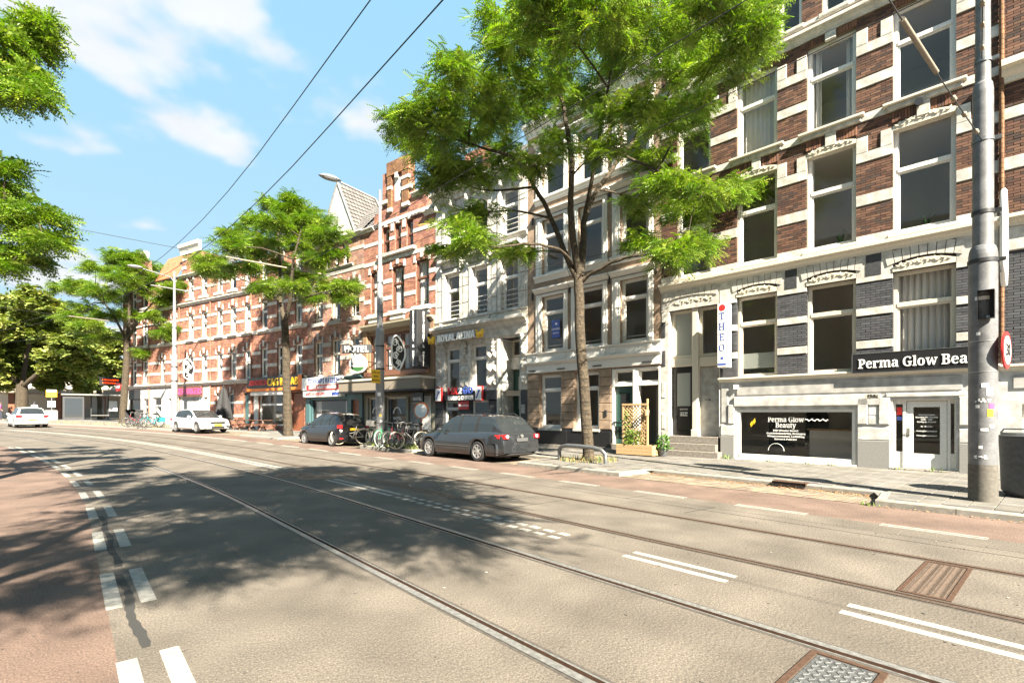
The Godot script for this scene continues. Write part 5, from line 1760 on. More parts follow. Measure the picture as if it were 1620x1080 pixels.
func make_signs() -> void:
	# long black box sign of the beauty shop
	var s := on(houseA, "shop_sign", "long black box sign with white letters over the white shop door", "sign", Vector3(5.7, 2.62, 0.0))
	put("box", cbx(Vector3(0, 0, 0.0), Vector3(2.78, 0.5, 0.16), 0.008), M.sign_black, s)
	var fr := MB.new()
	fr.box(Vector3(-0.012, -0.012, 0.13), Vector3(2.792, 0.004, 0.168)); fr.box(Vector3(-0.012, 0.496, 0.13), Vector3(2.792, 0.512, 0.168))
	fr.box(Vector3(-0.012, 0.004, 0.13), Vector3(0.004, 0.496, 0.168)); fr.box(Vector3(2.776, 0.004, 0.13), Vector3(2.792, 0.496, 0.168))
	put("trim", fr, M.metal_grey, s)
	letters(s, "lettering", "Perma Glow Beauty", M.sign_white, 0.25, Vector3(0.13, 0.235, 0.17), {"font": "Droid Serif", "depth": 0.018, "left": true, "squeeze": 0.765})
	# projecting light box THEO
	s = on(houseA, "blade_sign", "narrow white vertical light box lettered THEO beside the double doors", "sign", Vector3(2.16, 3.0, 0.1))
	put("box", cbx(Vector3(0.0, 0, 0.0), Vector3(0.3, 2.0, 0.34), 0.012), M.sign_white, s)
	var yy := 1.6
	for ch in ["T", "H", "E", "O"]:
		letters(s, "letter", ch, M.sign_blue, 0.22, Vector3(0.15, yy, 0.344), {"font": "Droid Serif", "depth": 0.008, "bold": 400, "squeeze": 0.9})
		yy -= 0.33
	put("foot_mark", bx(Vector3(0.11, 0.24, 0.339), Vector3(0.19, 0.32, 0.345)), M.sign_blue, s)
	put("foot_band", bx(Vector3(0.02, 0.06, 0.339), Vector3(0.28, 0.12, 0.345)), M.sign_blue, s)
	var el := MB.new()
	el.t = Transform3D(Basis(Vector3.RIGHT, PI / 2), Vector3(0.15, 1.86, 0.339))
	el.lathe([Vector2(0.0, 0.008), Vector2(0.09, 0.008), Vector2(0.11, 0.0)], 16)
	put("red_oval", el, M.sign_red, s)
	put("bracket", tb([Vector3(0.15, 1.5, 0.02), Vector3(0.15, 1.5, -0.12)], [0.02], 6), M.metal_dark, s)
	put("bracket", tb([Vector3(0.15, 0.5, 0.02), Vector3(0.15, 0.5, -0.12)], [0.02], 6), M.metal_dark, s)
	# gilded hotel name
	s = on(houseC, "hotel_name", "white raised capital letters between two yellow lions on the stone frieze", "sign", Vector3(0.0, 5.12, 0.06))
	letters(s, "lettering", "ROYAL ALINA", M.sign_white, 0.34, Vector3(2.05, 0.2, 0.42), {"depth": 0.08, "squeeze": 0.9})
	put("mount_rail", bx(Vector3(0.6, 0.16, 0.0), Vector3(3.5, 0.22, 0.38)), M.metal_dark, s)
	for x in [0.25, 3.75]:
		put("lion", lion(0.42, x), M.sign_yellow, s).position.z = 0.24
	# phone shop
	s = on(houseC, "phone_shop_sign", "raised red white and blue letters over mobile center on black fascia", "sign", Vector3(0.0, 2.2, 0.16))
	letters(s, "letters_red", "FIX", M.sign_red, 0.34, Vector3(1.55, 0.47, 0.06), {"depth": 0.08})
	letters(s, "letters_white", "2", M.sign_white, 0.3, Vector3(2.1, 0.47, 0.06), {"depth": 0.08})
	letters(s, "letters_blue", "GO", M.sign_blue, 0.34, Vector3(2.65, 0.47, 0.06), {"depth": 0.08})
	letters(s, "lettering", "MOBILE CENTER", M.sign_white, 0.21, Vector3(2.1, 0.12, 0.03), {"depth": 0.05, "squeeze": 0.83})
	for x in [[0.55, "white wrench light box at the corner end of the phone shop fascia"], [3.45, "white wrench light box at the doorway end of the phone shop fascia"]]:
		var b := on(houseC, "wrench_sign", x[1], "sign", Vector3(x[0], 2.25, 0.2))
		put("box", cbx(Vector3(-0.24, -0.1, 0.0), Vector3(0.24, 0.62, 0.1), 0.03), M.sign_red, b)
		put("face", cbx(Vector3(-0.2, -0.06, 0.09), Vector3(0.2, 0.58, 0.115), 0.01), M.sign_white, b)
		put("wrench", tb([Vector3(-0.1, 0.05, 0.13), Vector3(0.08, 0.38, 0.13)], [0.035], 6), M.sign_blue, b)
		put("wrench_jaw", tb([Vector3(0.02, 0.45, 0.13), Vector3(0.06, 0.36, 0.13), Vector3(0.15, 0.4, 0.13)], [0.03], 6), M.sign_blue, b)
	s = on(houseC, "red_notice", "small red sign with white lettering under the phone shop fascia", "sign", Vector3(2.22, 1.75, 0.06))
	put("plate", cbx(Vector3(-0.36, 0, 0), Vector3(0.36, 0.42, 0.05), 0.01), M.sign_red, s)
	letters(s, "lettering", "vodafone", M.sign_white, 0.1, Vector3(0.08, 0.2, 0.056), {"depth": 0.006})
	put("emblem", tb([Vector3(-0.25, 0.2, 0.05), Vector3(-0.25, 0.2, 0.062)], [0.07], 12), M.sign_white, s)
	# vertical hotel blade
	s = on(houseD, "hotel_blade_sign", "tall black vertical sign reading restaurant and hotel", "sign", Vector3(5.55, 3.95, 0.15))
	put("box", cbx(Vector3(-0.28, 0.0, 0.0), Vector3(0.28, 2.95, 0.9), 0.015), M.metal_dark, s)
	var txt := "RESTAURANT & HOTEL"
	for k in txt.length():
		if txt[k] != " ":
			letters(s, "letter", txt[k], M.sign_white, 0.14, Vector3(0.0, 2.82 - 0.158 * k, 0.905), {"depth": 0.012})
			letters(s, "letter", txt[k], M.sign_white, 0.14, Vector3(0.283, 2.82 - 0.158 * k, 0.45), {"depth": 0.012, "turn": PI / 2})
	put("bracket", tb([Vector3(0, 0.5, 0.0), Vector3(0, 0.5, -0.15)], [0.03], 6), M.metal_dark, s)
	put("bracket", tb([Vector3(0, 2.4, 0.0), Vector3(0, 2.4, -0.15)], [0.03], 6), M.metal_dark, s)
	# projecting HOTEL letters and round beer sign
	s = on(houseE, "hotel_letter_sign", "weathered panel with white HOTEL letters over the round green sign", "sign", Vector3(6.75, 5.0, 1.1))
	s.rotation.y += 0.5
	put("panel", cbx(Vector3(-1.0, 0, -0.06), Vector3(0.75, 0.48, 0.06), 0.01), M.charcoal, s)
	letters(s, "lettering", "HOTEL", M.sign_white, 0.34, Vector3(-0.12, 0.23, 0.075), {"depth": 0.03})
	put("bracket", tb([Vector3(0.7, 0.2, 0), Vector3(1.0, 0.2, -0.9)], [0.03], 6), M.metal_dark, s)
	s = on(houseE, "round_beer_sign", "round white and green light sign hanging under HOTEL letters", "sign", Vector3(6.7, 4.4, 1.1))
	s.rotation.y += 0.5
	var rm := MB.new()
	rm.t = Transform3D(Basis(Vector3.RIGHT, PI / 2), Vector3.ZERO)
	rm.lathe([Vector2(0, -0.08), Vector2(0.5, -0.08), Vector2(0.52, -0.05), Vector2(0.52, 0.05), Vector2(0.5, 0.08), Vector2(0, 0.08)], 28)
	put("disc", rm, M.sign_white, s)
	var gm := MB.new()
	gm.prism(arc_poly(0.45, PI + 0.4, TAU - 0.4), 0.07, 0.095)
	put("green_field", gm, M.sign_green, s)
	put("banner", bx(Vector3(-0.44, -0.09, 0.085), Vector3(0.44, 0.09, 0.105)), M.sign_white, s)
	letters(s, "lettering", "Heineken", M.sign_black, 0.14, Vector3(0, 0, 0.11), {"depth": 0.01, "squeeze": 0.95})
	put("bracket", tb([Vector3(0.55, 0.1, 0), Vector3(0.95, 0.1, -0.9)], [0.03], 6), M.metal_dark, s)
	# small black hotel plate
	s = on(houseD, "hotel_plate", "small black hanging plate lettered HOTEL under the canopy", "sign", Vector3(5.3, 2.15, 0.5))
	put("plate", cbx(Vector3(-0.42, 0, -0.05), Vector3(0.42, 0.5, 0.05), 0.01), M.sign_black, s)
	letters(s, "lettering", "HOTEL", M.sign_white, 0.16, Vector3(0, 0.17, 0.056), {"depth": 0.008})
	# travel agency
	s = on(houseE, "travel_agency_sign", "white and red travel agency sign box over the shop window", "sign", Vector3(0.0, 2.6, 0.3))
	put("box", cbx(Vector3(0.0, 0.45, -0.2), Vector3(4.2, 1.28, 0.12), 0.015), M.sign_white, s)
	put("red_strip", cbx(Vector3(0.02, 0.46, 0.1), Vector3(4.18, 0.8, 0.13), 0.006), M.sign_red, s)
	put("white_patch", cbx(Vector3(0.02, 0.46, 0.12), Vector3(0.55, 0.8, 0.135), 0.004), M.sign_white, s)
	letters(s, "lettering", "TOPKAPI REIZEN", M.sign_blue, 0.32, Vector3(2.35, 1.03, 0.13), {"depth": 0.012, "squeeze": 0.95})
	letters(s, "lettering", "STERK NAAR VOLLAND", M.sign_white, 0.2, Vector3(2.3, 0.63, 0.14), {"depth": 0.012})
	put("box", cbx(Vector3(0.1, 0.02, -0.2), Vector3(4.1, 0.4, 0.1), 0.012), M.sign_white, s)
	letters(s, "lettering", "TURKISH AIRLINES", M.sign_red, 0.18, Vector3(1.5, 0.21, 0.11), {"depth": 0.008})
	put("blue_patch", cbx(Vector3(3.2, 0.1, 0.09), Vector3(3.9, 0.3, 0.115), 0.004), M.sign_blue, s)
	# kebab shop
	s = on(houseF1, "kebab_sign", "long black sign with orange edge and yellow kebab lettering", "sign", Vector3(0.0, 3.15, 0.26))
	put("box", cbx(Vector3(0.0, 0.0, -0.25), Vector3(6.5, 1.0, 0.1), 0.015), M.sign_black, s)
	put("edge", cbx(Vector3(0.0, 0.0, 0.08), Vector3(6.5, 0.2, 0.13), 0.01), M.sign_orange, s)
	put("edge", cbx(Vector3(6.1, 0.2, 0.08), Vector3(6.5, 1.0, 0.13), 0.01), M.sign_orange, s)
	letters(s, "letters_red", "ANADOLIA", M.sign_red, 0.36, Vector3(1.45, 0.6, 0.12), {"depth": 0.03, "squeeze": 0.9})
	letters(s, "letters_yellow", "CAG KEBAB", M.sign_yellow, 0.52, Vector3(4.35, 0.6, 0.12), {"depth": 0.03, "squeeze": 0.92})
	# burger place
	s = on(houseF3, "burger_sign", "pink lettered fascia board over the white roller shutter", "sign", Vector3(0.1, 2.95, 0.1))
	put("box", cbx(Vector3(0, 0, -0.1), Vector3(3.4, 0.85, 0.1), 0.012), M.wood_dark, s)
	letters(s, "lettering", "KES BURGERS", M.sign_pink, 0.5, Vector3(1.7, 0.42, 0.11), {"depth": 0.03, "squeeze": 0.85})
	s = on(houseF5, "round_bar_sign", "round red and white hanging sign on the white ground floor corner", "sign", Vector3(0.5, 4.0, 0.7))
	rm = MB.new()
	rm.t = Transform3D(Basis(Vector3.RIGHT, PI / 2), Vector3.ZERO)
	rm.lathe([Vector2(0, -0.08), Vector2(0.4, -0.08), Vector2(0.42, 0.0), Vector2(0.4, 0.08), Vector2(0, 0.08)], 20)
	put("disc", rm, M.sign_red, s)
	put("band", cbx(Vector3(-0.38, -0.1, 0.07), Vector3(0.38, 0.1, 0.1), 0.01), M.sign_white, s)
	put("bracket", tb([Vector3(0, 0, -0.08), Vector3(0, 0, -0.7)], [0.025], 6), M.metal_dark, s)


func arc_poly(r: float, a0: float, a1: float) -> PackedVector2Array:
	var p := PackedVector2Array()
	for i in 13:
		var a := lerpf(a0, a1, i / 12.0)
		p.append(Vector2(cos(a), sin(a)) * r)
	return p


func lion(tall: float, x: float) -> MB:
	# walking lion as a cut-out with body, mane, tail and four legs
	var m := MB.new()
	var k := tall / 10.0
	var p := PackedVector2Array()
	for q in [[-5, 3.4], [-4.4, 0], [-3.6, 0], [-3.2, 2.8], [-1.2, 2.9], [-0.6, 0], [0.3, 0], [0.3, 3.0], [2.6, 3.0], [3.0, 0], [3.9, 0], [3.8, 4.2], [4.8, 4.6], [5.6, 6.0], [5.2, 7.8], [3.8, 9.2], [2.2, 8.6], [1.6, 7.0], [-2.8, 6.4], [-4.6, 6.6], [-5.6, 8.8], [-6.4, 9.2], [-6.8, 8.4], [-5.8, 7.4]]:
		p.append(Vector2(x + q[0] * k, q[1] * k))
	m.prism(p, 0.14, 0.24)
	return m


# ---------------------------------------------------------------- trees
func sprig_mesh(pairs: int, length: float, lw: float, broad := false) -> ArrayMesh:
	# one compound leaf: leaflets in pairs along a drooping stalk
	var m := MB.new()
	if broad:
		for k in 5:
			var a := k * 2.4
			var at := Vector3(length * (0.2 + 0.2 * k), 0.02 * sin(k * 3.0), 0.06 * sin(a))
			var d := Vector3(cos(a), -0.3, sin(a)).normalized()
			var s := d.cross(Vector3.UP).normalized()
			var up := s.cross(d)
			var q := lw
			m.quad(at, at + d * q * 0.5 + s * q * 0.55, at + d * q * 1.1, at + d * q * 0.5 - s * q * 0.55)
		return m.mesh()
	for k in pairs:
		var t := (k + 0.6) / (pairs + 0.3)
		var at := Vector3(length * t, -0.35 * length * t * t, 0)
		for sd in [-1.0, 1.0]:
			var tip := at + Vector3(lw * 0.9, -0.012, sd * lw * 2.1)
			var w := Vector3(lw * 0.42, 0.008, 0)
			var mid := (at + tip) / 2
			m.quad(at, mid + w, tip, mid - w)
	var e := Vector3(length * 0.98, -0.34 * length, 0)
	m.quad(e, e + Vector3(lw, 0, lw * 0.45), e + Vector3(lw * 2, -0.02, 0), e + Vector3(lw, 0, -lw * 0.45))
	return m.mesh()


var sprig_fine: ArrayMesh
var sprig_far: ArrayMesh
var sprig_broad: ArrayMesh

# pads: [centre, radius]; limbs: arrays of points; the twigs of each pad grow from the closest limb point
func tree(called: String, label: String, foot: Vector3, limbs: Array, radii: Array, pads: Array, o := {}) -> Node3D:
	var r := RandomNumberGenerator.new()
	r.seed = o.get("seed", 1)
	var root := thing(called, label, "tree", foot, 0.0, o.get("group", ""))
	var wood := MB.new()
	var knots := []
	for k in limbs.size():
		var pts := []
		var rad := []
		var L: Array = limbs[k]
		var total := L.size() - 1
		for i in total:
			for j in 4:
				var t := j / 4.0
				var p0: Vector3 = L[maxi(i - 1, 0)]; var p1: Vector3 = L[i]; var p2: Vector3 = L[i + 1]; var p3: Vector3 = L[mini(i + 2, total)]
				pts.append(p1.cubic_interpolate(p2, p0, p3, t) - foot + Vector3(r.randf_range(-1, 1), r.randf_range(-1, 1), r.randf_range(-1, 1)) * 0.02 * (1.0 if k else 0.5))
				rad.append(lerpf(radii[k][0], radii[k][1], (i + t) / total))
		pts.append(L[total] - foot); rad.append(radii[k][1])
		if k == 0:
			rad[0] *= 1.35
			rad[1] *= 1.1
		wood.tube(pts, rad, 10 if k == 0 else 7, false)
		for i in pts.size():
			if k > 0 or i > pts.size() * 0.8:
				knots.append([pts[i], rad[i]])
	var places := []
	var tints := []
	for k in range(1, limbs.size()):
		var tip: Vector3 = limbs[k][limbs[k].size() - 1]
		pads.append([tip + Vector3(0, 0.1, 0), 0.55 * o.get("tip", 1.0)])
	var size: float = o.get("leaf", 1.0)
	var per: float = o.get("density", 1.0)
	var flat: float = o.get("flat", 0.62)
	var cols: Array = o.get("tones", [Color(0.17, 0.26, 0.03), Color(0.215, 0.31, 0.038), Color(0.125, 0.21, 0.028), Color(0.25, 0.33, 0.05)])
	for pad in pads:
		var c: Vector3 = pad[0] - foot
		var R: float = pad[1] * o.get("swell", 1.36)
		# branch from the nearest knot that lies lower
		var best: Vector3 = knots[0][0]; var br: float = knots[0][1]; var bd := 1e9
		for kn in knots:
			var dd: float = (kn[0] as Vector3).distance_to(c) + maxf(0.0, kn[0].y - c.y) * 1.5
			if dd < bd:
				bd = dd; best = kn[0]; br = kn[1]
		var mid := best.lerp(c, 0.5) + Vector3(r.randf_range(-0.1, 0.1), 0.12 * bd, r.randf_range(-0.1, 0.1)) * 0.6
		var r0 := clampf(0.016 + 0.012 * bd, 0.012, br * 0.8 + 0.004)
		var line := [best, best.lerp(mid, 0.55) + Vector3(0, 0.02, 0), mid, mid.lerp(c, 0.6), c]
		wood.tube(line, [r0, r0 * 0.85, r0 * 0.7, r0 * 0.55, r0 * 0.4], 5, false)
		knots.append([mid, r0 * 0.7]); knots.append([c, r0 * 0.4])
		var twigs := int(12 + 17 * R)
		for k in twigs:
			var dir := Vector3(r.randfn(), r.randfn() * flat + 0.1, r.randfn()).normalized()
			var reach := R * pow(r.randf(), 0.5) * r.randf_range(0.7, 1.25)
			var start := c.lerp(mid, r.randf() * 0.45)
			var end := c + Vector3(dir.x, dir.y * flat, dir.z) * reach
			var bend := start.lerp(end, 0.55) + Vector3(0, 0.08 * reach, 0)
			if o.get("twigs", true):
				wood.tube([start, bend, end], [0.009, 0.006, 0.003], 3, false)
			var cnt := int((9.0 + 8.0 * reach) * per)
			var tone: Color = cols[r.randi() % cols.size()]
			for q in cnt:
				var t := r.randf_range(0.3, 1.05)
				var at := start.lerp(bend, t * 1.8) if t < 0.55 else bend.lerp(end, (t - 0.55) / 0.5)
				at += Vector3(r.randfn(), r.randfn() * 0.6, r.randfn()) * 0.075 * size
				var yaw := atan2(-dir.z, dir.x) + r.randf_range(-1.3, 1.3)
				var b := Basis(Vector3.UP, yaw) * Basis(Vector3.BACK, r.randf_range(-0.7, 0.45)) * Basis(Vector3.RIGHT, r.randf_range(-0.7, 0.7))
				b = b.scaled(Vector3.ONE * size * r.randf_range(0.7, 1.25))
				places.append(Transform3D(b, at))
				var f := r.randf_range(0.75, 1.25)
				tints.append(Color(tone.r * f * r.randf_range(0.85, 1.15), tone.g * f, tone.b * f))
	var trunk := put("trunk", wood, M.bark, root)
	var mm := MultiMesh.new()
	mm.transform_format = MultiMesh.TRANSFORM_3D
	mm.use_colors = true
	mm.mesh = o.get("sprig", sprig_fine)
	mm.instance_count = places.size()
	for i in places.size():
		mm.set_instance_transform(i, places[i])
		mm.set_instance_color(i, tints[i])
	var mi := MultiMeshInstance3D.new()
	mi.name = "crown"
	mi.multimesh = mm
	mi.material_override = o.get("mat", M.leaf)
	mi.set_meta("kind", "stuff")
	root.add_child(mi)
	print(called, " sprigs ", places.size())
	return root


func make_trees() -> void:
	sprig_fine = sprig_mesh(6, 0.27, 0.03)
	sprig_far = sprig_mesh(4, 0.32, 0.048)
	sprig_broad = sprig_mesh(5, 0.4, 0.17, true)
	# the big tree in front of the tan house
	var foot := W(9.8, 11.97, 0.07)
	var limbs := [
		[foot + Vector3(0, -0.15, 0), Vector3(2.32, 0.84, -15.40), Vector3(2.24, 2.20, -15.40), Vector3(2.12, 3.76, -15.40), Vector3(2.07, 5.13, -15.40), Vector3(2.05, 5.81, -15.40)],
		[Vector3(2.05, 5.61, -15.40), Vector3(1.63, 6.52, -15.50), Vector3(1.23, 7.68, -15.70), Vector3(0.72, 8.72, -15.80), Vector3(0.04, 9.57, -15.70), Vector3(-0.79, 9.81, -15.60), Vector3(-1.77, 10.05, -15.50)],
		[Vector3(2.07, 5.71, -15.40), Vector3(1.89, 6.62, -15.20), Vector3(1.75, 7.69, -15.00), Vector3(1.78, 8.92, -14.80), Vector3(1.61, 10.35, -15.00), Vector3(1.36, 12.14, -15.40), Vector3(1.19, 13.94, -15.70)],
		[Vector3(2.09, 5.71, -15.40), Vector3(2.25, 6.95, -15.60), Vector3(2.30, 7.72, -15.80), Vector3(2.79, 8.84, -16.30), Vector3(3.68, 10.14, -16.60), Vector3(4.54, 11.35, -16.70), Vector3(5.36, 12.34, -16.60), Vector3(6.23, 13.46, -16.40)],
		[Vector3(2.11, 5.59, -15.40), Vector3(2.64, 5.86, -14.90), Vector3(3.28, 6.02, -14.40), Vector3(4.05, 6.01, -13.90), Vector3(4.70, 5.96, -13.50)],
		[Vector3(1.91, 6.10, -15.40), Vector3(1.40, 6.36, -14.70), Vector3(0.54, 6.37, -14.20), Vector3(-0.35, 6.15, -13.80), Vector3(-1.11, 6.08, -13.50)],
		[Vector3(2.30, 7.72, -15.80), Vector3(2.45, 8.69, -15.10), Vector3(2.55, 9.81, -14.40), Vector3(2.75, 11.00, -14.00), Vector3(2.94, 12.50, -14.10)],
		[Vector3(3.68, 10.14, -16.60), Vector3(4.57, 9.17, -15.70), Vector3(5.25, 8.17, -14.80), Vector3(6.20, 7.72, -14.40)],
		[Vector3(0.72, 8.72, -15.80), Vector3(-0.11, 8.98, -16.60), Vector3(-1.09, 9.25, -17.20), Vector3(-2.12, 9.87, -17.60)],
	]
	var radii := [[0.18, 0.145], [0.1, 0.03], [0.125, 0.03], [0.12, 0.03], [0.06, 0.02], [0.05, 0.018], [0.07, 0.02], [0.05, 0.02], [0.045, 0.018]]
	var pads := [[Vector3(0.74, 10.74, -11.65), 0.89], [Vector3(1.90, 10.16, -10.74), 0.88], [Vector3(3.69, 11.40, -12.69), 1.04], [Vector3(4.52, 10.63, -11.51), 0.87], [Vector3(5.66, 10.61, -11.77), 0.63], [Vector3(0.08, 11.19, -13.06), 0.79], [Vector3(1.85, 13.12, -16.21), 1.23], [Vector3(3.56, 12.50, -15.63), 1.19], [Vector3(5.26, 12.15, -15.40), 1.13], [Vector3(5.48, 10.47, -12.74), 0.74], [Vector3(-0.09, 11.19, -14.41), 0.95], [Vector3(-1.10, 10.15, -13.37), 0.78], [Vector3(-1.93, 9.84, -13.29), 0.71], [Vector3(-2.75, 9.60, -13.73), 0.66], [Vector3(-2.04, 9.42, -14.02), 0.82], [Vector3(-3.46, 10.59, -16.55), 0.63], [Vector3(-1.27, 11.04, -16.71), 1.10], [Vector3(0.42, 11.45, -16.52), 1.21], [Vector3(2.28, 11.69, -16.40), 1.14], [Vector3(3.15, 9.40, -13.11), 0.83], [Vector3(4.34, 9.67, -13.99), 0.81], [Vector3(-2.12, 9.45, -15.94), 0.81], [Vector3(-1.36, 9.31, -16.51), 0.84], [Vector3(-2.55, 9.24, -16.80), 0.64], [Vector3(-0.22, 10.18, -17.41), 0.93], [Vector3(5.09, 7.58, -13.40), 0.75], [Vector3(7.02, 8.28, -15.84), 0.76], [Vector3(7.66, 8.56, -16.02), 0.57], [Vector3(5.37, 7.71, -15.43), 0.78], [Vector3(4.19, 7.84, -13.68), 0.62], [Vector3(5.61, 6.53, -15.27), 0.62], [Vector3(4.22, 5.66, -13.23), 0.60], [Vector3(7.01, 8.06, -17.40), 0.75], [Vector3(4.46, 8.80, -17.44), 0.66], [Vector3(-0.95, 7.85, -15.64), 0.55], [Vector3(-1.62, 7.08, -14.51), 0.48], [Vector3(-1.28, 7.31, -17.38), 0.79], [Vector3(0.10, 6.52, -15.79), 0.56], [Vector3(-2.36, 7.04, -16.98), 0.47], [Vector3(4.82, 10.44, -17.31), 0.79], [Vector3(1.00, 11.03, -14.32), 0.91], [Vector3(2.79, 11.30, -12.99), 0.82], [Vector3(5.60, 10.80, -15.27), 0.73], [Vector3(-0.29, 11.64, -12.76), 0.55], [Vector3(0.96, 10.88, -10.87), 0.69], [Vector3(2.29, 11.72, -11.68), 0.81], [Vector3(4.57, 14.05, -14.45), 1.01], [Vector3(4.50, 10.72, -10.77), 0.61], [Vector3(-1.37, 9.82, -12.03), 0.40], [Vector3(-2.71, 9.85, -15.86), 0.68], [Vector3(6.47, 11.03, -12.95), 0.39], [Vector3(6.24, 12.20, -12.98), 0.66], [Vector3(-0.55, 10.49, -14.55), 0.81], [Vector3(3.77, 6.48, -14.53), 0.48], [Vector3(1.62, 11.33, -18.23), 0.78], [Vector3(2.59, 8.69, -13.65), 0.59], [Vector3(0.76, 8.98, -14.91), 0.57], [Vector3(-3.36, 9.88, -14.35), 0.36], [Vector3(-1.74, 11.77, -14.45), 0.29], [Vector3(2.80, 11.03, -11.65), 0.74], [Vector3(1.42, 11.16, -12.48), 0.79]]
	tree("street_tree", "big feathery green tree with forked trunk before the tan house", foot, limbs, radii, pads, {"seed": 3, "density": 1.35, "leaf": 1.1, "group": "trees along the house side"})
	# the second tree, by the kebab shop
	foot = W(27.4, 11.36, 0.07)
	limbs = [
		[foot + Vector3(0, -0.15, 0), Vector3(-12.75, 1.70, -28.30), Vector3(-12.79, 3.49, -28.30), Vector3(-12.82, 5.28, -28.30), Vector3(-12.90, 6.89, -28.30)],
		[Vector3(-12.90, 6.71, -28.30), Vector3(-13.33, 8.24, -28.70), Vector3(-13.43, 10.12, -28.90), Vector3(-13.49, 11.91, -28.80), Vector3(-13.17, 13.24, -28.50)],
		[Vector3(-12.90, 6.71, -28.30), Vector3(-12.39, 7.68, -27.80), Vector3(-12.06, 8.95, -27.30), Vector3(-11.80, 10.27, -27.10), Vector3(-11.40, 12.06, -27.30)],
		[Vector3(-13.11, 7.79, -28.30), Vector3(-14.28, 8.75, -29.30), Vector3(-15.90, 9.47, -29.90), Vector3(-17.83, 10.34, -30.30)],
		[Vector3(-12.61, 7.79, -28.30), Vector3(-11.15, 7.87, -27.10), Vector3(-9.73, 8.06, -26.50), Vector3(-8.72, 8.18, -26.30)],
	]
	radii = [[0.25, 0.19], [0.13, 0.03], [0.14, 0.03], [0.07, 0.02], [0.06, 0.02]]
	pads = [[Vector3(-14.30, 14.16, -30.53), 1.00], [Vector3(-12.88, 13.82, -30.65), 1.09], [Vector3(-14.56, 12.40, -28.19), 0.93], [Vector3(-10.01, 11.12, -26.79), 0.88], [Vector3(-14.29, 10.04, -25.20), 0.77], [Vector3(-17.57, 10.45, -29.04), 0.81], [Vector3(-13.86, 11.22, -28.08), 1.00], [Vector3(-13.01, 11.74, -30.22), 1.07], [Vector3(-10.60, 9.97, -27.46), 0.90], [Vector3(-9.79, 9.18, -29.53), 0.60], [Vector3(-14.56, 9.31, -26.75), 0.85], [Vector3(-17.62, 9.86, -29.93), 0.68], [Vector3(-14.07, 10.27, -30.05), 0.99], [Vector3(-13.94, 8.52, -27.66), 0.70], [Vector3(-10.40, 8.63, -28.53), 0.79], [Vector3(-9.99, 8.29, -29.23), 0.59], [Vector3(-11.45, 8.10, -26.00), 0.72], [Vector3(-12.53, 13.76, -28.70), 0.73], [Vector3(-11.92, 13.25, -30.38), 1.00], [Vector3(-12.69, 11.59, -26.52), 0.94], [Vector3(-16.79, 12.52, -30.29), 0.84], [Vector3(-15.46, 11.09, -29.64), 1.05], [Vector3(-12.45, 12.53, -30.73), 1.09], [Vector3(-9.54, 10.37, -27.41), 0.62], [Vector3(-16.55, 9.32, -26.80), 0.47], [Vector3(-12.32, 9.80, -30.42), 0.85], [Vector3(-13.75, 12.95, -30.60), 1.08], [Vector3(-10.96, 8.06, -27.93), 0.57]]
	tree("street_tree", "feathery green tree in front of the orange kebab sign", foot, limbs, radii, pads, {"seed": 8, "density": 1.5, "leaf": 1.05, "sprig": sprig_far, "group": "trees along the house side"})
	# third tree, beside the parked bicycles
	foot = W(50.2, 13.95, 0.07)
	limbs = [
		[foot + Vector3(0, -0.15, 0), Vector3(-33.76, 2.34, -43.36), Vector3(-33.59, 4.54, -43.36), Vector3(-33.48, 6.73, -43.36), Vector3(-33.37, 8.38, -43.36)],
		[Vector3(-33.37, 8.11, -43.36), Vector3(-33.65, 10.68, -43.86), Vector3(-33.61, 12.93, -43.96), Vector3(-33.44, 14.78, -43.66)],
		[Vector3(-33.43, 7.56, -43.36), Vector3(-33.91, 9.39, -42.86), Vector3(-34.59, 10.90, -42.36), Vector3(-35.76, 11.66, -42.16)],
		[Vector3(-33.37, 8.11, -43.36), Vector3(-31.79, 9.60, -42.56), Vector3(-30.42, 10.86, -42.16), Vector3(-28.88, 11.59, -41.86)],
	]
	radii = [[0.3, 0.22], [0.16, 0.04], [0.12, 0.03], [0.12, 0.03]]
	pads = [[Vector3(-34.33, 14.87, -43.05), 1.09], [Vector3(-32.15, 14.91, -42.33), 1.07], [Vector3(-33.82, 13.46, -40.48), 0.92], [Vector3(-33.90, 15.14, -46.17), 1.17], [Vector3(-30.78, 12.19, -39.22), 1.09], [Vector3(-37.78, 12.78, -43.38), 0.99], [Vector3(-40.93, 12.84, -45.41), 0.92], [Vector3(-32.86, 11.38, -39.93), 1.11], [Vector3(-32.71, 12.61, -43.79), 1.22], [Vector3(-31.18, 13.53, -44.14), 0.89], [Vector3(-27.92, 12.06, -41.00), 0.78], [Vector3(-29.58, 10.96, -42.64), 0.92], [Vector3(-38.50, 10.89, -44.86), 1.14], [Vector3(-34.81, 9.95, -42.96), 1.20], [Vector3(-34.21, 10.50, -45.19), 1.14], [Vector3(-28.12, 8.68, -41.91), 0.69], [Vector3(-29.27, 8.22, -41.66), 0.69], [Vector3(-36.30, 9.56, -40.97), 0.83], [Vector3(-36.27, 8.11, -43.41), 0.99], [Vector3(-36.21, 8.94, -46.89), 0.89], [Vector3(-32.58, 6.82, -44.07), 0.73], [Vector3(-29.19, 12.31, -44.17), 0.67], [Vector3(-32.47, 13.86, -42.40), 1.18], [Vector3(-36.51, 12.16, -45.42), 1.26], [Vector3(-34.19, 8.66, -40.31), 0.92], [Vector3(-30.19, 9.73, -41.84), 0.79]]
	tree("street_tree", "feathery green tree beside the parked bicycles and white ground floor", foot, limbs, radii, pads, {"seed": 12, "density": 1.5, "leaf": 1.25, "sprig": sprig_far, "twigs": false, "group": "trees along the house side"})
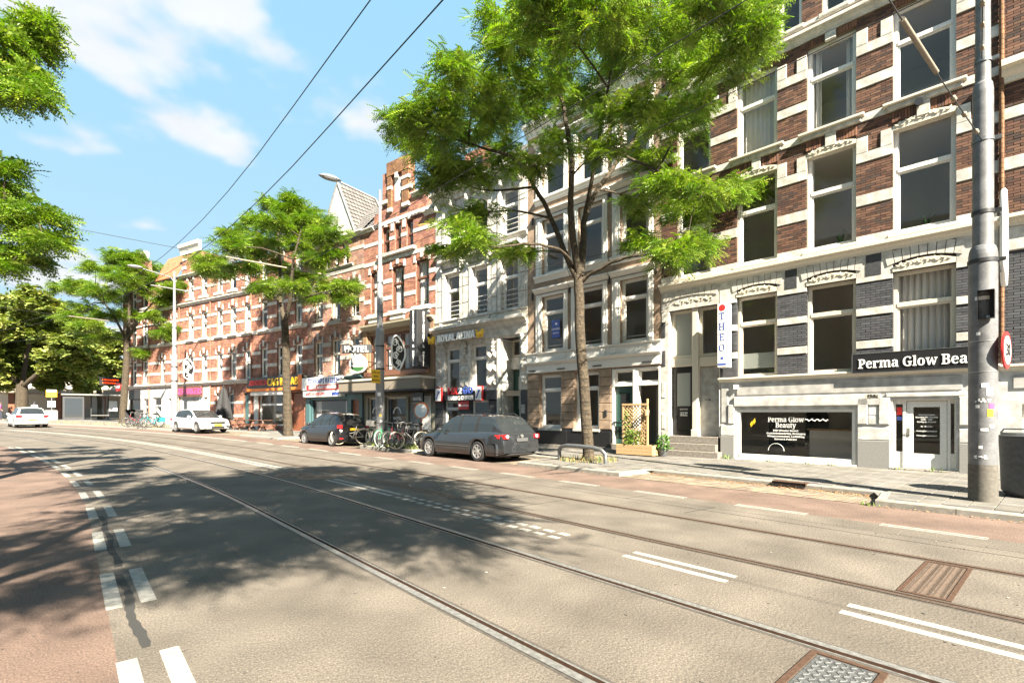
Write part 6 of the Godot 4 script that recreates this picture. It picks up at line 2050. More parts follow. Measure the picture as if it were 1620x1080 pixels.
	# plane trees on the square
	foot = Vector3(-55.08, 0.60, -56.00)
	limbs = [
		[foot, Vector3(-55.08, 1.87, -56.00), Vector3(-55.01, 3.65, -56.00), Vector3(-55.01, 4.85, -56.00)],
		[Vector3(-55.01, 4.57, -56.00), Vector3(-57.36, 6.21, -57.00), Vector3(-60.20, 8.49, -58.00), Vector3(-61.67, 11.43, -58.00)],
		[Vector3(-55.01, 4.57, -56.00), Vector3(-52.22, 6.05, -55.00), Vector3(-49.22, 8.01, -54.00), Vector3(-47.85, 10.06, -54.00)],
		[Vector3(-55.01, 4.57, -56.00), Vector3(-55.56, 7.65, -57.00), Vector3(-54.84, 11.26, -57.00), Vector3(-54.47, 14.15, -57.00)],
	]
	radii = [[0.6, 0.5], [0.3, 0.06], [0.3, 0.06], [0.3, 0.06]]
	var plane_tones := [Color(0.22, 0.26, 0.06), Color(0.18, 0.225, 0.05), Color(0.27, 0.30, 0.08), Color(0.14, 0.19, 0.045)]
	pads = [[Vector3(-61.29, 14.93, -60.53), 1.99], [Vector3(-49.19, 13.11, -51.13), 1.68], [Vector3(-52.86, 13.08, -58.16), 1.91], [Vector3(-51.92, 10.51, -52.59), 1.86], [Vector3(-56.72, 10.36, -60.71), 2.15], [Vector3(-45.92, 8.76, -51.98), 1.58], [Vector3(-61.12, 10.20, -59.61), 2.11], [Vector3(-57.79, 7.01, -57.79), 1.90], [Vector3(-56.36, 6.57, -59.52), 1.81], [Vector3(-54.12, 6.34, -60.39), 1.38], [Vector3(-56.57, 12.06, -53.71), 1.90], [Vector3(-49.68, 7.38, -54.51), 1.66], [Vector3(-59.45, 5.19, -57.98), 1.32], [Vector3(-46.84, 7.03, -54.42), 1.38], [Vector3(-58.25, 9.40, -54.13), 1.92], [Vector3(-57.11, 6.62, -53.71), 1.77], [Vector3(-64.19, 12.22, -58.29), 2.07], [Vector3(-58.23, 9.08, -59.75), 1.97], [Vector3(-50.96, 11.86, -58.35), 1.48], [Vector3(-50.19, 11.44, -53.29), 1.75], [Vector3(-55.65, 4.94, -60.06), 0.91], [Vector3(-56.11, 12.53, -56.11), 1.85]]
	tree("plane_tree", "broad yellow-green plane tree with thick mottled trunk behind the white car", foot, limbs, radii, pads, {"seed": 21, "density": 1.6, "leaf": 1.5, "sprig": sprig_broad, "mat": M.plane_leaf, "tones": plane_tones, "twigs": false, "flat": 0.8})
	foot = Vector3(-54.47, 0.43, -66.00)
	limbs = [[foot, Vector3(-54.47, 1.94, -66.00), Vector3(-54.55, 4.03, -66.00), Vector3(-54.72, 5.11, -66.00)], [Vector3(-54.72, 4.86, -66.00), Vector3(-55.97, 6.11, -66.00), Vector3(-57.65, 7.37, -66.00)], [Vector3(-54.72, 4.86, -66.00), Vector3(-53.47, 6.53, -66.00), Vector3(-52.63, 8.20, -66.00)]]
	pads = [[Vector3(-55.29, 9.48, -66.18), 1.84], [Vector3(-54.94, 8.44, -68.35), 1.90], [Vector3(-54.30, 7.21, -69.19), 1.58], [Vector3(-54.58, 6.82, -64.36), 1.47], [Vector3(-55.61, 6.26, -68.11), 1.21], [Vector3(-58.88, 9.63, -67.41), 1.88], [Vector3(-53.14, 10.45, -67.17), 1.87], [Vector3(-48.87, 5.96, -63.82), 0.97], [Vector3(-53.77, 5.08, -62.47), 0.79], [Vector3(-58.80, 11.04, -65.43), 1.82], [Vector3(-55.92, 12.27, -67.97), 1.89]]
	tree("plane_tree", "smaller plane tree standing behind the tram stop shelter", foot, limbs, [[0.35, 0.3], [0.2, 0.06], [0.2, 0.06]], pads, {"seed": 23, "density": 1.6, "leaf": 1.6, "sprig": sprig_broad, "mat": M.plane_leaf, "tones": plane_tones, "twigs": false, "flat": 0.8})
	# trees on the near pavement: one reaches into view, one stands behind the picture and shades the road
	foot = W(12.6, -2.5, 0.07)
	var top := foot + Vector3(0.2, 4.6, -0.1)
	limbs = [
		[foot + Vector3(0, -0.1, 0), foot + Vector3(0.05, 1.6, 0), foot + Vector3(0.15, 3.2, 0), top],
		[top, foot + Vector3(1.2, 6.0, 0), Vector3(-8.81, 6.94, -8.00), Vector3(-8.10, 7.14, -8.00), Vector3(-7.70, 7.34, -8.00)],
		[top, foot + Vector3(1.4, 5.0, 0.2), Vector3(-8.81, 4.81, -8.00), Vector3(-8.10, 4.71, -8.00), Vector3(-7.59, 4.61, -8.00)],
		[top, foot + Vector3(-0.8, 7.0, 0.5), foot + Vector3(-1.2, 9.0, 0.5)],
		[top, foot + Vector3(0.4, 7.2, -1.0), foot + Vector3(0.3, 9.4, -1.2)],
	]
	pads = []
	pads = [[Vector3(-7.68, 7.25, -7.63), 0.30], [Vector3(-7.86, 7.78, -8.06), 0.22], [Vector3(-7.37, 7.69, -7.82), 0.20], [Vector3(-7.71, 7.63, -8.15), 0.15], [Vector3(-8.33, 7.16, -8.18), 0.36], [Vector3(-7.25, 6.34, -7.39), 0.34], [Vector3(-6.93, 6.18, -7.32), 0.22], [Vector3(-8.56, 6.83, -8.47), 0.30], [Vector3(-7.37, 6.73, -7.66), 0.16], [Vector3(-8.11, 7.07, -7.63), 0.61], [Vector3(-9.35, 7.19, -8.69), 0.61], [Vector3(-8.06, 5.48, -7.96), 0.30], [Vector3(-8.63, 5.33, -8.47), 0.41], [Vector3(-8.02, 4.65, -7.97), 0.36], [Vector3(-7.97, 4.46, -8.19), 0.34], [Vector3(-7.04, 4.09, -7.51), 0.24], [Vector3(-8.19, 4.18, -8.19), 0.32], [Vector3(-8.17, 4.14, -8.52), 0.22], [Vector3(-8.44, 4.93, -8.03), 0.61], [Vector3(-8.87, 4.32, -8.34), 0.51], [Vector3(-7.56, 4.41, -8.24), 0.12], [Vector3(-7.53, 3.67, -7.39), 0.18]]
	rng.seed = 55
	for k in 22:
		var dir := Vector3(rng.randfn(), rng.randfn() * 0.8, rng.randfn()).normalized() * pow(rng.randf(), 0.4)
		var c := foot + Vector3(-0.8, 8.2, 0.3) + Vector3(dir.x * 3.2, dir.y * 3.0, dir.z * 3.2)
		# keep the view clear: nothing further right than the branches that show
		if c.z < -1.0 and c.x / -c.z > -1.16:
			continue
		pads.append([c, rng.randf_range(0.7, 1.1)])
	tree("street_tree", "tree whose leafy branch tips hang in from the near pavement edge", foot, limbs, [[0.2, 0.15], [0.07, 0.012], [0.07, 0.012], [0.09, 0.03], [0.09, 0.03]], pads, {"seed": 31, "swell": 0.78, "density": 1.5, "leaf": 0.85})
	foot = W(0.6, -2.6, 0.07)
	top = foot + Vector3(0.3, 4.4, 0.2)
	limbs = [
		[foot + Vector3(0, -0.1, 0), foot + Vector3(0.05, 1.6, 0), foot + Vector3(0.15, 3.2, 0.1), top],
		[top, foot + Vector3(1.6, 6.4, 0.2), foot + Vector3(3.4, 7.6, 0.4), foot + Vector3(5.0, 8.4, 0.2)],
		[top, foot + Vector3(0.5, 7.0, -0.6), foot + Vector3(0.8, 9.6, -0.8), foot + Vector3(0.9, 11.2, -0.6)],
		[top, foot + Vector3(-0.6, 6.6, 1.4), foot + Vector3(-1.2, 8.6, 2.2)],
		[top, foot + Vector3(1.6, 6.2, 2.0), foot + Vector3(2.6, 7.2, 3.2)],
	]
	pads = []
	for k in 42:
		var dir := Vector3(rng.randfn(), rng.randfn() * 0.8, rng.randfn()).normalized() * pow(rng.randf(), 0.4)
		var c := Vector3(0.4, 8.6, 0.6) + Vector3(dir.x * 3.9, dir.y * 3.0, dir.z * 3.6)
		if c.z < 0.5 and (c.y - 2.8) / maxf(0.1, -c.z + 1.0) < 0.95:
			continue
		pads.append([c, rng.randf_range(0.75, 1.2)])
	tree("street_tree", "tree on the near pavement that throws its dappled shade on the road", foot, limbs, [[0.2, 0.16], [0.1, 0.03], [0.1, 0.03], [0.08, 0.03], [0.08, 0.03]], pads, {"seed": 33, "density": 1.15, "leaf": 1.0})


# ---------------------------------------------------------------- poles, lamps and overhead wires
func ring_profile(prof: Array, sides := 20) -> MB:
	var m := MB.new()
	m.lathe(prof, sides)
	return m


func clamp_band(parent: Node, r: float, y: float, mat: Material) -> void:
	put("clamp_band", ring_profile([Vector2(r, y - 0.03), Vector2(r + 0.012, y - 0.03), Vector2(r + 0.012, y + 0.03), Vector2(r, y + 0.03)], 20), mat, parent)
	put("clamp_lug", bx(Vector3(-r - 0.09, y - 0.03, -0.02), Vector3(-r, y + 0.03, 0.02)), mat, parent)


func ornament(label: String, at: Vector3, turn: float) -> void:
	# festive street ornament: black cut-out panel with white light-tube scrolls
	var o := thing("street_ornament", label, "ornament", at, turn, "scroll ornaments on the poles")
	var p := PackedVector2Array()
	for i in 24:
		var a := TAU * i / 24.0
		p.append(Vector2(0.56 + (0.36 + 0.06 * cos(3.0 * a)) * cos(a), 0.76 + (0.76 + 0.05 * sin(4.0 * a)) * sin(a)))
	var m := MB.new()
	m.prism(p, -0.02, 0.0)
	put("panel", m, M.sign_black, o)
	var out := []
	for q in p:
		out.append(Vector3(q.x, q.y, 0.02))
	out.append(out[0])
	var t := MB.new()
	t.tube(out, [0.042], 6)
	# one climbing vine of spirals
	for q in [[0.44, 1.2, 0.17, 0.3, 9.0], [0.68, 0.92, 0.17, 3.4, -9.0], [0.46, 0.62, 0.17, 0.3, 9.0], [0.64, 0.3, 0.15, 3.4, -9.0]]:
		var pts := []
		for i in 22:
			var a: float = q[3] + q[4] * i / 21.0
			var r: float = q[2] * (1.0 - 0.8 * i / 21.0)
			pts.append(Vector3(q[0] + r * cos(a), q[1] + r * sin(a), 0.02))
		t.tube(pts, [0.03], 5)
	var stem := []
	for i in 15:
		stem.append(Vector3(0.55 + 0.1 * sin(i * 0.75), 0.1 + 0.092 * i, 0.015))
	t.tube(stem, [0.026], 5)
	put("light_tube", t, M.sign_white, o)
	for y in [0.15, 1.1]:
		put("arm", tb([Vector3(-0.02, y, -0.02), Vector3(0.3, y, -0.03)], [0.025], 6), M.metal_dark, o)


func lamp_pole(label: String, s: float, d: float, r: float, tall: float, reach: float, drop: float) -> Node3D:
	var at := W(s, d, 0.08)
	var o := thing("lamp_pole", label, "lamp post", at, along(s), "tall grey tram and lamp poles")
	put("lower_tube", ring_profile([Vector2(r + 0.02, -0.1), Vector2(r + 0.01, 0.05), Vector2(r, 0.12), Vector2(r, 4.95), Vector2(r * 0.96, 5.1), Vector2(r * 0.72, 5.2)]), M.pole_pale, o)
	put("middle_tube", ring_profile([Vector2(r * 0.72, 5.15), Vector2(r * 0.7, 7.6), Vector2(r * 0.52, 7.75)]), M.pole_pale, o)
	put("upper_tube", ring_profile([Vector2(r * 0.5, 7.7), Vector2(r * 0.32, tall), Vector2(0, tall + 0.02)]), M.pole_pale, o)
	var y := tall - drop
	put("lamp_arm", tb([Vector3(0, y - 0.3, 0), Vector3(0, y + 0.05, -0.25), Vector3(0, y + 0.2, -reach)], [0.05, 0.045, 0.04], 8), M.pole_pale, o)
	var lm := MB.new()
	lm.t = Transform3D(Basis(Vector3.RIGHT, -0.08), Vector3(0, y + 0.22, -reach - 0.45))
	var prof := []
	for k in 9:
		var a := PI * k / 8.0 - PI / 2
		prof.append(Vector2(cos(a), sin(a)))
	for i in 8:
		for k in 8:
			pass
	# flat lens-shaped head
	var ring := []
	for i in 16:
		var a := TAU * i / 16.0
		ring.append(Vector3(0.17 * sin(a), 0, 0.5 * cos(a)))
	for i in 16:
		var j := (i + 1) % 16
		lm.quad(ring[i], ring[j], ring[j] * 0.6 + Vector3(0, 0.1, 0), ring[i] * 0.6 + Vector3(0, 0.1, 0))
		lm.tri(ring[i] * 0.6 + Vector3(0, 0.1, 0), ring[j] * 0.6 + Vector3(0, 0.1, 0), Vector3(0, 0.13, 0))
		lm.quad(ring[j], ring[i], ring[i] * 0.7 - Vector3(0, 0.07, 0), ring[j] * 0.7 - Vector3(0, 0.07, 0))
		lm.tri(ring[j] * 0.7 - Vector3(0, 0.07, 0), ring[i] * 0.7 - Vector3(0, 0.07, 0), Vector3(0, -0.08, 0))
	put("lamp_head", lm, M.pole_pale, o)
	for yy in [4.4, 3.4]:
		clamp_band(o, r, yy, M.metal_dark)
	for yy in [7.2, 5.9]:
		clamp_band(o, r * 0.7, yy, M.metal_grey)
	return o


func sticker(parent: Node, r: float, a: float, y: float, w: float, h: float, mat: Material) -> void:
	var m := MB.new()
	var k := 4
	for i in k:
		var p := a - w / r / 2 + w / r * i / k; var q := a - w / r / 2 + w / r * (i + 1) / k
		var rr := r + 0.003
		m.quad(Vector3(cos(p) * rr, y, -sin(p) * rr), Vector3(cos(q) * rr, y, -sin(q) * rr), Vector3(cos(q) * rr, y + h, -sin(q) * rr), Vector3(cos(p) * rr, y + h, -sin(p) * rr))
	put("sticker", m, mat, parent)


func make_poles() -> void:
	# the thick tram pole before the beauty shop
	var s := 1.0; var d := 11.23
	var at := W(s, d, 0.1)
	var o := thing("tram_pole", "thick grey tram pole with stickers before the beauty shop sign", "pole", at, along(s), "tall grey tram and lamp poles")
	put("lower_tube", ring_profile([Vector2(0.184, 0.6), Vector2(0.182, 4.02), Vector2(0.172, 4.1), Vector2(0.152, 4.16), Vector2(0.13, 4.18)], 28), M.pole_grey, o)
	put("foot", ring_profile([Vector2(0.19, -0.15), Vector2(0.187, 0.0), Vector2(0.185, 0.6)], 28), M.pole_foot, o)
	put("middle_tube", ring_profile([Vector2(0.134, 4.1), Vector2(0.132, 6.7), Vector2(0.12, 6.82), Vector2(0.1, 6.86)], 24), M.pole_grey, o)
	put("upper_tube", ring_profile([Vector2(0.1, 6.8), Vector2(0.088, 9.6), Vector2(0, 9.65)], 20), M.pole_grey, o)
	for y in [[0.184, 3.92], [0.134, 4.72]]:
		clamp_band(o, y[0], y[1], M.metal_dark)
	for y in [[0.133, 5.9], [0.101, 7.2]]:
		clamp_band(o, y[0], y[1], M.metal_grey)
	put("cable_box", cbx(Vector3(-0.16, 2.95, -0.32), Vector3(0.04, 3.4, -0.16), 0.02), M.metal_dark, o)
	put("band", ring_profile([Vector2(0.184, 2.6), Vector2(0.189, 2.6), Vector2(0.189, 2.615), Vector2(0.184, 2.615)], 24), M.galvanised, o)
	put("band", ring_profile([Vector2(0.184, 2.1), Vector2(0.189, 2.1), Vector2(0.189, 2.115), Vector2(0.184, 2.115)], 24), M.galvanised, o)
	# which way the picture side of the pole points in its own axes
	var look := o.transform.basis.inverse() * (Vector3(0, at.y, 0) - at)
	var a0 := atan2(-look.z, look.x)
	rng.seed = 61
	for q in [[0.15, 1.85, 0.09, 0.07, "sign_white"], [0.45, 1.72, 0.08, 0.13, "sign_white"], [0.5, 1.38, 0.08, 0.12, "sign_yellow"], [-0.35, 1.52, 0.05, 0.05, "sign_white"], [0.1, 1.15, 0.09, 0.04, "sign_white"], [0.6, 1.5, 0.07, 0.09, "sign_pink"], [-0.15, 0.86, 0.05, 0.05, "sign_white"], [0.0, 3.27, 0.2, 0.06, "sign_white"], [-0.3, 2.7, 0.05, 0.05, "sign_white"], [0.62, 1.2, 0.06, 0.05, "sign_white"], [0.35, 2.95, 0.05, 0.06, "sign_white"]]:
		sticker(o, 0.184, a0 + q[0], q[1], q[2], q[3], M[q[4]])
	for k in 26:
		sticker(o, 0.184, a0 + rng.randf_range(-0.55, 0.75), (0.72 if k % 2 else 1.63) + rng.randf_range(-0.03, 0.03), rng.randf_range(0.012, 0.035), rng.randf_range(0.01, 0.03), M.sign_white)
	ornament("white scroll ornament seen edge-on high on the thick tram pole", W(s - 0.2, d + 0.1, 3.75), along(s) + PI / 2 + PI + 0.03)
	# round traffic sign, edge-on
	var sg := thing("traffic_sign", "round red-rimmed traffic sign strapped to the thick tram pole", "road sign", W(s - 0.25, d - 0.1, 2.55), along(s) + PI / 2 + PI - 0.1)
	var rm := MB.new()
	rm.t = Transform3D(Basis(Vector3.RIGHT, PI / 2), Vector3(0.18, 0, 0))
	rm.lathe([Vector2(0, -0.012), Vector2(0.3, -0.012), Vector2(0.3, 0.012), Vector2(0.23, 0.014), Vector2(0, 0.012)], 28)
	put("red_disc", rm, M.sign_red, sg)
	rm = MB.new()
	rm.t = Transform3D(Basis(Vector3.RIGHT, PI / 2), Vector3(0.18, 0, 0.0))
	rm.lathe([Vector2(0.23, 0.013), Vector2(0.23, 0.019), Vector2(0, 0.02)], 28)
	put("white_field", rm, M.sign_white, sg)
	letters(sg, "lettering", "30", M.sign_black, 0.2, Vector3(0.18, 0, 0.024), {"depth": 0.005})
	put("strap", tb([Vector3(0.1, 0.0, -0.3), Vector3(0.18, 0.0, -0.02)], [0.02], 6), M.galvanised, sg)
	# lamp poles further along
	o = lamp_pole("grey lamp pole with yellow plate between the parked bicycles", 19.2, 10.93, 0.19, 11.3, 1.9, 0.5)
	look = o.transform.basis.inverse() * (Vector3(0, o.position.y, 0) - o.position)
	a0 = atan2(-look.z, look.x)
	for q in [[-0.2, 2.2, 0.14, 0.16, "sign_white"], [0.2, 1.7, 0.1, 0.1, "sign_white"], [0.1, 1.3, 0.09, 0.1, "sign_yellow"], [0.35, 1.05, 0.12, 0.09, "sign_white"]]:
		sticker(o, 0.19, a0 + q[0], q[1], q[2], q[3], M[q[4]])
	ornament("white scroll ornament on the lamp pole with the yellow plate", W(19.1, 11.2, 3.5), along(19.2) + PI / 2 + PI)
	var yp := thing("yellow_plate", "yellow notice plate strapped to the lamp pole by the bicycles", "road sign", W(18.95, 10.7, 2.75), along(19.2) + PI / 2 + PI)
	put("plate", cbx(Vector3(-0.38, 0.08, 0), Vector3(0.06, 0.66, 0.02), 0.006), M.sign_yellow, yp)
	for k in 3:
		letters(yp, "lettering", ["LET OP", "WEG", "AFGESL."][k], M.sign_black, 0.085, Vector3(-0.16, 0.54 - 0.17 * k, 0.024), {"depth": 0.004})
	o = lamp_pole("grey lamp pole behind the white parked hatchback", 39.6, 11.3, 0.2, 11.2, 2.0, 0.5)
	ornament("white scroll ornament on the lamp pole behind the white hatchback", W(39.5, 11.6, 3.6), along(39.6) + PI / 2 + PI)
	put("cross_bar", tb([Vector3(0, 9.9, -1.5), Vector3(0, 10.0, 1.3)], [0.04], 6), M.pole_pale, o)
	lamp_pole("thin grey lamp pole on the near pavement far up the street", 38.0, -2.2, 0.12, 10.5, 1.4, 4.9)
	# overhead wires
	wire("contact_wire", "overhead tram wire above the track with the polished rails", 2.6, 6.3, -18, 62, 0.007)
	wire("messenger_wire", "overhead wire running beside the polished track's contact wire", 3.24, 6.32, -18, 62, 0.009)
	wire("contact_wire", "overhead tram wire above the track with the brown rails", 5.85, 6.3, -18, 62, 0.007)
	wire("feeder_wire", "thin black feeder cable hung in front of the house upper storeys", 9.5, 7.68, -8, 39.6, 0.008)
	span("span_wire", "steel span wire with insulators fixed low on the thick tram pole", W(1.0, 11.1, 5.98), W(1.7, 2.6, 6.36))
	span("span_wire", "steel span wire with insulators fixed high on the thick tram pole", W(1.0, 11.1, 7.3), W(0.2, 2.6, 6.9))
	span("span_wire", "span wire crossing the street from the pole by the bicycles", W(19.2, 10.8, 7.25), W(19.4, -2.4, 6.9))
	span("span_wire", "span wire crossing the street from the pole behind the white hatchback", W(39.6, 11.2, 7.25), W(38.0, -2.2, 6.9))
	for q in [[19.2, 7.2, 8.2, 16.0, "thin stay wire from the bicycle lamp pole to the brown stone house"], [39.6, 7.1, 30.0, 15.2, "thin stay wire from the far lamp pole to the brick terrace"]]:
		var w := MB.new()
		w.tube([W(q[0], 11.2, q[1] + 0.1), W((q[0] + q[2]) / 2, 13.5, q[1] - 0.1), W(q[2], q[3], q[1] + 0.5)], [0.007], 4)
		tag(put("stay_wire", w, M.cable), q[4], "wire")


func wire(called: String, label: String, d: float, y: float, s0: float, s1: float, r: float) -> void:
	var pts := []
	var s := s0
	while s <= s1:
		pts.append(W(s, d, y) - Vector3(0, rise(W(s, d).x, -W(s, d).z), 0) * 0.4)
		s += 2.0
	var m := MB.new()
	m.tube(pts, [r], 5)
	tag(put(called, m, M.cable), label, "wire")


func span(called: String, label: String, a: Vector3, b: Vector3) -> void:
	var o := thing(called, label, "wire", a)
	var pts := []
	for k in 9:
		var t := k / 8.0
		pts.append((b - a) * t - Vector3(0, 0.35 * t * (1 - t), 0))
	put("cable", tb(pts, [0.008], 5), M.cable, o)
	for t in [0.045, 0.13, 0.2]:
		var p: Vector3 = (b - a) * t - Vector3(0, 0.35 * t * (1 - t), 0)
		var dir := (b - a).normalized()
		put("insulator", tb([p - dir * 0.07, p - dir * 0.03, p, p + dir * 0.03, p + dir * 0.07], [0.012, 0.035, 0.02, 0.035, 0.012], 8), M.wood_grey, o)
	var q: Vector3 = (b - a) * 0.30
	put("insulating_rod", tb([q - Vector3(0, 0.07, 0), (b - a) * 0.46 - Vector3(0, 0.08, 0)], [0.032], 8), M.wood_grey, o)


# ---------------------------------------------------------------- cars
func along_curve(c: Array, x: float) -> float:
	# smooth interpolation of [x, y] pairs
	if x <= c[0][0]: return c[0][1]
	for k in c.size() - 1:
		if x <= c[k + 1][0]:
			var t: float = (x - c[k][0]) / (c[k + 1][0] - c[k][0])
			var y0: float = c[maxi(k - 1, 0)][1]; var y3: float = c[mini(k + 2, c.size() - 1)][1]
			return cubic_interpolate(c[k][1], c[k + 1][1], y0, y3, t) if c[k].size() < 3 else lerpf(c[k][1], c[k + 1][1], t)
	return c[c.size() - 1][1]


func wheel(parent: Node, x: float, z: float, r: float, w: float, side: float, spokes: int) -> void:
	var root := Node3D.new()
	root.name = "wheel"
	parent.add_child(root, true)
	root.position = Vector3(x, r, z)
	root.rotation.x = PI / 2 * side
	var m := MB.new()
	m.lathe([Vector2(r * 0.66, -w / 2), Vector2(r * 0.92, -w / 2), Vector2(r, -w * 0.34), Vector2(r, w * 0.34), Vector2(r * 0.92, w / 2), Vector2(r * 0.66, w / 2)], 28)
	m.lathe([Vector2(r * 0.66, w * 0.4), Vector2(r * 0.64, -w * 0.3), Vector2(0, -w * 0.3)], 24)
	put("tyre", m, M.tyre, root)
	var k := MB.new()
	k.lathe([Vector2(r * 0.64, w * 0.44), Vector2(r * 0.68, w * 0.5), Vector2(r * 0.64, w * 0.52), Vector2(r * 0.6, w * 0.46), Vector2(r * 0.6, w * 0.2)], 24)
	for i in spokes:
		k.t = Transform3D(Basis(Vector3.UP, TAU * i / spokes), Vector3.ZERO)
		var a := r * 0.13; var b := r * 0.62
		var y0 := w * 0.46; var y1 := w * 0.36
		var hw := r * 0.55 / spokes * 0.9
		k.quad(Vector3(a, y0, hw * 1.2), Vector3(b, y0, hw * 1.7), Vector3(b, y0, -hw * 1.7), Vector3(a, y0, -hw * 1.2))
		k.quad(Vector3(a, y1, hw * 1.2), Vector3(b, y1, hw * 1.7), Vector3(b, y0, hw * 1.7), Vector3(a, y0, hw * 1.2))
		k.quad(Vector3(a, y0, -hw * 1.2), Vector3(b, y0, -hw * 1.7), Vector3(b, y1, -hw * 1.7), Vector3(a, y1, -hw * 1.2))
	k.t = Transform3D()
	k.lathe([Vector2(r * 0.16, w * 0.3), Vector2(r * 0.16, w * 0.5), Vector2(0, w * 0.52)], 14)
	put("rim", k, M.rim, root)


func car(called: String, label: String, at: Vector3, turn: float, paint: Material, c: Dictionary) -> Node3D:
	var o := thing(called, label, "car", at, turn)
	var L: float = c.L
	var W2: float = c.W / 2
	var step := 0.05
	var n := int(round(L / step))
	var axles: Array = c.axles
	var wr: float = c.wr
	var deck: Array = c.deck
	var sill := 0.21
	var rows := []
	var half := func(x: float) -> float:
		var e0 := clampf(1.0 - x / 0.7, 0, 1); var e1 := clampf(1.0 - (L - x) / 0.9, 0, 1)
		return W2 * (1.0 - 0.13 * pow(e0, 2.4) - 0.2 * pow(e1, 2.2))
	for i in n + 1:
		var x := minf(i * step, L)
		var w: float = half.call(x)
		var top := along_curve(deck, x)
		var lowest := sill + 0.1 * pow(clampf(1.0 - x / 0.35, 0, 1), 1.5) + 0.05 * pow(clampf(1.0 - (L - x) / 0.4, 0, 1), 1.5)
		for a in axles:
			var dx := absf(x - a)
			if dx < wr + 0.05:
				lowest = maxf(lowest, wr + sqrt(maxf(0.0, pow(wr + 0.05, 2) - dx * dx)))
		var shoulder := minf(top - 0.03, c.get("shoulder", 0.78))
		lowest = minf(lowest, shoulder - 0.08)
		var belt := top
		rows.append([Vector3(x, lowest + 0.0, w * 0.86), Vector3(x, lowest, w * 0.965), Vector3(x, lerpf(lowest, shoulder, 0.25), w * 0.995), Vector3(x, lerpf(lowest, shoulder, 0.62), w * 1.0), Vector3(x, shoulder, w * 0.975), Vector3(x, lerpf(shoulder, belt, 0.75), w * 0.93), Vector3(x, belt, w * 0.875), Vector3(x, belt + 0.022, w * 0.6), Vector3(x, belt + 0.035, 0)])
	var body := MB.new()
	loft(body, rows)
	# ends
	for e in [[rows[0], -1.0], [rows[n], 1.0]]:
		var R: Array = e[0]
		for k in R.size() - 1:
			var p: Vector3 = R[k]; var q: Vector3 = R[k + 1]
			var pm := Vector3(p.x, p.y, -p.z); var qm := Vector3(q.x, q.y, -q.z)
			if e[1] > 0: body.quad(p, pm, qm, q)
			else: body.quad(pm, p, q, qm)
	# underside and wheel housings
	var under := MB.new()
	under.box(Vector3(0.25, sill - 0.03, -W2 * 0.8), Vector3(L - 0.3, sill + 0.32, W2 * 0.8))
	put("underbody", under, M.car_black_trim, o)
	# greenhouse
	var G: Array = c.roof
	var g0: float = G[0][0]; var g1: float = G[G.size() - 1][0]
	var m2 := int(round((g1 - g0) / step))
	var gr := []
	for i in m2 + 1:
		var x := lerpf(g0, g1, float(i) / m2)
		var w: float = half.call(x)
		var b := along_curve(deck, x)
		var t := maxf(along_curve(G, x), b + 0.002)
		var lean := (t - b) * 0.34
		gr.append([Vector3(x, b - 0.01, w * 0.885), Vector3(x, lerpf(b, t, 0.5), w * 0.885 - lean * 0.42), Vector3(x, t - 0.045 * clampf((t - b) * 4, 0, 1), w * 0.885 - lean), Vector3(x, t - 0.008, w * 0.82 - lean), Vector3(x, t + 0.018 * clampf((t - b) * 4, 0, 1), (w * 0.82 - lean) * 0.5), Vector3(x, t + 0.026 * clampf((t - b) * 4, 0, 1), 0)])
	var roof := MB.new()
	var pillars := {}
	var screen := MB.new(); var back := MB.new()
	var sides := {}
	var panes: Array = c.panes
	for i in m2:
		var x: float = (gr[i][0].x + gr[i + 1][0].x) / 2
		var glass_side := -1
		for k in panes.size():
			if x > panes[k][0] and x < panes[k][1]: glass_side = k
		var top_m: MB = roof
		if x < c.rear_glass[1] and x > c.rear_glass[0]: top_m = back
		elif x > c.screen[0] and x < c.screen[1]: top_m = screen
		for sg in [1.0, -1.0]:
			var F := func(v: Vector3) -> Vector3: return Vector3(v.x, v.y, v.z * sg)
			for k in 5:
				var tgt: MB = top_m if k >= 2 else roof
				if k < 2 and glass_side >= 0:
					var key := "%d_%d" % [glass_side, int(sg)]
					if not sides.has(key): sides[key] = MB.new()
					tgt = sides[key]
				elif k < 2 and x > panes[0][0] and x < panes[panes.size() - 1][1]:
					var pk := 0
					for pn in panes:
						if x > pn[1]: pk += 1
					var key := "%d_%d" % [pk, int(sg)]
					if not pillars.has(key): pillars[key] = MB.new()
					tgt = pillars[key]
				elif k < 2 and x > c.screen[1] - 0.02:
					tgt = screen
				var a: Vector3 = F.call(gr[i][k]); var bq: Vector3 = F.call(gr[i + 1][k]); var cq: Vector3 = F.call(gr[i + 1][k + 1]); var dq: Vector3 = F.call(gr[i][k + 1])
				if k == 2 and top_m != roof:
					tgt = roof
				if sg > 0: tgt.quad(a, bq, cq, dq)
				else: tgt.quad(bq, a, dq, cq)
	body.v.append_array(PackedVector3Array())
	put("body", body, paint, o)
	put("roof", roof, paint, o)
	for k in pillars:
		put("window_pillar", pillars[k], M.car_black_trim, o)
	put("windscreen", screen, M.car_glass, o)
	put("rear_window", back, M.car_glass, o)
	for k in sides:
		put("side_window", sides[k], M.car_glass, o)
	# window surrounds, sills, bumpers and seams
	for sg in [1.0, -1.0]:
		var seam := MB.new()
		for x in c.seams:
			var w: float = half.call(x)
			seam.tube([Vector3(x, sill + 0.12, sg * w * 0.985), Vector3(x, 0.5, sg * w * 1.0), Vector3(x, 0.78, sg * w * 0.978), Vector3(x, along_curve(deck, x) - 0.01, sg * w * 0.9)], [0.006], 4)
		put("door_seam", seam, M.car_black_trim, o)
		for x in c.handles:
			var w: float = half.call(x)
			put("door_handle", bx(Vector3(x - 0.09, 0.76, sg * w * 0.955 - 0.02), Vector3(x + 0.09, 0.785, sg * w * 0.955 + 0.035)), c.get("handle_mat", paint), o)
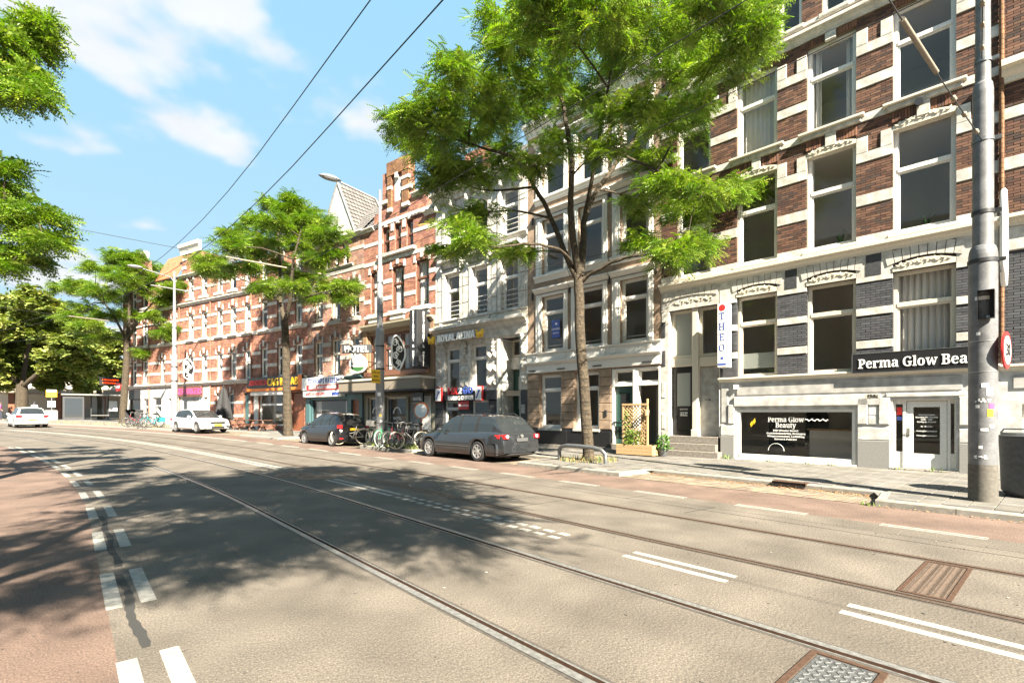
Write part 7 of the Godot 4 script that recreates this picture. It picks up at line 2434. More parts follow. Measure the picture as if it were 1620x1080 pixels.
		var mx: float = c.mirror
		var mw: float = half.call(mx)
		var mm := MB.new()
		mm.t = Transform3D(Basis(), Vector3(mx, 0.99, sg * (mw * 0.98 + 0.07)))
		mm.lathe([Vector2(0, -0.07), Vector2(0.07, -0.06), Vector2(0.1, 0.0), Vector2(0.07, 0.06), Vector2(0, 0.07)], 10)
		put("mirror", mm, c.get("mirror_mat", paint), o)
		var trim := MB.new()
		var prev := Vector3.ZERO
		var pts := []
		for k in 12:
			var x := lerpf(axles[0] + wr + 0.1, axles[1] - wr - 0.1, k / 11.0)
			pts.append(Vector3(x, 0.47 if c.get("strip", true) else 0.26, sg * (half.call(x) as float) * 1.004))
		trim.tube(pts, [0.009], 4)
		put("trim_strip", trim, M.metal_grey if c.get("strip", true) else M.car_black_trim, o)
	for a in axles:
		for sg in [1.0, -1.0]:
			wheel(o, a, sg * ((half.call(a) as float) - 0.115), wr, 0.21, sg, c.get("spokes", 7))
	# lights and plates
	for sg in [1.0, -1.0]:
		var tl := MB.new()
		for q in c.tail:
			tl.box(Vector3(q[0], q[2], sg * q[4] if sg > 0 else sg * q[5]), Vector3(q[1], q[3], sg * q[5] if sg > 0 else sg * q[4]))
		put("tail_light", tl, M.lamp_red, o)
		if c.has("tail_clear"):
			for q in c.tail_clear:
				var z: float = sg * q[2]
				put("reversing_lamp", tb([Vector3(q[0] + 0.06, q[1], z), Vector3(q[0], q[1], z)], [0.06, 0.05], 12), M.lamp_clear, o)
		var hl := MB.new()
		var hx: float = L - 0.36
		for k in 6:
			var x0 := hx + 0.05 * k; var x1 := hx + 0.05 * (k + 1)
			var wa: float = (half.call(x0) as float) * 0.992; var wb: float = (half.call(minf(x1, L)) as float) * 0.992
			var h0: float = along_curve(deck, x0) - 0.1 - 0.01 * k; var h1: float = along_curve(deck, x1) - 0.1 - 0.01 * k
			var za: float = sg * (wa + 0.004); var zb: float = sg * (wb + 0.004)
			var p := [Vector3(x0, h0 - 0.11 + 0.012 * k, za), Vector3(x1, h1 - 0.11 + 0.01 * k, zb), Vector3(x1, h1, zb * 0.965), Vector3(x0, h0, za * 0.965)]
			if sg > 0: hl.quad(p[0], p[1], p[2], p[3])
			else: hl.quad(p[1], p[0], p[3], p[2])
		put("headlight", hl, M.lamp_clear, o)
		put("headlight_front", cbx(Vector3(0, 0, 0), Vector3(0.34, 0.12, 0.03), 0.012), M.lamp_clear, o).transform = Transform3D(Basis(Vector3.UP, PI / 2 + sg * 0.3), Vector3(L - 0.05, along_curve(deck, L - 0.1) - 0.2, sg * W2 * 0.52 + 0.17))
	put("rear_bumper", bumper(-0.035, W2, 0.27, 0.6, -1.0), c.get("bumper_mat", paint), o)
	put("rear_valance", bumper(-0.02, W2 * 0.97, 0.2, 0.3, -1.0), M.car_black_trim, o)
	put("front_bumper", bumper(L + 0.03, W2 * 0.93, 0.24, 0.56, 1.0), paint, o)
	put("grille", cbx(Vector3(0, 0, 0), Vector3(0.9, 0.13, 0.03), 0.01), M.car_black_trim, o).transform = Transform3D(Basis(Vector3.UP, PI / 2), Vector3(L + 0.02, 0.56, 0.45))
	put("air_intake", cbx(Vector3(0, 0, 0), Vector3(0.8, 0.12, 0.03), 0.01), M.car_black_trim, o).transform = Transform3D(Basis(Vector3.UP, PI / 2), Vector3(L + 0.045, 0.28, 0.4))
	for sg in [1.0, -1.0]:
		put("fog_light_recess", cbx(Vector3(0, 0, 0), Vector3(0.24, 0.1, 0.03), 0.01), M.car_black_trim, o).transform = Transform3D(Basis(Vector3.UP, PI / 2 + sg * 0.35), Vector3(L + 0.0, 0.33, sg * W2 * 0.68 + 0.12))
	put("front_plate", cbx(Vector3(0, 0, 0), Vector3(0.5, 0.11, 0.02), 0.005), M.plate, o).transform = Transform3D(Basis(Vector3.UP, PI / 2), Vector3(L + 0.06, 0.42, 0.25))
	put("rear_plate", cbx(Vector3(0, 0, 0), Vector3(0.5, 0.11, 0.02), 0.005), c.get("plate", M.plate), o).transform = Transform3D(Basis(Vector3.UP, -PI / 2), Vector3(c.plate_x, c.plate_y, -0.25))
	return o


func bumper(x: float, w: float, y0: float, y1: float, way: float) -> MB:
	var m := MB.new()
	var k := 14
	for i in k:
		var a := lerpf(-1, 1, float(i) / k); var b := lerpf(-1, 1, float(i + 1) / k)
		var xa := x - way * 0.26 * pow(absf(a), 3.0); var xb := x - way * 0.26 * pow(absf(b), 3.0)
		var za := a * w; var zb := b * w
		var prof := [[y0, -0.06], [y0 + 0.04, -0.01], [lerpf(y0, y1, 0.55), 0.0], [y1 - 0.03, -0.015], [y1, -0.06], [y1, -0.25]]
		for j in prof.size() - 1:
			var p0: Array = prof[j]; var p1: Array = prof[j + 1]
			var A := Vector3(xa + way * p0[1], p0[0], za); var B := Vector3(xb + way * p0[1], p0[0], zb)
			var C := Vector3(xb + way * p1[1], p1[0], zb); var D := Vector3(xa + way * p1[1], p1[0], za)
			if way < 0: m.quad(A, B, C, D)
			else: m.quad(B, A, D, C)
	return m


func loft(m: MB, rows: Array) -> void:
	# smooth skin through half sections, mirrored
	var nn := []
	for i in rows.size():
		var line := []
		for k in rows[i].size():
			var a: Vector3 = rows[mini(i + 1, rows.size() - 1)][k] - rows[maxi(i - 1, 0)][k]
			var b: Vector3 = rows[i][mini(k + 1, rows[i].size() - 1)] - rows[i][maxi(k - 1, 0)]
			var q := a.cross(b).normalized()
			if k == rows[i].size() - 1: q = Vector3(q.x, absf(q.y), 0).normalized()
			line.append(q)
		nn.append(line)
	for i in rows.size() - 1:
		for k in rows[i].size() - 1:
			var a: Vector3 = rows[i][k]; var b: Vector3 = rows[i + 1][k]; var c: Vector3 = rows[i + 1][k + 1]; var d: Vector3 = rows[i][k + 1]
			m.quadn(a, b, c, d, nn[i][k], nn[i + 1][k], nn[i + 1][k + 1], nn[i][k + 1])
			var f := Vector3(1, 1, -1)
			m.quadn(b * f, a * f, d * f, c * f, nn[i + 1][k] * f, nn[i][k] * f, nn[i][k + 1] * f, nn[i + 1][k + 1] * f)


func make_cars() -> void:
	mt("paint_graphite", Color(0.028, 0.031, 0.036), 0.22, {"metal": 0.35, "coat": 1.0})
	mt("paint_black", Color(0.010, 0.010, 0.012), 0.3, {"coat": 1.0})
	mt("paint_white", Color(0.74, 0.74, 0.73), 0.4, {"coat": 1.0})
	mt("paint_white_b", Color(0.72, 0.73, 0.74), 0.4, {"coat": 1.0})
	var o := car("estate_car", "dark grey estate car parked between the tree and the bicycles", W(11.35, 10.78, 0.0), along(13.5), M.paint_graphite, {
		"L": 4.77, "W": 1.82, "wr": 0.325, "axles": [1.14, 3.83], "shoulder": 0.8,
		"deck": [[0.0, 0.62], [0.04, 0.8], [0.1, 0.93], [0.3, 0.965], [1.5, 0.945], [3.0, 0.915], [3.65, 0.9], [4.2, 0.82], [4.6, 0.7], [4.77, 0.56]],
		"roof": [[0.13, 0.95, 1], [0.5, 1.38, 1], [0.66, 1.45], [1.2, 1.485], [2.0, 1.49], [2.7, 1.45], [3.62, 0.905]],
		"rear_glass": [0.14, 0.52], "screen": [2.78, 3.6], "panes": [[0.5, 1.25], [1.36, 2.1], [2.22, 3.2]], "seams": [1.32, 2.18, 3.3], "handles": [1.55, 2.42], "mirror": 3.05,
		"tail": [[-0.02, 0.2, 0.75, 0.885, 0.6, 0.79], [0.15, 0.36, 0.76, 0.88, 0.72, 0.85]], "tail_clear": [[-0.045, 0.82, 0.66]], "plate_x": -0.02, "plate_y": 0.66, "plate": M.metal_grey, "spokes": 7})
	for sg in [0.56, -0.56]:
		put("roof_rail", tb([Vector3(0.75, 1.47, sg), Vector3(0.9, 1.53, sg), Vector3(2.4, 1.52, sg), Vector3(2.6, 1.46, sg)], [0.018], 6), M.metal_dark, o)
	put("aerial", tb([Vector3(0.85, 1.48, 0), Vector3(0.45, 1.75, 0)], [0.008, 0.004], 5), M.cable, o)
	put("badge", tb([Vector3(0.02, 0.83, 0), Vector3(-0.03, 0.83, 0)], [0.055], 14), M.galvanised, o)
	o = car("hatchback_car", "black hatchback with yellow plate parked before the travel agency", W(20.55, 10.58, 0.0), along(22.5), M.paint_black, {
		"L": 3.8, "W": 1.69, "wr": 0.3, "axles": [0.58, 3.05], "shoulder": 0.8,
		"deck": [[0.0, 0.6], [0.04, 0.82], [0.1, 0.95], [0.4, 0.98], [1.5, 0.95], [2.6, 0.92], [3.1, 0.9], [3.5, 0.8], [3.8, 0.56]],
		"roof": [[0.1, 0.97, 1], [0.42, 1.4, 1], [0.62, 1.47], [1.2, 1.51], [1.9, 1.48], [3.05, 0.91]],
		"rear_glass": [0.12, 0.46], "screen": [2.0, 3.05], "panes": [[0.5, 0.85], [0.95, 1.6], [1.72, 2.55]], "seams": [0.92, 1.66, 2.72], "handles": [1.1, 1.9], "mirror": 2.5,
		"tail": [[-0.01, 0.2, 0.82, 0.97, 0.62, 0.77]], "tail_clear": [[-0.02, 0.72, 0.68]], "plate_x": -0.02, "plate_y": 0.72, "strip": false, "spokes": 8})
	put("reflector", bx(Vector3(-0.01, 0.34, -0.74), Vector3(0.04, 0.39, -0.58)), M.lamp_red, o)
	put("badge", tb([Vector3(0.02, 0.9, 0), Vector3(-0.01, 0.9, 0)], [0.06], 14), M.galvanised, o)
	put("tow_bar", tb([Vector3(0.1, 0.3, 0), Vector3(-0.14, 0.28, 0), Vector3(-0.14, 0.38, 0)], [0.02], 6), M.galvanised, o)
	var e := W(36.9, 10.45, 0.0)
	car("hatchback_car", "white hatchback facing the street tree, parked near the folded parasol", e, along(34.8) + PI, M.paint_white, {
		"L": 4.25, "W": 1.8, "wr": 0.315, "axles": [0.8, 3.4], "shoulder": 0.78,
		"deck": [[0.0, 0.6], [0.04, 0.78], [0.1, 0.9], [0.5, 0.95], [1.8, 0.92], [2.9, 0.9], [3.4, 0.88], [3.9, 0.8], [4.15, 0.68], [4.25, 0.56]],
		"roof": [[0.14, 0.93, 1], [0.55, 1.34, 1], [0.8, 1.41], [1.4, 1.45], [2.1, 1.43], [3.3, 0.895]],
		"rear_glass": [0.16, 0.6], "screen": [2.2, 3.3], "panes": [[0.6, 0.95], [1.05, 1.75], [1.86, 2.8]], "seams": [1.0, 1.8, 2.95], "handles": [1.25, 2.05], "mirror": 2.7,
		"tail": [[-0.02, 0.3, 0.74, 0.88, 0.58, 0.86]], "plate_x": -0.02, "plate_y": 0.62, "strip": false, "spokes": 6})
	car("hatchback_car", "white hatchback with tinted rear window driving away up the street", Vector3(-34.0, rise(-34.0, 35.4), -35.4), PI / 2 + 0.92, M.paint_white_b, {
		"L": 4.05, "W": 1.75, "wr": 0.3, "axles": [0.72, 3.25], "shoulder": 0.8,
		"deck": [[0.0, 0.6], [0.04, 0.8], [0.1, 0.93], [0.5, 0.96], [1.8, 0.93], [2.8, 0.91], [3.3, 0.88], [3.8, 0.76], [4.05, 0.56]],
		"roof": [[0.12, 0.95, 1], [0.45, 1.36, 1], [0.65, 1.42], [1.3, 1.46], [2.0, 1.43], [3.15, 0.905]],
		"rear_glass": [0.14, 0.5], "screen": [2.1, 3.15], "panes": [[0.5, 0.85], [0.95, 1.65], [1.76, 2.65]], "seams": [0.92, 1.7, 2.8], "handles": [1.15, 1.95], "mirror": 2.55,
		"tail": [[-0.03, 0.25, 0.76, 0.92, 0.56, 0.85]], "plate_x": -0.02, "plate_y": 0.52, "strip": false, "spokes": 6})


# ---------------------------------------------------------------- bicycles
func hoop(m: MB, c: Vector3, r: float, t: float, sides := 28, tube_sides := 6, a0 := 0.0, a1 := TAU) -> void:
	var pts := []
	for i in sides + 1:
		var a := lerpf(a0, a1, float(i) / sides)
		pts.append(c + Vector3(r * cos(a), r * sin(a), 0))
	m.tube(pts, [t], tube_sides, false)


func bicycle(label: String, at: Vector3, turn: float, lean: float, paint: Material, o := {}) -> void:
	var b := thing("bicycle", label, "bicycle", at, turn, "bicycles parked at the lamp poles")
	b.rotation.z = 0.0
	b.basis = Basis(Vector3.UP, turn) * Basis(Vector3.RIGHT, lean)
	var R := 0.335
	for x in [0.0, 1.08]:
		var w := Node3D.new()
		w.name = "wheel"
		b.add_child(w, true)
		w.position = Vector3(x, R + 0.02, 0)
		var m := MB.new()
		hoop(m, Vector3.ZERO, R, 0.021)
		put("tyre", m, o.get("tyre", M.tyre), w)
		m = MB.new()
		hoop(m, Vector3.ZERO, R - 0.028, 0.009, 24, 4)
		put("rim", m, M.galvanised, w)
		m = MB.new()
		for k in 16:
			var a := TAU * k / 16.0
			m.tube([Vector3(0.02 * cos(a + 1), 0.02 * sin(a + 1), 0.02 if k % 2 else -0.02), Vector3((R - 0.03) * cos(a), (R - 0.03) * sin(a), 0)], [0.0022], 3, false)
		m.tube([Vector3(0, 0, -0.05), Vector3(0, 0, 0.05)], [0.022], 6)
		put("spokes", m, M.galvanised, w)
		m = MB.new()
		hoop(m, Vector3.ZERO, R + 0.035, 0.014, 14, 4, 0.3, 2.9)
		put("mudguard", m, o.get("guard", M.metal_dark), w)
	var f := MB.new()
	var A := Vector3(0, R + 0.02, 0); var F := Vector3(1.08, R + 0.02, 0)
	var BB := Vector3(0.46, 0.3, 0); var S := Vector3(0.3, 0.82, 0); var H := Vector3(0.88, 0.88, 0); var HL := Vector3(0.92, 0.68, 0)
	f.tube([BB, S], [0.017], 6)
	f.tube([BB, HL], [0.019], 6)
	if o.get("step", true):
		f.tube([Vector3(0.36, 0.55, 0), Vector3(0.6, 0.5, 0), HL + Vector3(-0.01, 0.08, 0)], [0.017], 6)
	else:
		f.tube([Vector3(0.31, 0.78, 0), H - Vector3(0.01, 0.06, 0)], [0.017], 6)
	f.tube([HL - Vector3(-0.01, 0.05, 0), H], [0.02], 6)
	for z in [-0.045, 0.045]:
		f.tube([Vector3(A.x, A.y, z), BB + Vector3(0, 0, z * 0.5)], [0.01], 5)
		f.tube([Vector3(A.x, A.y, z), Vector3(0.32, 0.72, z * 0.3)], [0.009], 5)
		f.tube([Vector3(F.x, F.y, z), Vector3(0.97, 0.64, z), HL + Vector3(0.01, -0.04, 0)], [0.011], 5)
	put("frame", f, paint, b)
	var s := MB.new()
	s.tube([S, Vector3(0.27, 0.94, 0)], [0.014], 6)
	put("seat_post", s, M.galvanised, b)
	s = MB.new()
	s.tube([Vector3(0.12, 0.97, 0), Vector3(0.2, 0.985, 0), Vector3(0.32, 0.98, 0), Vector3(0.4, 0.96, 0)], [0.055, 0.085, 0.045, 0.02], 8)
	put("saddle", s, M.metal_dark, b)
	var hb := MB.new()
	hb.tube([H, Vector3(0.86, 1.03, 0)], [0.013], 6)
	hb.tube([Vector3(0.66, 1.05, -0.28), Vector3(0.8, 1.08, -0.27), Vector3(0.9, 1.05, -0.12), Vector3(0.88, 1.03, 0), Vector3(0.9, 1.05, 0.12), Vector3(0.8, 1.08, 0.27), Vector3(0.66, 1.05, 0.28)], [0.012], 6)
	put("handlebar", hb, M.galvanised, b)
	for z in [-0.28, 0.28]:
		put("grip", tb([Vector3(0.77, 1.075, z), Vector3(0.62, 1.04, z)], [0.018], 6), M.tyre, b)
	var c := MB.new()
	c.t = Transform3D(Basis(Vector3.RIGHT, PI / 2), BB + Vector3(0, 0, 0.04))
	c.lathe([Vector2(0, -0.004), Vector2(0.09, -0.004), Vector2(0.09, 0.004), Vector2(0, 0.004)], 16)
	c.t = Transform3D()
	c.tube([BB + Vector3(0, 0, 0.06), BB + Vector3(0.12, -0.11, 0.07)], [0.01], 5)
	c.tube([BB + Vector3(0, 0, -0.06), BB + Vector3(-0.12, 0.11, -0.07)], [0.01], 5)
	c.box(BB + Vector3(0.08, -0.125, 0.07), BB + Vector3(0.17, -0.1, 0.15))
	c.box(BB + Vector3(-0.17, 0.1, -0.15), BB + Vector3(-0.08, 0.125, -0.07))
	put("crank", c, M.metal_grey, b)
	var k := MB.new()
	for z in [-0.06, 0.06]:
		k.tube([Vector3(0.3, 0.74, z), Vector3(-0.28, 0.76, z)], [0.007], 4)
		k.tube([Vector3(-0.02, R + 0.04, z), Vector3(-0.12, 0.76, z)], [0.006], 4)
	for x in [0.1, -0.05, -0.2]:
		k.tube([Vector3(x, 0.755, -0.06), Vector3(x, 0.755, 0.06)], [0.006], 4)
	put("carrier", k, M.metal_dark, b)
	if o.has("bag"):
		var g := MB.new()
		for z in [-0.2, 0.08]:
			g.box(Vector3(-0.24, 0.42, z), Vector3(0.12, 0.74, z + 0.12))
		put("pannier", g, o.bag, b)
	if o.has("crate"):
		put("crate", cbx(Vector3(0.9, 0.86, -0.2), Vector3(1.2, 1.1, 0.2), 0.02), o.crate, b)


func make_bicycles() -> void:
	mt("bike_green", Color(0.04, 0.32, 0.14), 0.35, {"coat": 0.6})
	mt("bike_black", Color(0.015, 0.015, 0.016), 0.35, {"coat": 0.6})
	mt("bike_red", Color(0.22, 0.015, 0.025), 0.35, {"coat": 0.6})
	mt("bike_white", Color(0.6, 0.57, 0.52), 0.4)
	mt("bike_blue", Color(0.03, 0.24, 0.28), 0.4)
	mt("bike_grey", Color(0.22, 0.22, 0.22), 0.4)
	mt("bag_black", Color(0.02, 0.02, 0.022), 0.8)
	mt("tyre_pale", Color(0.3, 0.38, 0.33), 0.8)
	mt("tyre_cream", Color(0.55, 0.48, 0.36), 0.8)
	var q := PI / 2
	var list := [
		[20.15, 10.75, q * 0.55, 0.12, "bike_white", "cream bicycle with pale tyres beside the black hatchback", {"tyre": M.tyre_cream, "guard": M.bike_white}],
		[19.85, 11.5, q * 1.3, -0.1, "bike_white", "white bicycle with a white front crate behind the lamp pole", {"crate": M.bike_white}],
		[18.55, 11.2, q * 1.25, 0.1, "bike_green", "bright green bicycle with pale tyres at the foot of the lamp pole", {"tyre": M.tyre_pale, "guard": M.bike_green}],
		[18.1, 11.9, q * 0.9, -0.06, "bike_black", "black bicycle standing just behind the green bicycle", {}],
		[17.75, 11.35, q * 1.05, 0.07, "bike_red", "dark red bicycle with black panniers in the cluster", {"bag": M.bag_black}],
		[17.45, 11.3, q * 1.12, 0.05, "bike_black", "black bicycle with panniers next to the dark red one", {"bag": M.bag_black}],
		[17.15, 11.6, q * 0.94, -0.05, "bike_grey", "grey diamond-frame bicycle in the middle of the cluster", {"step": false}],
		[16.85, 11.25, q * 0.8, 0.1, "bike_black", "black bicycle with cream tyres close to the dark grey estate car", {"tyre": M.tyre_cream, "step": false}],
		[41.3, 11.2, q * 0.95, 0.06, "bike_grey", "grey bicycle leaning behind the far lamp pole", {}],
		[42.0, 11.0, q * 0.6, -0.1, "bike_black", "black bicycle propped between the grey container and the far lamp pole", {"step": false}],
		[42.9, 11.2, q * 0.75, 0.1, "bike_red", "brownish red bicycle beside the grey container", {}],
		[40.7, 11.0, q * 1.1, 0.06, "bike_blue", "turquoise bicycle with turquoise bags by the far lamp pole", {"bag": M.bike_blue, "guard": M.bike_blue}],
	]
	for b in list:
		# bicycles face the road: turn is measured from the street direction
		var at := W(b[0], b[1], 0.1)
		bicycle(b[5], at, along(b[0]) + b[2], b[3], M[b[4]], b[6])


# ---------------------------------------------------------------- street furniture
func leaf_heap(parent: Node, at: Vector3, r: float, tall: float, cnt: int, size: float, tone: Color, called := "leaves") -> void:
	var m := MB.new()
	for k in cnt:
		var a := rng.randf() * TAU
		var rr := r * sqrt(rng.randf())
		var y := tall * rng.randf()
		var p := at + Vector3(cos(a) * rr * (1.0 - 0.4 * y / maxf(tall, 0.01)), y, sin(a) * rr)
		var d := Vector3(rng.randfn(), rng.randf_range(-0.4, 0.9), rng.randfn()).normalized()
		var s := d.cross(Vector3(rng.randfn(), rng.randfn(), rng.randfn())).normalized()
		var f := rng.randf_range(0.6, 1.4)
		m.col = Color(tone.r * f, tone.g * f, tone.b * f)
		var L := size * rng.randf_range(0.6, 1.3)
		m.quad(p, p + d * L * 0.5 + s * L * 0.3, p + d * L, p + d * L * 0.5 - s * L * 0.3)
	put(called, m, M.leaf, parent)


func make_furniture() -> void:
	rng.seed = 200
	# bent hoop guard around the tree
	var foot := W(9.8, 11.97, 0.1)
	var o := thing("tree_guard", "low bent grey metal hoop guarding the trunk of the big tree", "barrier", W(9.65, 11.35, 0.1), along(9.8))
	put("hoop", tb([Vector3(0.9, 0.0, 0.1), Vector3(0.9, 0.3, 0.08), Vector3(0.78, 0.42, 0.04), Vector3(0.5, 0.47, 0), Vector3(0, 0.47, -0.02), Vector3(-0.5, 0.45, 0), Vector3(-0.76, 0.4, 0.03), Vector3(-0.88, 0.28, 0.06), Vector3(-0.88, 0, 0.08)], [0.06], 10), M.metal_grey, o)
	# earth and weeds in the tree pit
	var w := MB.new()
	for k in 420:
		var a := rng.randf() * TAU
		var r := 0.15 + 0.75 * sqrt(rng.randf())
		var p := foot + Vector3(cos(a) * r, -0.02, sin(a) * r * 0.9)
		var f := rng.randf_range(0.6, 1.3)
		m_blade(w, p, rng.randf_range(0.04, 0.2), Color(0.26 * f, 0.2 * f, 0.08 * f) if k % 3 else Color(0.09 * f, 0.14 * f, 0.03 * f))
	tag(put("tree_pit_weeds", w, M.grass), "dry straw and weeds around the foot of the big tree", "weeds", "", "stuff")
	# weeds along the foot of the beauty shop and in the bike island
	w = MB.new()
	for q in [[2.35, 26], [3.0, 10], [3.6, 18], [4.1, 14], [4.6, 20], [5.2, 12], [6.65, 16], [7.4, 14], [8.3, 8], [0.0, 12]]:
		for k in q[1]:
			var p: Vector3 = houseA.transform * Vector3(q[0] + rng.randfn() * 0.1, 0.1, 0.1 + rng.randf() * 0.06)
			var f := rng.randf_range(0.7, 1.3)
			m_blade(w, p, rng.randf_range(0.04, 0.2), Color(0.12 * f, 0.19 * f, 0.035 * f))
	for k in 500:
		var p := W(rng.randf_range(16.6, 19.8), rng.randf_range(10.55, 11.6), 0.1)
		var f := rng.randf_range(0.7, 1.3)
		m_blade(w, p, rng.randf_range(0.05, 0.25), Color(0.17 * f, 0.21 * f, 0.05 * f))
	for k in 600:
		var p := W(rng.randf_range(40, 56), rng.randf_range(10.2, 12.4), 0.1)
		var f := rng.randf_range(0.7, 1.3)
		m_blade(w, p, rng.randf_range(0.05, 0.3), Color(0.24 * f, 0.2 * f, 0.08 * f))
	for k in 22:
		m_blade(w, W(2.28 + rng.randfn() * 0.06, 9.97 - rng.randf() * 0.05, 0.0), rng.randf_range(0.03, 0.09), Color(0.14, 0.2, 0.04))
	tag(put("pavement_weeds", w, M.grass), "tufts of green weeds in the pavement edges and islands", "weeds", "", "stuff")
	# fallen dry leaves and sand in the gutter
	w = MB.new()
	for k in 1500:
		var s := rng.randf_range(2.3, 7.3)
		var d := kerb_d(s) - pow(rng.randf(), 2.0) * 0.28
		if rng.randf() < 0.25:
			s = rng.randf_range(-2, 12); d = kerb_d(s) - 0.02 - rng.randf() * 0.1
		var p := W(s, d, 0.012 + rng.randf() * 0.015)
		var a := rng.randf() * TAU
		var L := rng.randf_range(0.008, 0.03)
		var f := rng.randf_range(0.6, 1.3)
		w.col = Color(0.36 * f, 0.2 * f, 0.09 * f)
		var u := Vector3(cos(a), rng.randf_range(-0.2, 0.2), sin(a)) * L; var v := Vector3(-sin(a), 0.1, cos(a)) * L * 0.5
		w.quad(p - u, p + v, p + u, p - v)
	tag(put("gutter_litter", w, M.grass), "brown dry leaflets gathered along the kerb", "leaves", "", "stuff")
	# chewing gum, leaf scraps and tar spots on the carriageway
	w = MB.new()
	for k in 900:
		var s := rng.randf_range(-1.5, 22.0)
		var d := rng.randf_range(-0.8, 9.8)
		var skip := false
		for r in RAILS:
			if absf(d - r) < 0.12: skip = true
		if skip: continue
		var p := W(s, d, 0.006)
		var R := rng.randf_range(0.005, 0.016)
		var f := rng.randf_range(0.8, 1.2)
		w.col = Color(0.10 * f, 0.09 * f, 0.08 * f) if rng.randf() < 0.86 else Color(0.4 * f, 0.37 * f, 0.31 * f)
		var e := rng.randf_range(0.5, 1.0)
		for i in 6:
			var a0 := TAU * i / 6.0; var a1 := TAU * (i + 1) / 6.0
			w.tri(p, p + Vector3(cos(a1) * R, 0, sin(a1) * R * e), p + Vector3(cos(a0) * R, 0, sin(a0) * R * e))
	tag(put("road_specks", w, M.grass), "small gum spots and leaf scraps scattered on the asphalt", "litter", "", "stuff")
	# storm drain in the kerb
	o = thing("kerb_drain", "dark iron inlet drain set in the kerb of the empty bay", "drain", W(3.9, 11.05, 0.0), along(3.9))
	put("hood", cbx(Vector3(-0.32, 0.07, -0.01), Vector3(0.32, 0.125, 0.26), 0.01), M.rust, o)
	put("opening", bx(Vector3(-0.28, -0.01, -0.012), Vector3(0.28, 0.07, 0.2)), M.sign_black, o)
	for x in [-0.14, 0.0, 0.14]:
		put("bar", bx(Vector3(x - 0.012, 0.0, -0.02), Vector3(x + 0.012, 0.075, -0.013)), M.rust, o)
	# furniture inside the beauty shop
	o = thing("reception_counter", "pale reception counter inside the beauty shop window", "counter", houseA.transform * Vector3(4.9, 0.02, -1.9), houseA.rotation.y)
	put("front", cbx(Vector3(-0.7, 0, -0.25), Vector3(0.7, 1.0, 0.25), 0.02), M.white_paint, o)
	put("top", cbx(Vector3(-0.75, 1.0, -0.3), Vector3(0.75, 1.05, 0.3), 0.01), M.wood_pale, o)
	o = thing("salon_chair", "dark padded treatment chair inside the beauty shop", "chair", houseA.transform * Vector3(3.4, 0.02, -1.6), houseA.rotation.y + 0.6)
	put("seat", cbx(Vector3(-0.3, 0.42, -0.3), Vector3(0.3, 0.55, 0.3), 0.04), M.bag_black, o)
	put("backrest", cbx(Vector3(-0.28, 0.55, -0.34), Vector3(0.28, 1.25, -0.22), 0.04), M.bag_black, o)
	put("post", tb([Vector3(0, 0, 0), Vector3(0, 0.42, 0)], [0.05], 8), M.galvanised, o)
	put("base", ring_profile([Vector2(0.28, 0.0), Vector2(0.26, 0.04), Vector2(0, 0.06)], 16), M.galvanised, o)
	o = thing("salon_mirror", "tall arched mirror on the back wall of the beauty shop", "mirror", houseA.transform * Vector3(3.95, 0.3, -3.5), houseA.rotation.y)
	var mp := PackedVector2Array([Vector2(-0.35, 0), Vector2(0.35, 0)])
	for i in 13:
		mp.append(Vector2(0.35 * cos(PI * i / 12.0), 1.1 + 0.35 * sin(PI * i / 12.0)))
	var mb2 := MB.new()
	mb2.prism(mp, -0.03, 0.0)
	put("glass", mb2, M.mirror_glass, o)
	# round grey litter bin next to the tram pole
	o = thing("litter_bin", "round dark grey litter bin behind the thick tram pole", "bin", W(0.45, 12.35, 0.1), along(0.5))
	put("drum", ring_profile([Vector2(0.36, 0.02), Vector2(0.42, 0.1), Vector2(0.45, 0.98), Vector2(0.46, 1.0), Vector2(0.46, 1.05), Vector2(0.43, 1.06)], 28), M.plastic_grey, o)
	put("lid", ring_profile([Vector2(0.44, 1.05), Vector2(0.4, 1.1), Vector2(0.2, 1.1), Vector2(0.2, 0.9)], 28), M.metal_grey, o)
	put("rim_bar", tb([Vector3(-0.42, 1.08, 0), Vector3(-0.38, 1.16, 0), Vector3(0.38, 1.16, 0), Vector3(0.42, 1.08, 0)], [0.018], 6), M.metal_grey, o)
	# planter with trellis
	o = thing("trellis_planter", "wooden planter box with lattice trellis and climbing plant by the doorway", "planter", houseB.transform * Vector3(5.72, 0.1, 0.95), houseB.rotation.y)
	for k in 3:
		put("plank", cbx(Vector3(-0.42, 0.03 + 0.115 * k, 0.2), Vector3(0.98, 0.14 + 0.115 * k, 0.24), 0.006), M.wood_pale, o)
		put("plank", cbx(Vector3(-0.42, 0.03 + 0.115 * k, -0.24), Vector3(0.98, 0.14 + 0.115 * k, -0.2), 0.006), M.wood_pale, o)
		for x in [-0.44, 0.96]:
			put("plank", cbx(Vector3(x, 0.03 + 0.115 * k, -0.2), Vector3(x + 0.04, 0.14 + 0.115 * k, 0.2), 0.006), M.wood_pale, o)
	put("soil", bx(Vector3(-0.4, 0.1, -0.2), Vector3(0.96, 0.33, 0.2)), M.sand, o)
	for x in [-0.4, 0.56]:
		put("post", cbx(Vector3(x - 0.03, 0.0, -0.22), Vector3(x + 0.03, 1.95 if x > 0 else 1.78, -0.16), 0.006), M.wood_pale, o)
	put("rail", cbx(Vector3(-0.43, 1.72, -0.22), Vector3(0.59, 1.79, -0.15), 0.006), M.wood_pale, o)
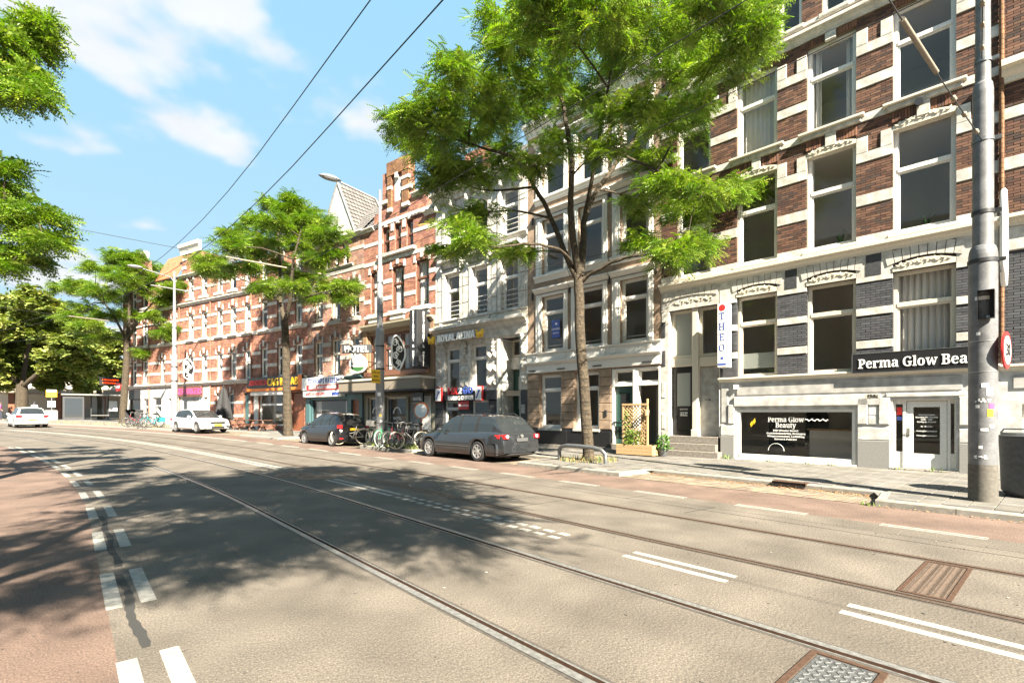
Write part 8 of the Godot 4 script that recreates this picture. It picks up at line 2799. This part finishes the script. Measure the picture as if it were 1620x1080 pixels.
	for sd in [1.0, -1.0]:
		var c := -0.6
		while c < 1.95:
			# slats run corner to corner and stop at the frame
			var p0 := Vector2(-0.38, 0); var p1 := Vector2(0.54, 0)
			var ya := c; var yb := c + 0.92 * 1.0
			var t0 := clampf((0.4 - ya) / (yb - ya), 0, 1); var t1 := clampf((1.72 - ya) / (yb - ya), 0, 1)
			if t1 - t0 > 0.05:
				var xa := lerpf(p0.x, p1.x, t0); var xb := lerpf(p0.x, p1.x, t1)
				if sd < 0:
					xa = p0.x + p1.x - xa; xb = p0.x + p1.x - xb
				put("slat", tb([Vector3(xa, lerpf(ya, yb, t0), -0.185 + 0.008 * sd), Vector3(xb, lerpf(ya, yb, t1), -0.185 + 0.008 * sd)], [0.02], 4), M.wood_pale, o)
			c += 0.13
	put("wall_pot", ring_profile([Vector2(0.05, 0.0), Vector2(0.08, 0.02), Vector2(0.1, 0.2), Vector2(0.09, 0.21)], 12), M.wood_pale, o).position = Vector3(0.6, 1.35, -0.05)
	leaf_heap(o, Vector3(0.1, 0.35, -0.1), 0.4, 0.5, 420, 0.09, Color(0.12, 0.19, 0.03))
	leaf_heap(o, Vector3(-0.15, 0.4, -0.15), 0.22, 1.1, 160, 0.08, Color(0.10, 0.17, 0.03), "climbing_leaves")
	var st := MB.new()
	for k in 14:
		var x := rng.randf_range(-0.3, 0.5)
		st.tube([Vector3(x, 0.3, -0.1), Vector3(x + rng.randfn() * 0.1, 0.7, -0.15), Vector3(x + rng.randfn() * 0.15, rng.randf_range(0.9, 1.5), -0.17)], [0.006], 3)
	put("stems", st, M.wood_pale, o)
	o = thing("potted_bush", "bushy green potted plant beside the wooden planter", "plant", houseB.transform * Vector3(6.85, 0.1, 0.75))
	put("pot", ring_profile([Vector2(0.12, 0.0), Vector2(0.17, 0.28), Vector2(0.18, 0.3)], 14), M.plastic_grey, o)
	leaf_heap(o, Vector3(0, 0.2, 0), 0.27, 0.5, 230, 0.11, Color(0.09, 0.19, 0.035))
	# round sign on the hotel corner
	o = thing("round_sign", "round white sign on an orange wall bracket at the hotel corner", "road sign", houseC.transform * Vector3(0.05, 1.35, 1.0), houseC.rotation.y + 0.4)
	var rm := MB.new()
	rm.t = Transform3D(Basis(Vector3.RIGHT, PI / 2), Vector3(0, 0.35, 0))
	rm.lathe([Vector2(0, -0.02), Vector2(0.36, -0.02), Vector2(0.36, 0.02), Vector2(0, 0.025)], 24)
	put("disc", rm, M.sign_white, o)
	rm = MB.new()
	rm.t = Transform3D(Basis(Vector3.RIGHT, PI / 2), Vector3(0, 0.35, 0))
	rm.lathe([Vector2(0.36, -0.03), Vector2(0.41, -0.03), Vector2(0.41, 0.03), Vector2(0.36, 0.03)], 24)
	put("orange_ring", rm, M.sign_orange, o)
	put("post", tb([Vector3(0, -1.25, -0.04), Vector3(0, 0.8, -0.04)], [0.03], 8), M.sign_orange, o)
	# terrace of the kebab shop
	o = thing("parasol", "tall folded black parasol on a pole by the brick windows", "parasol", houseF2.transform * Vector3(4.0, 0.42, 1.3))
	put("pole", tb([Vector3(0, 0, 0), Vector3(0, 3.2, 0)], [0.03], 8), M.wood_grey, o)
	put("base", cbx(Vector3(-0.3, 0, -0.3), Vector3(0.3, 0.08, 0.3), 0.02), M.metal_dark, o)
	var cm := MB.new()
	var prev := []
	for k in 9:
		var y := 3.15 - 0.3 * k
		var r := 0.05 + 0.47 * pow(k / 8.0, 0.8)
		var ring := []
		for i in 16:
			var a := TAU * i / 16.0
			ring.append(Vector3(cos(a), 0, sin(a)) * r * (1.0 + (0.22 if i % 2 else -0.15)) + Vector3(0, y + (0.1 * sin(a * 2.0) if k == 8 else 0.0), 0))
		if prev:
			for i in 16:
				var j := (i + 1) % 16
				cm.quad(prev[i], prev[j], ring[j], ring[i])
		prev = ring
	put("folded_canopy", cm, M.canvas_black, o)
	for q in [[0.9, 1.6, "wooden picnic table closest to the folded parasol"], [2.6, 1.5, "wooden picnic table under the white shop awning"], [4.2, 1.7, "wooden picnic table between the kebab window and the trunk"]]:
		o = thing("picnic_table", q[2], "table", houseF1.transform * Vector3(q[0], 0.38, q[1]), houseF1.rotation.y, "picnic tables of the kebab shop")
		for k in 4:
			put("table_plank", bx(Vector3(-0.75, 0.72, -0.3 + 0.155 * k), Vector3(0.75, 0.76, -0.3 + 0.155 * k + 0.14)), M.wood_dark, o)
		for z in [-0.68, 0.54]:
			put("bench_plank", bx(Vector3(-0.75, 0.43, z), Vector3(0.75, 0.47, z + 0.14)), M.wood_dark, o)
		for x in [-0.55, 0.55]:
			for z in [1.0, -1.0]:
				put("leg", tb([Vector3(x, 0.0, z * 0.6), Vector3(x, 0.72, z * 0.2)], [0.035], 4), M.wood_dark, o)
			put("cross_beam", bx(Vector3(x - 0.03, 0.37, -0.68), Vector3(x + 0.03, 0.43, 0.68)), M.wood_dark, o)
	# grey container beside the far bicycles
	o = thing("grey_container", "grey wheeled container beside the far group of bicycles", "container", W(44.2, 11.2, 0.1), along(44.2) + 0.4)
	put("bin_body", cbx(Vector3(-0.4, 0.1, -0.4), Vector3(0.4, 1.15, 0.4), 0.04), M.plastic_grey, o)
	put("lid", cbx(Vector3(-0.43, 1.14, -0.43), Vector3(0.43, 1.25, 0.45), 0.03), M.plastic_grey, o)
	for x in [-0.3, 0.3]:
		put("castor", tb([Vector3(x - 0.04, 0.1, 0.3), Vector3(x + 0.04, 0.1, 0.3)], [0.1], 10), M.tyre, o)


func m_blade(w: MB, p: Vector3, h: float, col: Color) -> void:
	w.col = col
	var a := rng.randf() * TAU
	var s := Vector3(cos(a), 0, sin(a)) * 0.008
	var lean := Vector3(rng.randfn(), 0, rng.randfn()) * h * 0.35
	var mid := p + lean * 0.35 + Vector3(0, h * 0.6, 0)
	w.quad(p - s, p + s, mid + s * 0.8, mid - s * 0.8)
	w.tri(mid - s * 0.8, mid + s * 0.8, p + lean + Vector3(0, h, 0))


# ---------------------------------------------------------------- the square at the end of the street
func capsule_field(p: Vector3, bones: Array) -> float:
	var best := 10.0
	for b in bones:
		var a: Vector3 = b[0]; var d: Vector3 = b[1] - a
		var t := clampf((p - a).dot(d) / maxf(d.length_squared(), 1e-6), 0, 1)
		var v := (p - a - d * t).length() - lerpf(b[2], b[3], t)
		var k := 0.035
		var h := clampf(0.5 + 0.5 * (best - v) / k, 0, 1)
		best = lerpf(best, v, h) - k * h * (1 - h)
	return best


func nets(bones: Array, cell: float) -> MB:
	# one continuous skin around the bones
	var lo := Vector3(9, 9, 9); var hi := -lo
	for b in bones:
		for e in [0, 1]:
			var r: float = b[2 + e] + cell * 2
			lo = lo.min(b[e] - Vector3.ONE * r); hi = hi.max(b[e] + Vector3.ONE * r)
	var nx := int((hi.x - lo.x) / cell) + 1; var ny := int((hi.y - lo.y) / cell) + 1; var nz := int((hi.z - lo.z) / cell) + 1
	var val := PackedFloat32Array()
	val.resize((nx + 1) * (ny + 1) * (nz + 1))
	for k in nz + 1:
		for j in ny + 1:
			for i in nx + 1:
				val[(k * (ny + 1) + j) * (nx + 1) + i] = capsule_field(lo + Vector3(i, j, k) * cell, bones)
	var at := func(i, j, k): return val[(k * (ny + 1) + j) * (nx + 1) + i]
	var vid := {}
	var m := MB.new()
	for k in nz:
		for j in ny:
			for i in nx:
				var sum := Vector3.ZERO; var cnt := 0
				for e in [[0, 0, 0, 1, 0, 0], [0, 1, 0, 1, 1, 0], [0, 0, 1, 1, 0, 1], [0, 1, 1, 1, 1, 1], [0, 0, 0, 0, 1, 0], [1, 0, 0, 1, 1, 0], [0, 0, 1, 0, 1, 1], [1, 0, 1, 1, 1, 1], [0, 0, 0, 0, 0, 1], [1, 0, 0, 1, 0, 1], [0, 1, 0, 0, 1, 1], [1, 1, 0, 1, 1, 1]]:
					var a: float = at.call(i + e[0], j + e[1], k + e[2]); var b: float = at.call(i + e[3], j + e[4], k + e[5])
					if (a < 0) != (b < 0):
						var t := a / (a - b)
						sum += Vector3(lerpf(e[0], e[3], t), lerpf(e[1], e[4], t), lerpf(e[2], e[5], t)); cnt += 1
				if cnt:
					vid[Vector3i(i, j, k)] = lo + (Vector3(i, j, k) + sum / cnt) * cell
	for key in vid:
		for ax in 3:
			var d := [Vector3i(1, 0, 0), Vector3i(0, 1, 0), Vector3i(0, 0, 1)]
			var u: Vector3i = d[(ax + 1) % 3]; var w: Vector3i = d[(ax + 2) % 3]
			if not (vid.has(key - u) and vid.has(key - w) and vid.has(key - u - w)): continue
			var a: float = at.call(key.x, key.y, key.z)
			var e: Vector3i = key + d[ax]
			if e.x > nx or e.y > ny or e.z > nz: continue
			var b: float = at.call(e.x, e.y, e.z)
			if (a < 0) == (b < 0): continue
			var q := [vid[key], vid[key - u], vid[key - u - w], vid[key - w]]
			if a < 0: m.quad(q[0], q[1], q[2], q[3])
			else: m.quad(q[3], q[2], q[1], q[0])
	return m


func person(label: String, at: Vector3, turn: float, top: Material, bottom: Material, stride: float) -> void:
	var o := thing("person", label, "person", at, turn)
	var hip := 0.92
	var bones := [
		[Vector3(0, hip, 0), Vector3(0, 1.2, 0), 0.13, 0.12], [Vector3(0, 1.2, 0), Vector3(0, 1.42, 0), 0.13, 0.1], [Vector3(0, 1.42, -0.15), Vector3(0, 1.42, 0.15), 0.06, 0.06],
		[Vector3(0, 1.42, 0), Vector3(0.01, 1.56, 0), 0.055, 0.05], [Vector3(0.01, 1.6, 0), Vector3(0.02, 1.67, 0), 0.085, 0.09],
		[Vector3(0, 1.42, 0.18), Vector3(-0.04, 1.14, 0.22), 0.05, 0.042], [Vector3(-0.04, 1.14, 0.22), Vector3(0.12, 0.95, 0.2), 0.04, 0.03], [Vector3(0.12, 0.95, 0.2), Vector3(0.18, 0.88, 0.19), 0.035, 0.03],
		[Vector3(0, 1.42, -0.18), Vector3(0.04, 1.13, -0.22), 0.05, 0.042], [Vector3(0.04, 1.13, -0.22), Vector3(-0.02, 0.88, -0.22), 0.04, 0.03], [Vector3(-0.02, 0.88, -0.22), Vector3(-0.01, 0.79, -0.22), 0.034, 0.028],
		[Vector3(0, hip, 0.09), Vector3(stride * 0.5, 0.5, 0.1), 0.095, 0.065], [Vector3(stride * 0.5, 0.5, 0.1), Vector3(stride * 0.4, 0.08, 0.1), 0.06, 0.04], [Vector3(stride * 0.4, 0.05, 0.1), Vector3(stride * 0.4 + 0.16, 0.035, 0.11), 0.045, 0.035],
		[Vector3(0, hip, -0.09), Vector3(-stride * 0.3, 0.5, -0.1), 0.095, 0.065], [Vector3(-stride * 0.3, 0.5, -0.1), Vector3(-stride * 0.8, 0.1, -0.1), 0.06, 0.04], [Vector3(-stride * 0.8, 0.05, -0.1), Vector3(-stride * 0.8 + 0.16, 0.035, -0.11), 0.045, 0.035],
	]
	put("body", nets(bones, 0.026), M.skin, o)
	var up := []
	for k in [0, 1, 2, 5, 8]:
		var b: Array = bones[k]
		up.append([b[0], b[1], b[2] + 0.016, b[3] + 0.016])
	put("shirt", nets(up, 0.026), top, o)
	var lo := []
	for k in [11, 12, 14, 15]:
		var b: Array = bones[k]
		lo.append([b[0], b[1], b[2] + 0.016, b[3] + 0.02])
	lo.append([Vector3(0, hip, -0.06), Vector3(0, hip, 0.06), 0.14, 0.14])
	put("trousers", nets(lo, 0.026), bottom, o)
	put("hair", nets([[Vector3(0.0, 1.66, 0), Vector3(-0.03, 1.7, 0), 0.1, 0.1], [Vector3(-0.06, 1.62, 0), Vector3(-0.06, 1.56, 0), 0.06, 0.05]], 0.02), M.cloth_dark, o)


func make_square() -> void:
	rng.seed = 300
	# long pale building behind the plane trees
	var h := thing("market_building", "long pale low building with canopy and dark openings behind the plane trees", "building", Vector3(-78, 0.85, -70), 0.5)
	var holes := []
	for k in 9:
		holes.append([1.0 + 5.2 * k, 5.4 + 5.2 * k, 0.0, 3.6])
	wall(h, "wall", M.cream_stone, 0, 48, 0, 9.0, holes, 0.0, 1.0)
	put("canopy", cbx(Vector3(0, 3.7, 0), Vector3(48, 4.3, 2.4), 0.03), M.wood_grey, h)
	put("fascia", cbx(Vector3(0, 4.5, -0.02), Vector3(48, 7.0, 0.2), 0.02), M.cream_stone, h)
	put("interior", bx(Vector3(0, 0, -5), Vector3(48, 8.8, -4.8)), M.interior, h)
	put("roof", bx(Vector3(0, 9.0, -6), Vector3(48, 9.3, 0.3)), M.lead, h)
	for k in 8:
		put("column", cbx(Vector3(5.45 + 5.2 * k, 0, 0), Vector3(6.15 + 5.2 * k, 3.7, 0.35), 0.03), M.wood_red, h)
	var x := 0.8
	while x < 47:
		put("upper_window", cbx(Vector3(x, 7.3, -0.02), Vector3(x + 1.6, 8.5, 0.03), 0.02), M.mirror_glass, h)
		x += 2.4
	# tram stop
	var at := W(49.5, 15.0, 0.1)
	at = Vector3(-44.2, rise(-44.2, 51) + 0.08, -51)
	var o := thing("tram_shelter", "tram stop shelter with dark end panel and glass back", "shelter", at, 0.75)
	put("end_panel", cbx(Vector3(-1.3, 0, 0.2), Vector3(0.35, 2.45, 0.4), 0.02), M.charcoal, o)
	put("poster", cbx(Vector3(-1.15, 0.3, 0.39), Vector3(0.2, 2.2, 0.42), 0.01), M.mirror_glass, o)
	put("roof", cbx(Vector3(-1.4, 2.5, -1.3), Vector3(4.0, 2.65, 0.6), 0.03), M.galvanised, o)
	for q in [0.9, 2.3, 3.8]:
		put("post", bx(Vector3(q, 0, -1.1), Vector3(q + 0.1, 2.5, -1.0)), M.metal_dark, o)
	var gp := MB.new()
	gp.quad(Vector3(0.9, 0.3, -1.05), Vector3(3.8, 0.3, -1.05), Vector3(3.8, 2.3, -1.05), Vector3(0.9, 2.3, -1.05))
	put("glass_back", gp, M.glass, o)
	put("bench", cbx(Vector3(0.9, 0.42, -0.8), Vector3(3.6, 0.5, -0.4), 0.02), M.galvanised, o)
	put("timetable", cbx(Vector3(2.4, 0.9, -1.0), Vector3(3.1, 2.0, -0.95), 0.01), M.sign_white, o)
	at = Vector3(-46.6, rise(-46.6, 51) + 0.08, -50.5)
	o = thing("stop_sign", "yellow tram stop plate over a white timetable and white box", "road sign", at, 0.6)
	put("post", tb([Vector3(0, 0, 0), Vector3(0, 3.0, 0)], [0.04], 6), M.galvanised, o)
	put("plate", cbx(Vector3(-0.42, 2.3, 0.03), Vector3(0.42, 3.0, 0.08), 0.03), M.sign_yellow, o)
	put("plate_head", cbx(Vector3(-0.38, 2.85, 0.07), Vector3(0.38, 3.05, 0.09), 0.01), M.sign_white, o)
	put("timetable", cbx(Vector3(-0.3, 1.3, 0.03), Vector3(0.3, 1.9, 0.08), 0.02), M.sign_white, o)
	put("box", cbx(Vector3(-0.45, 0, -0.3), Vector3(0.45, 0.95, 0.3), 0.03), M.sign_white, o)
	at = Vector3(-40.2, rise(-40.2, 50) + 0.08, -50)
	o = thing("departure_display", "black departure display with orange text on a dark pole", "display", at, 0.75)
	put("post", tb([Vector3(0.9, 0, 0), Vector3(0.9, 4.6, 0)], [0.09], 8), M.metal_dark, o)
	put("case", cbx(Vector3(-0.9, 3.5, -0.15), Vector3(0.85, 4.3, 0.15), 0.02), M.sign_black, o)
	mt("display_text", Color(0.6, 0.15, 0.02), 0.5)
	M.display_text.emission_enabled = true
	M.display_text.emission = Color(1.0, 0.25, 0.03)
	M.display_text.emission_energy_multiplier = 0.5
	letters(o, "display_lines", "4  Marconiplein", M.display_text, 0.16, Vector3(-0.05, 4.05, 0.16), {"depth": 0.01, "squeeze": 0.8})
	letters(o, "display_lines", "4  Molenlaan", M.display_text, 0.16, Vector3(-0.15, 3.75, 0.16), {"depth": 0.01, "squeeze": 0.8})
	# graffiti hoarding with red and white scribble
	at = Vector3(-42.0, rise(-42, 55) + 0.08, -55)
	o = thing("graffiti_hoarding", "low hoarding covered in red and white graffiti beside the tree", "fence", at, 0.7)
	for k in 5:
		put("board", cbx(Vector3(1.1 * k, 0, 0), Vector3(1.1 * k + 1.07, 2.4 + 0.3 * (k % 3), 0.08), 0.01), [M.sign_white, M.wood_red, M.sign_white, M.white_stucco, M.wood_red][k], o)
	var gm := MB.new()
	for k in 26:
		var px := rng.randf_range(0.1, 5.3); var py := rng.randf_range(0.3, 2.1)
		var pts := []
		for i in 5:
			pts.append(Vector3(px + 0.12 * i, py + rng.randf_range(-0.25, 0.25), 0.095))
		gm.tube(pts, [0.02], 4)
	put("graffiti", gm, M.sign_red, o)
	# people
	person("person in a pale top and dark trousers walking past the stop", Vector3(-46.9, rise(-46.9, 49) + 0.08, -49.0), 2.2, M.cloth_white, M.cloth_dark, 0.35)
	person("person in a pink top standing beyond the driving white car", Vector3(-49.8, rise(-49.8, 48.5) + 0.08, -48.5), 1.0, M.sign_pink, M.cloth_dark, 0.2)
	# houses on the near side of the street, mirrored in the windows opposite
	for k in 5:
		var s0 := -10.0 + 9.0 * k
		var p := W(s0, -8.6)
		var b := thing("opposite_house", ["plain red brick house on the near side of the street", "plain tan house on the near side of the street", "plain brown brick house on the near side of the street", "plain pale house on the near side of the street", "plain dark brick house on the near side of the street"][k], "house", Vector3(p.x, 0, p.z), along(s0 + 4.0))
		var hs := []
		for c in 3:
			for f in 4:
				hs.append([1.0 + 2.6 * c, 2.2 + 2.6 * c, 1.0 + 3.3 * f, 3.1 + 3.3 * f])
		wall(b, "wall", [M.red_brick, M.tan_stucco, M.old_brick, M.cream_stone, M.old_brick][k], 0, 8.9, 0, 14, hs)
		put("back", bx(Vector3(0, 0, -7), Vector3(8.9, 14, -0.3)), M.interior, b)
		for q in hs:
			put("window", cbx(Vector3(q[0], q[2], -0.2), Vector3(q[1], q[3], -0.12), 0.03), M.mirror_glass, b)


func _ready() -> void:
	make_materials()
	set_stage()
	make_ground()
	make_house_a()
	make_house_z()
	make_house_b()
	make_house_c()
	make_house_d()
	make_house_e()
	make_terrace()
	make_signs()
	make_trees()
	make_poles()
	make_cars()
	make_bicycles()
	make_furniture()
	make_square()
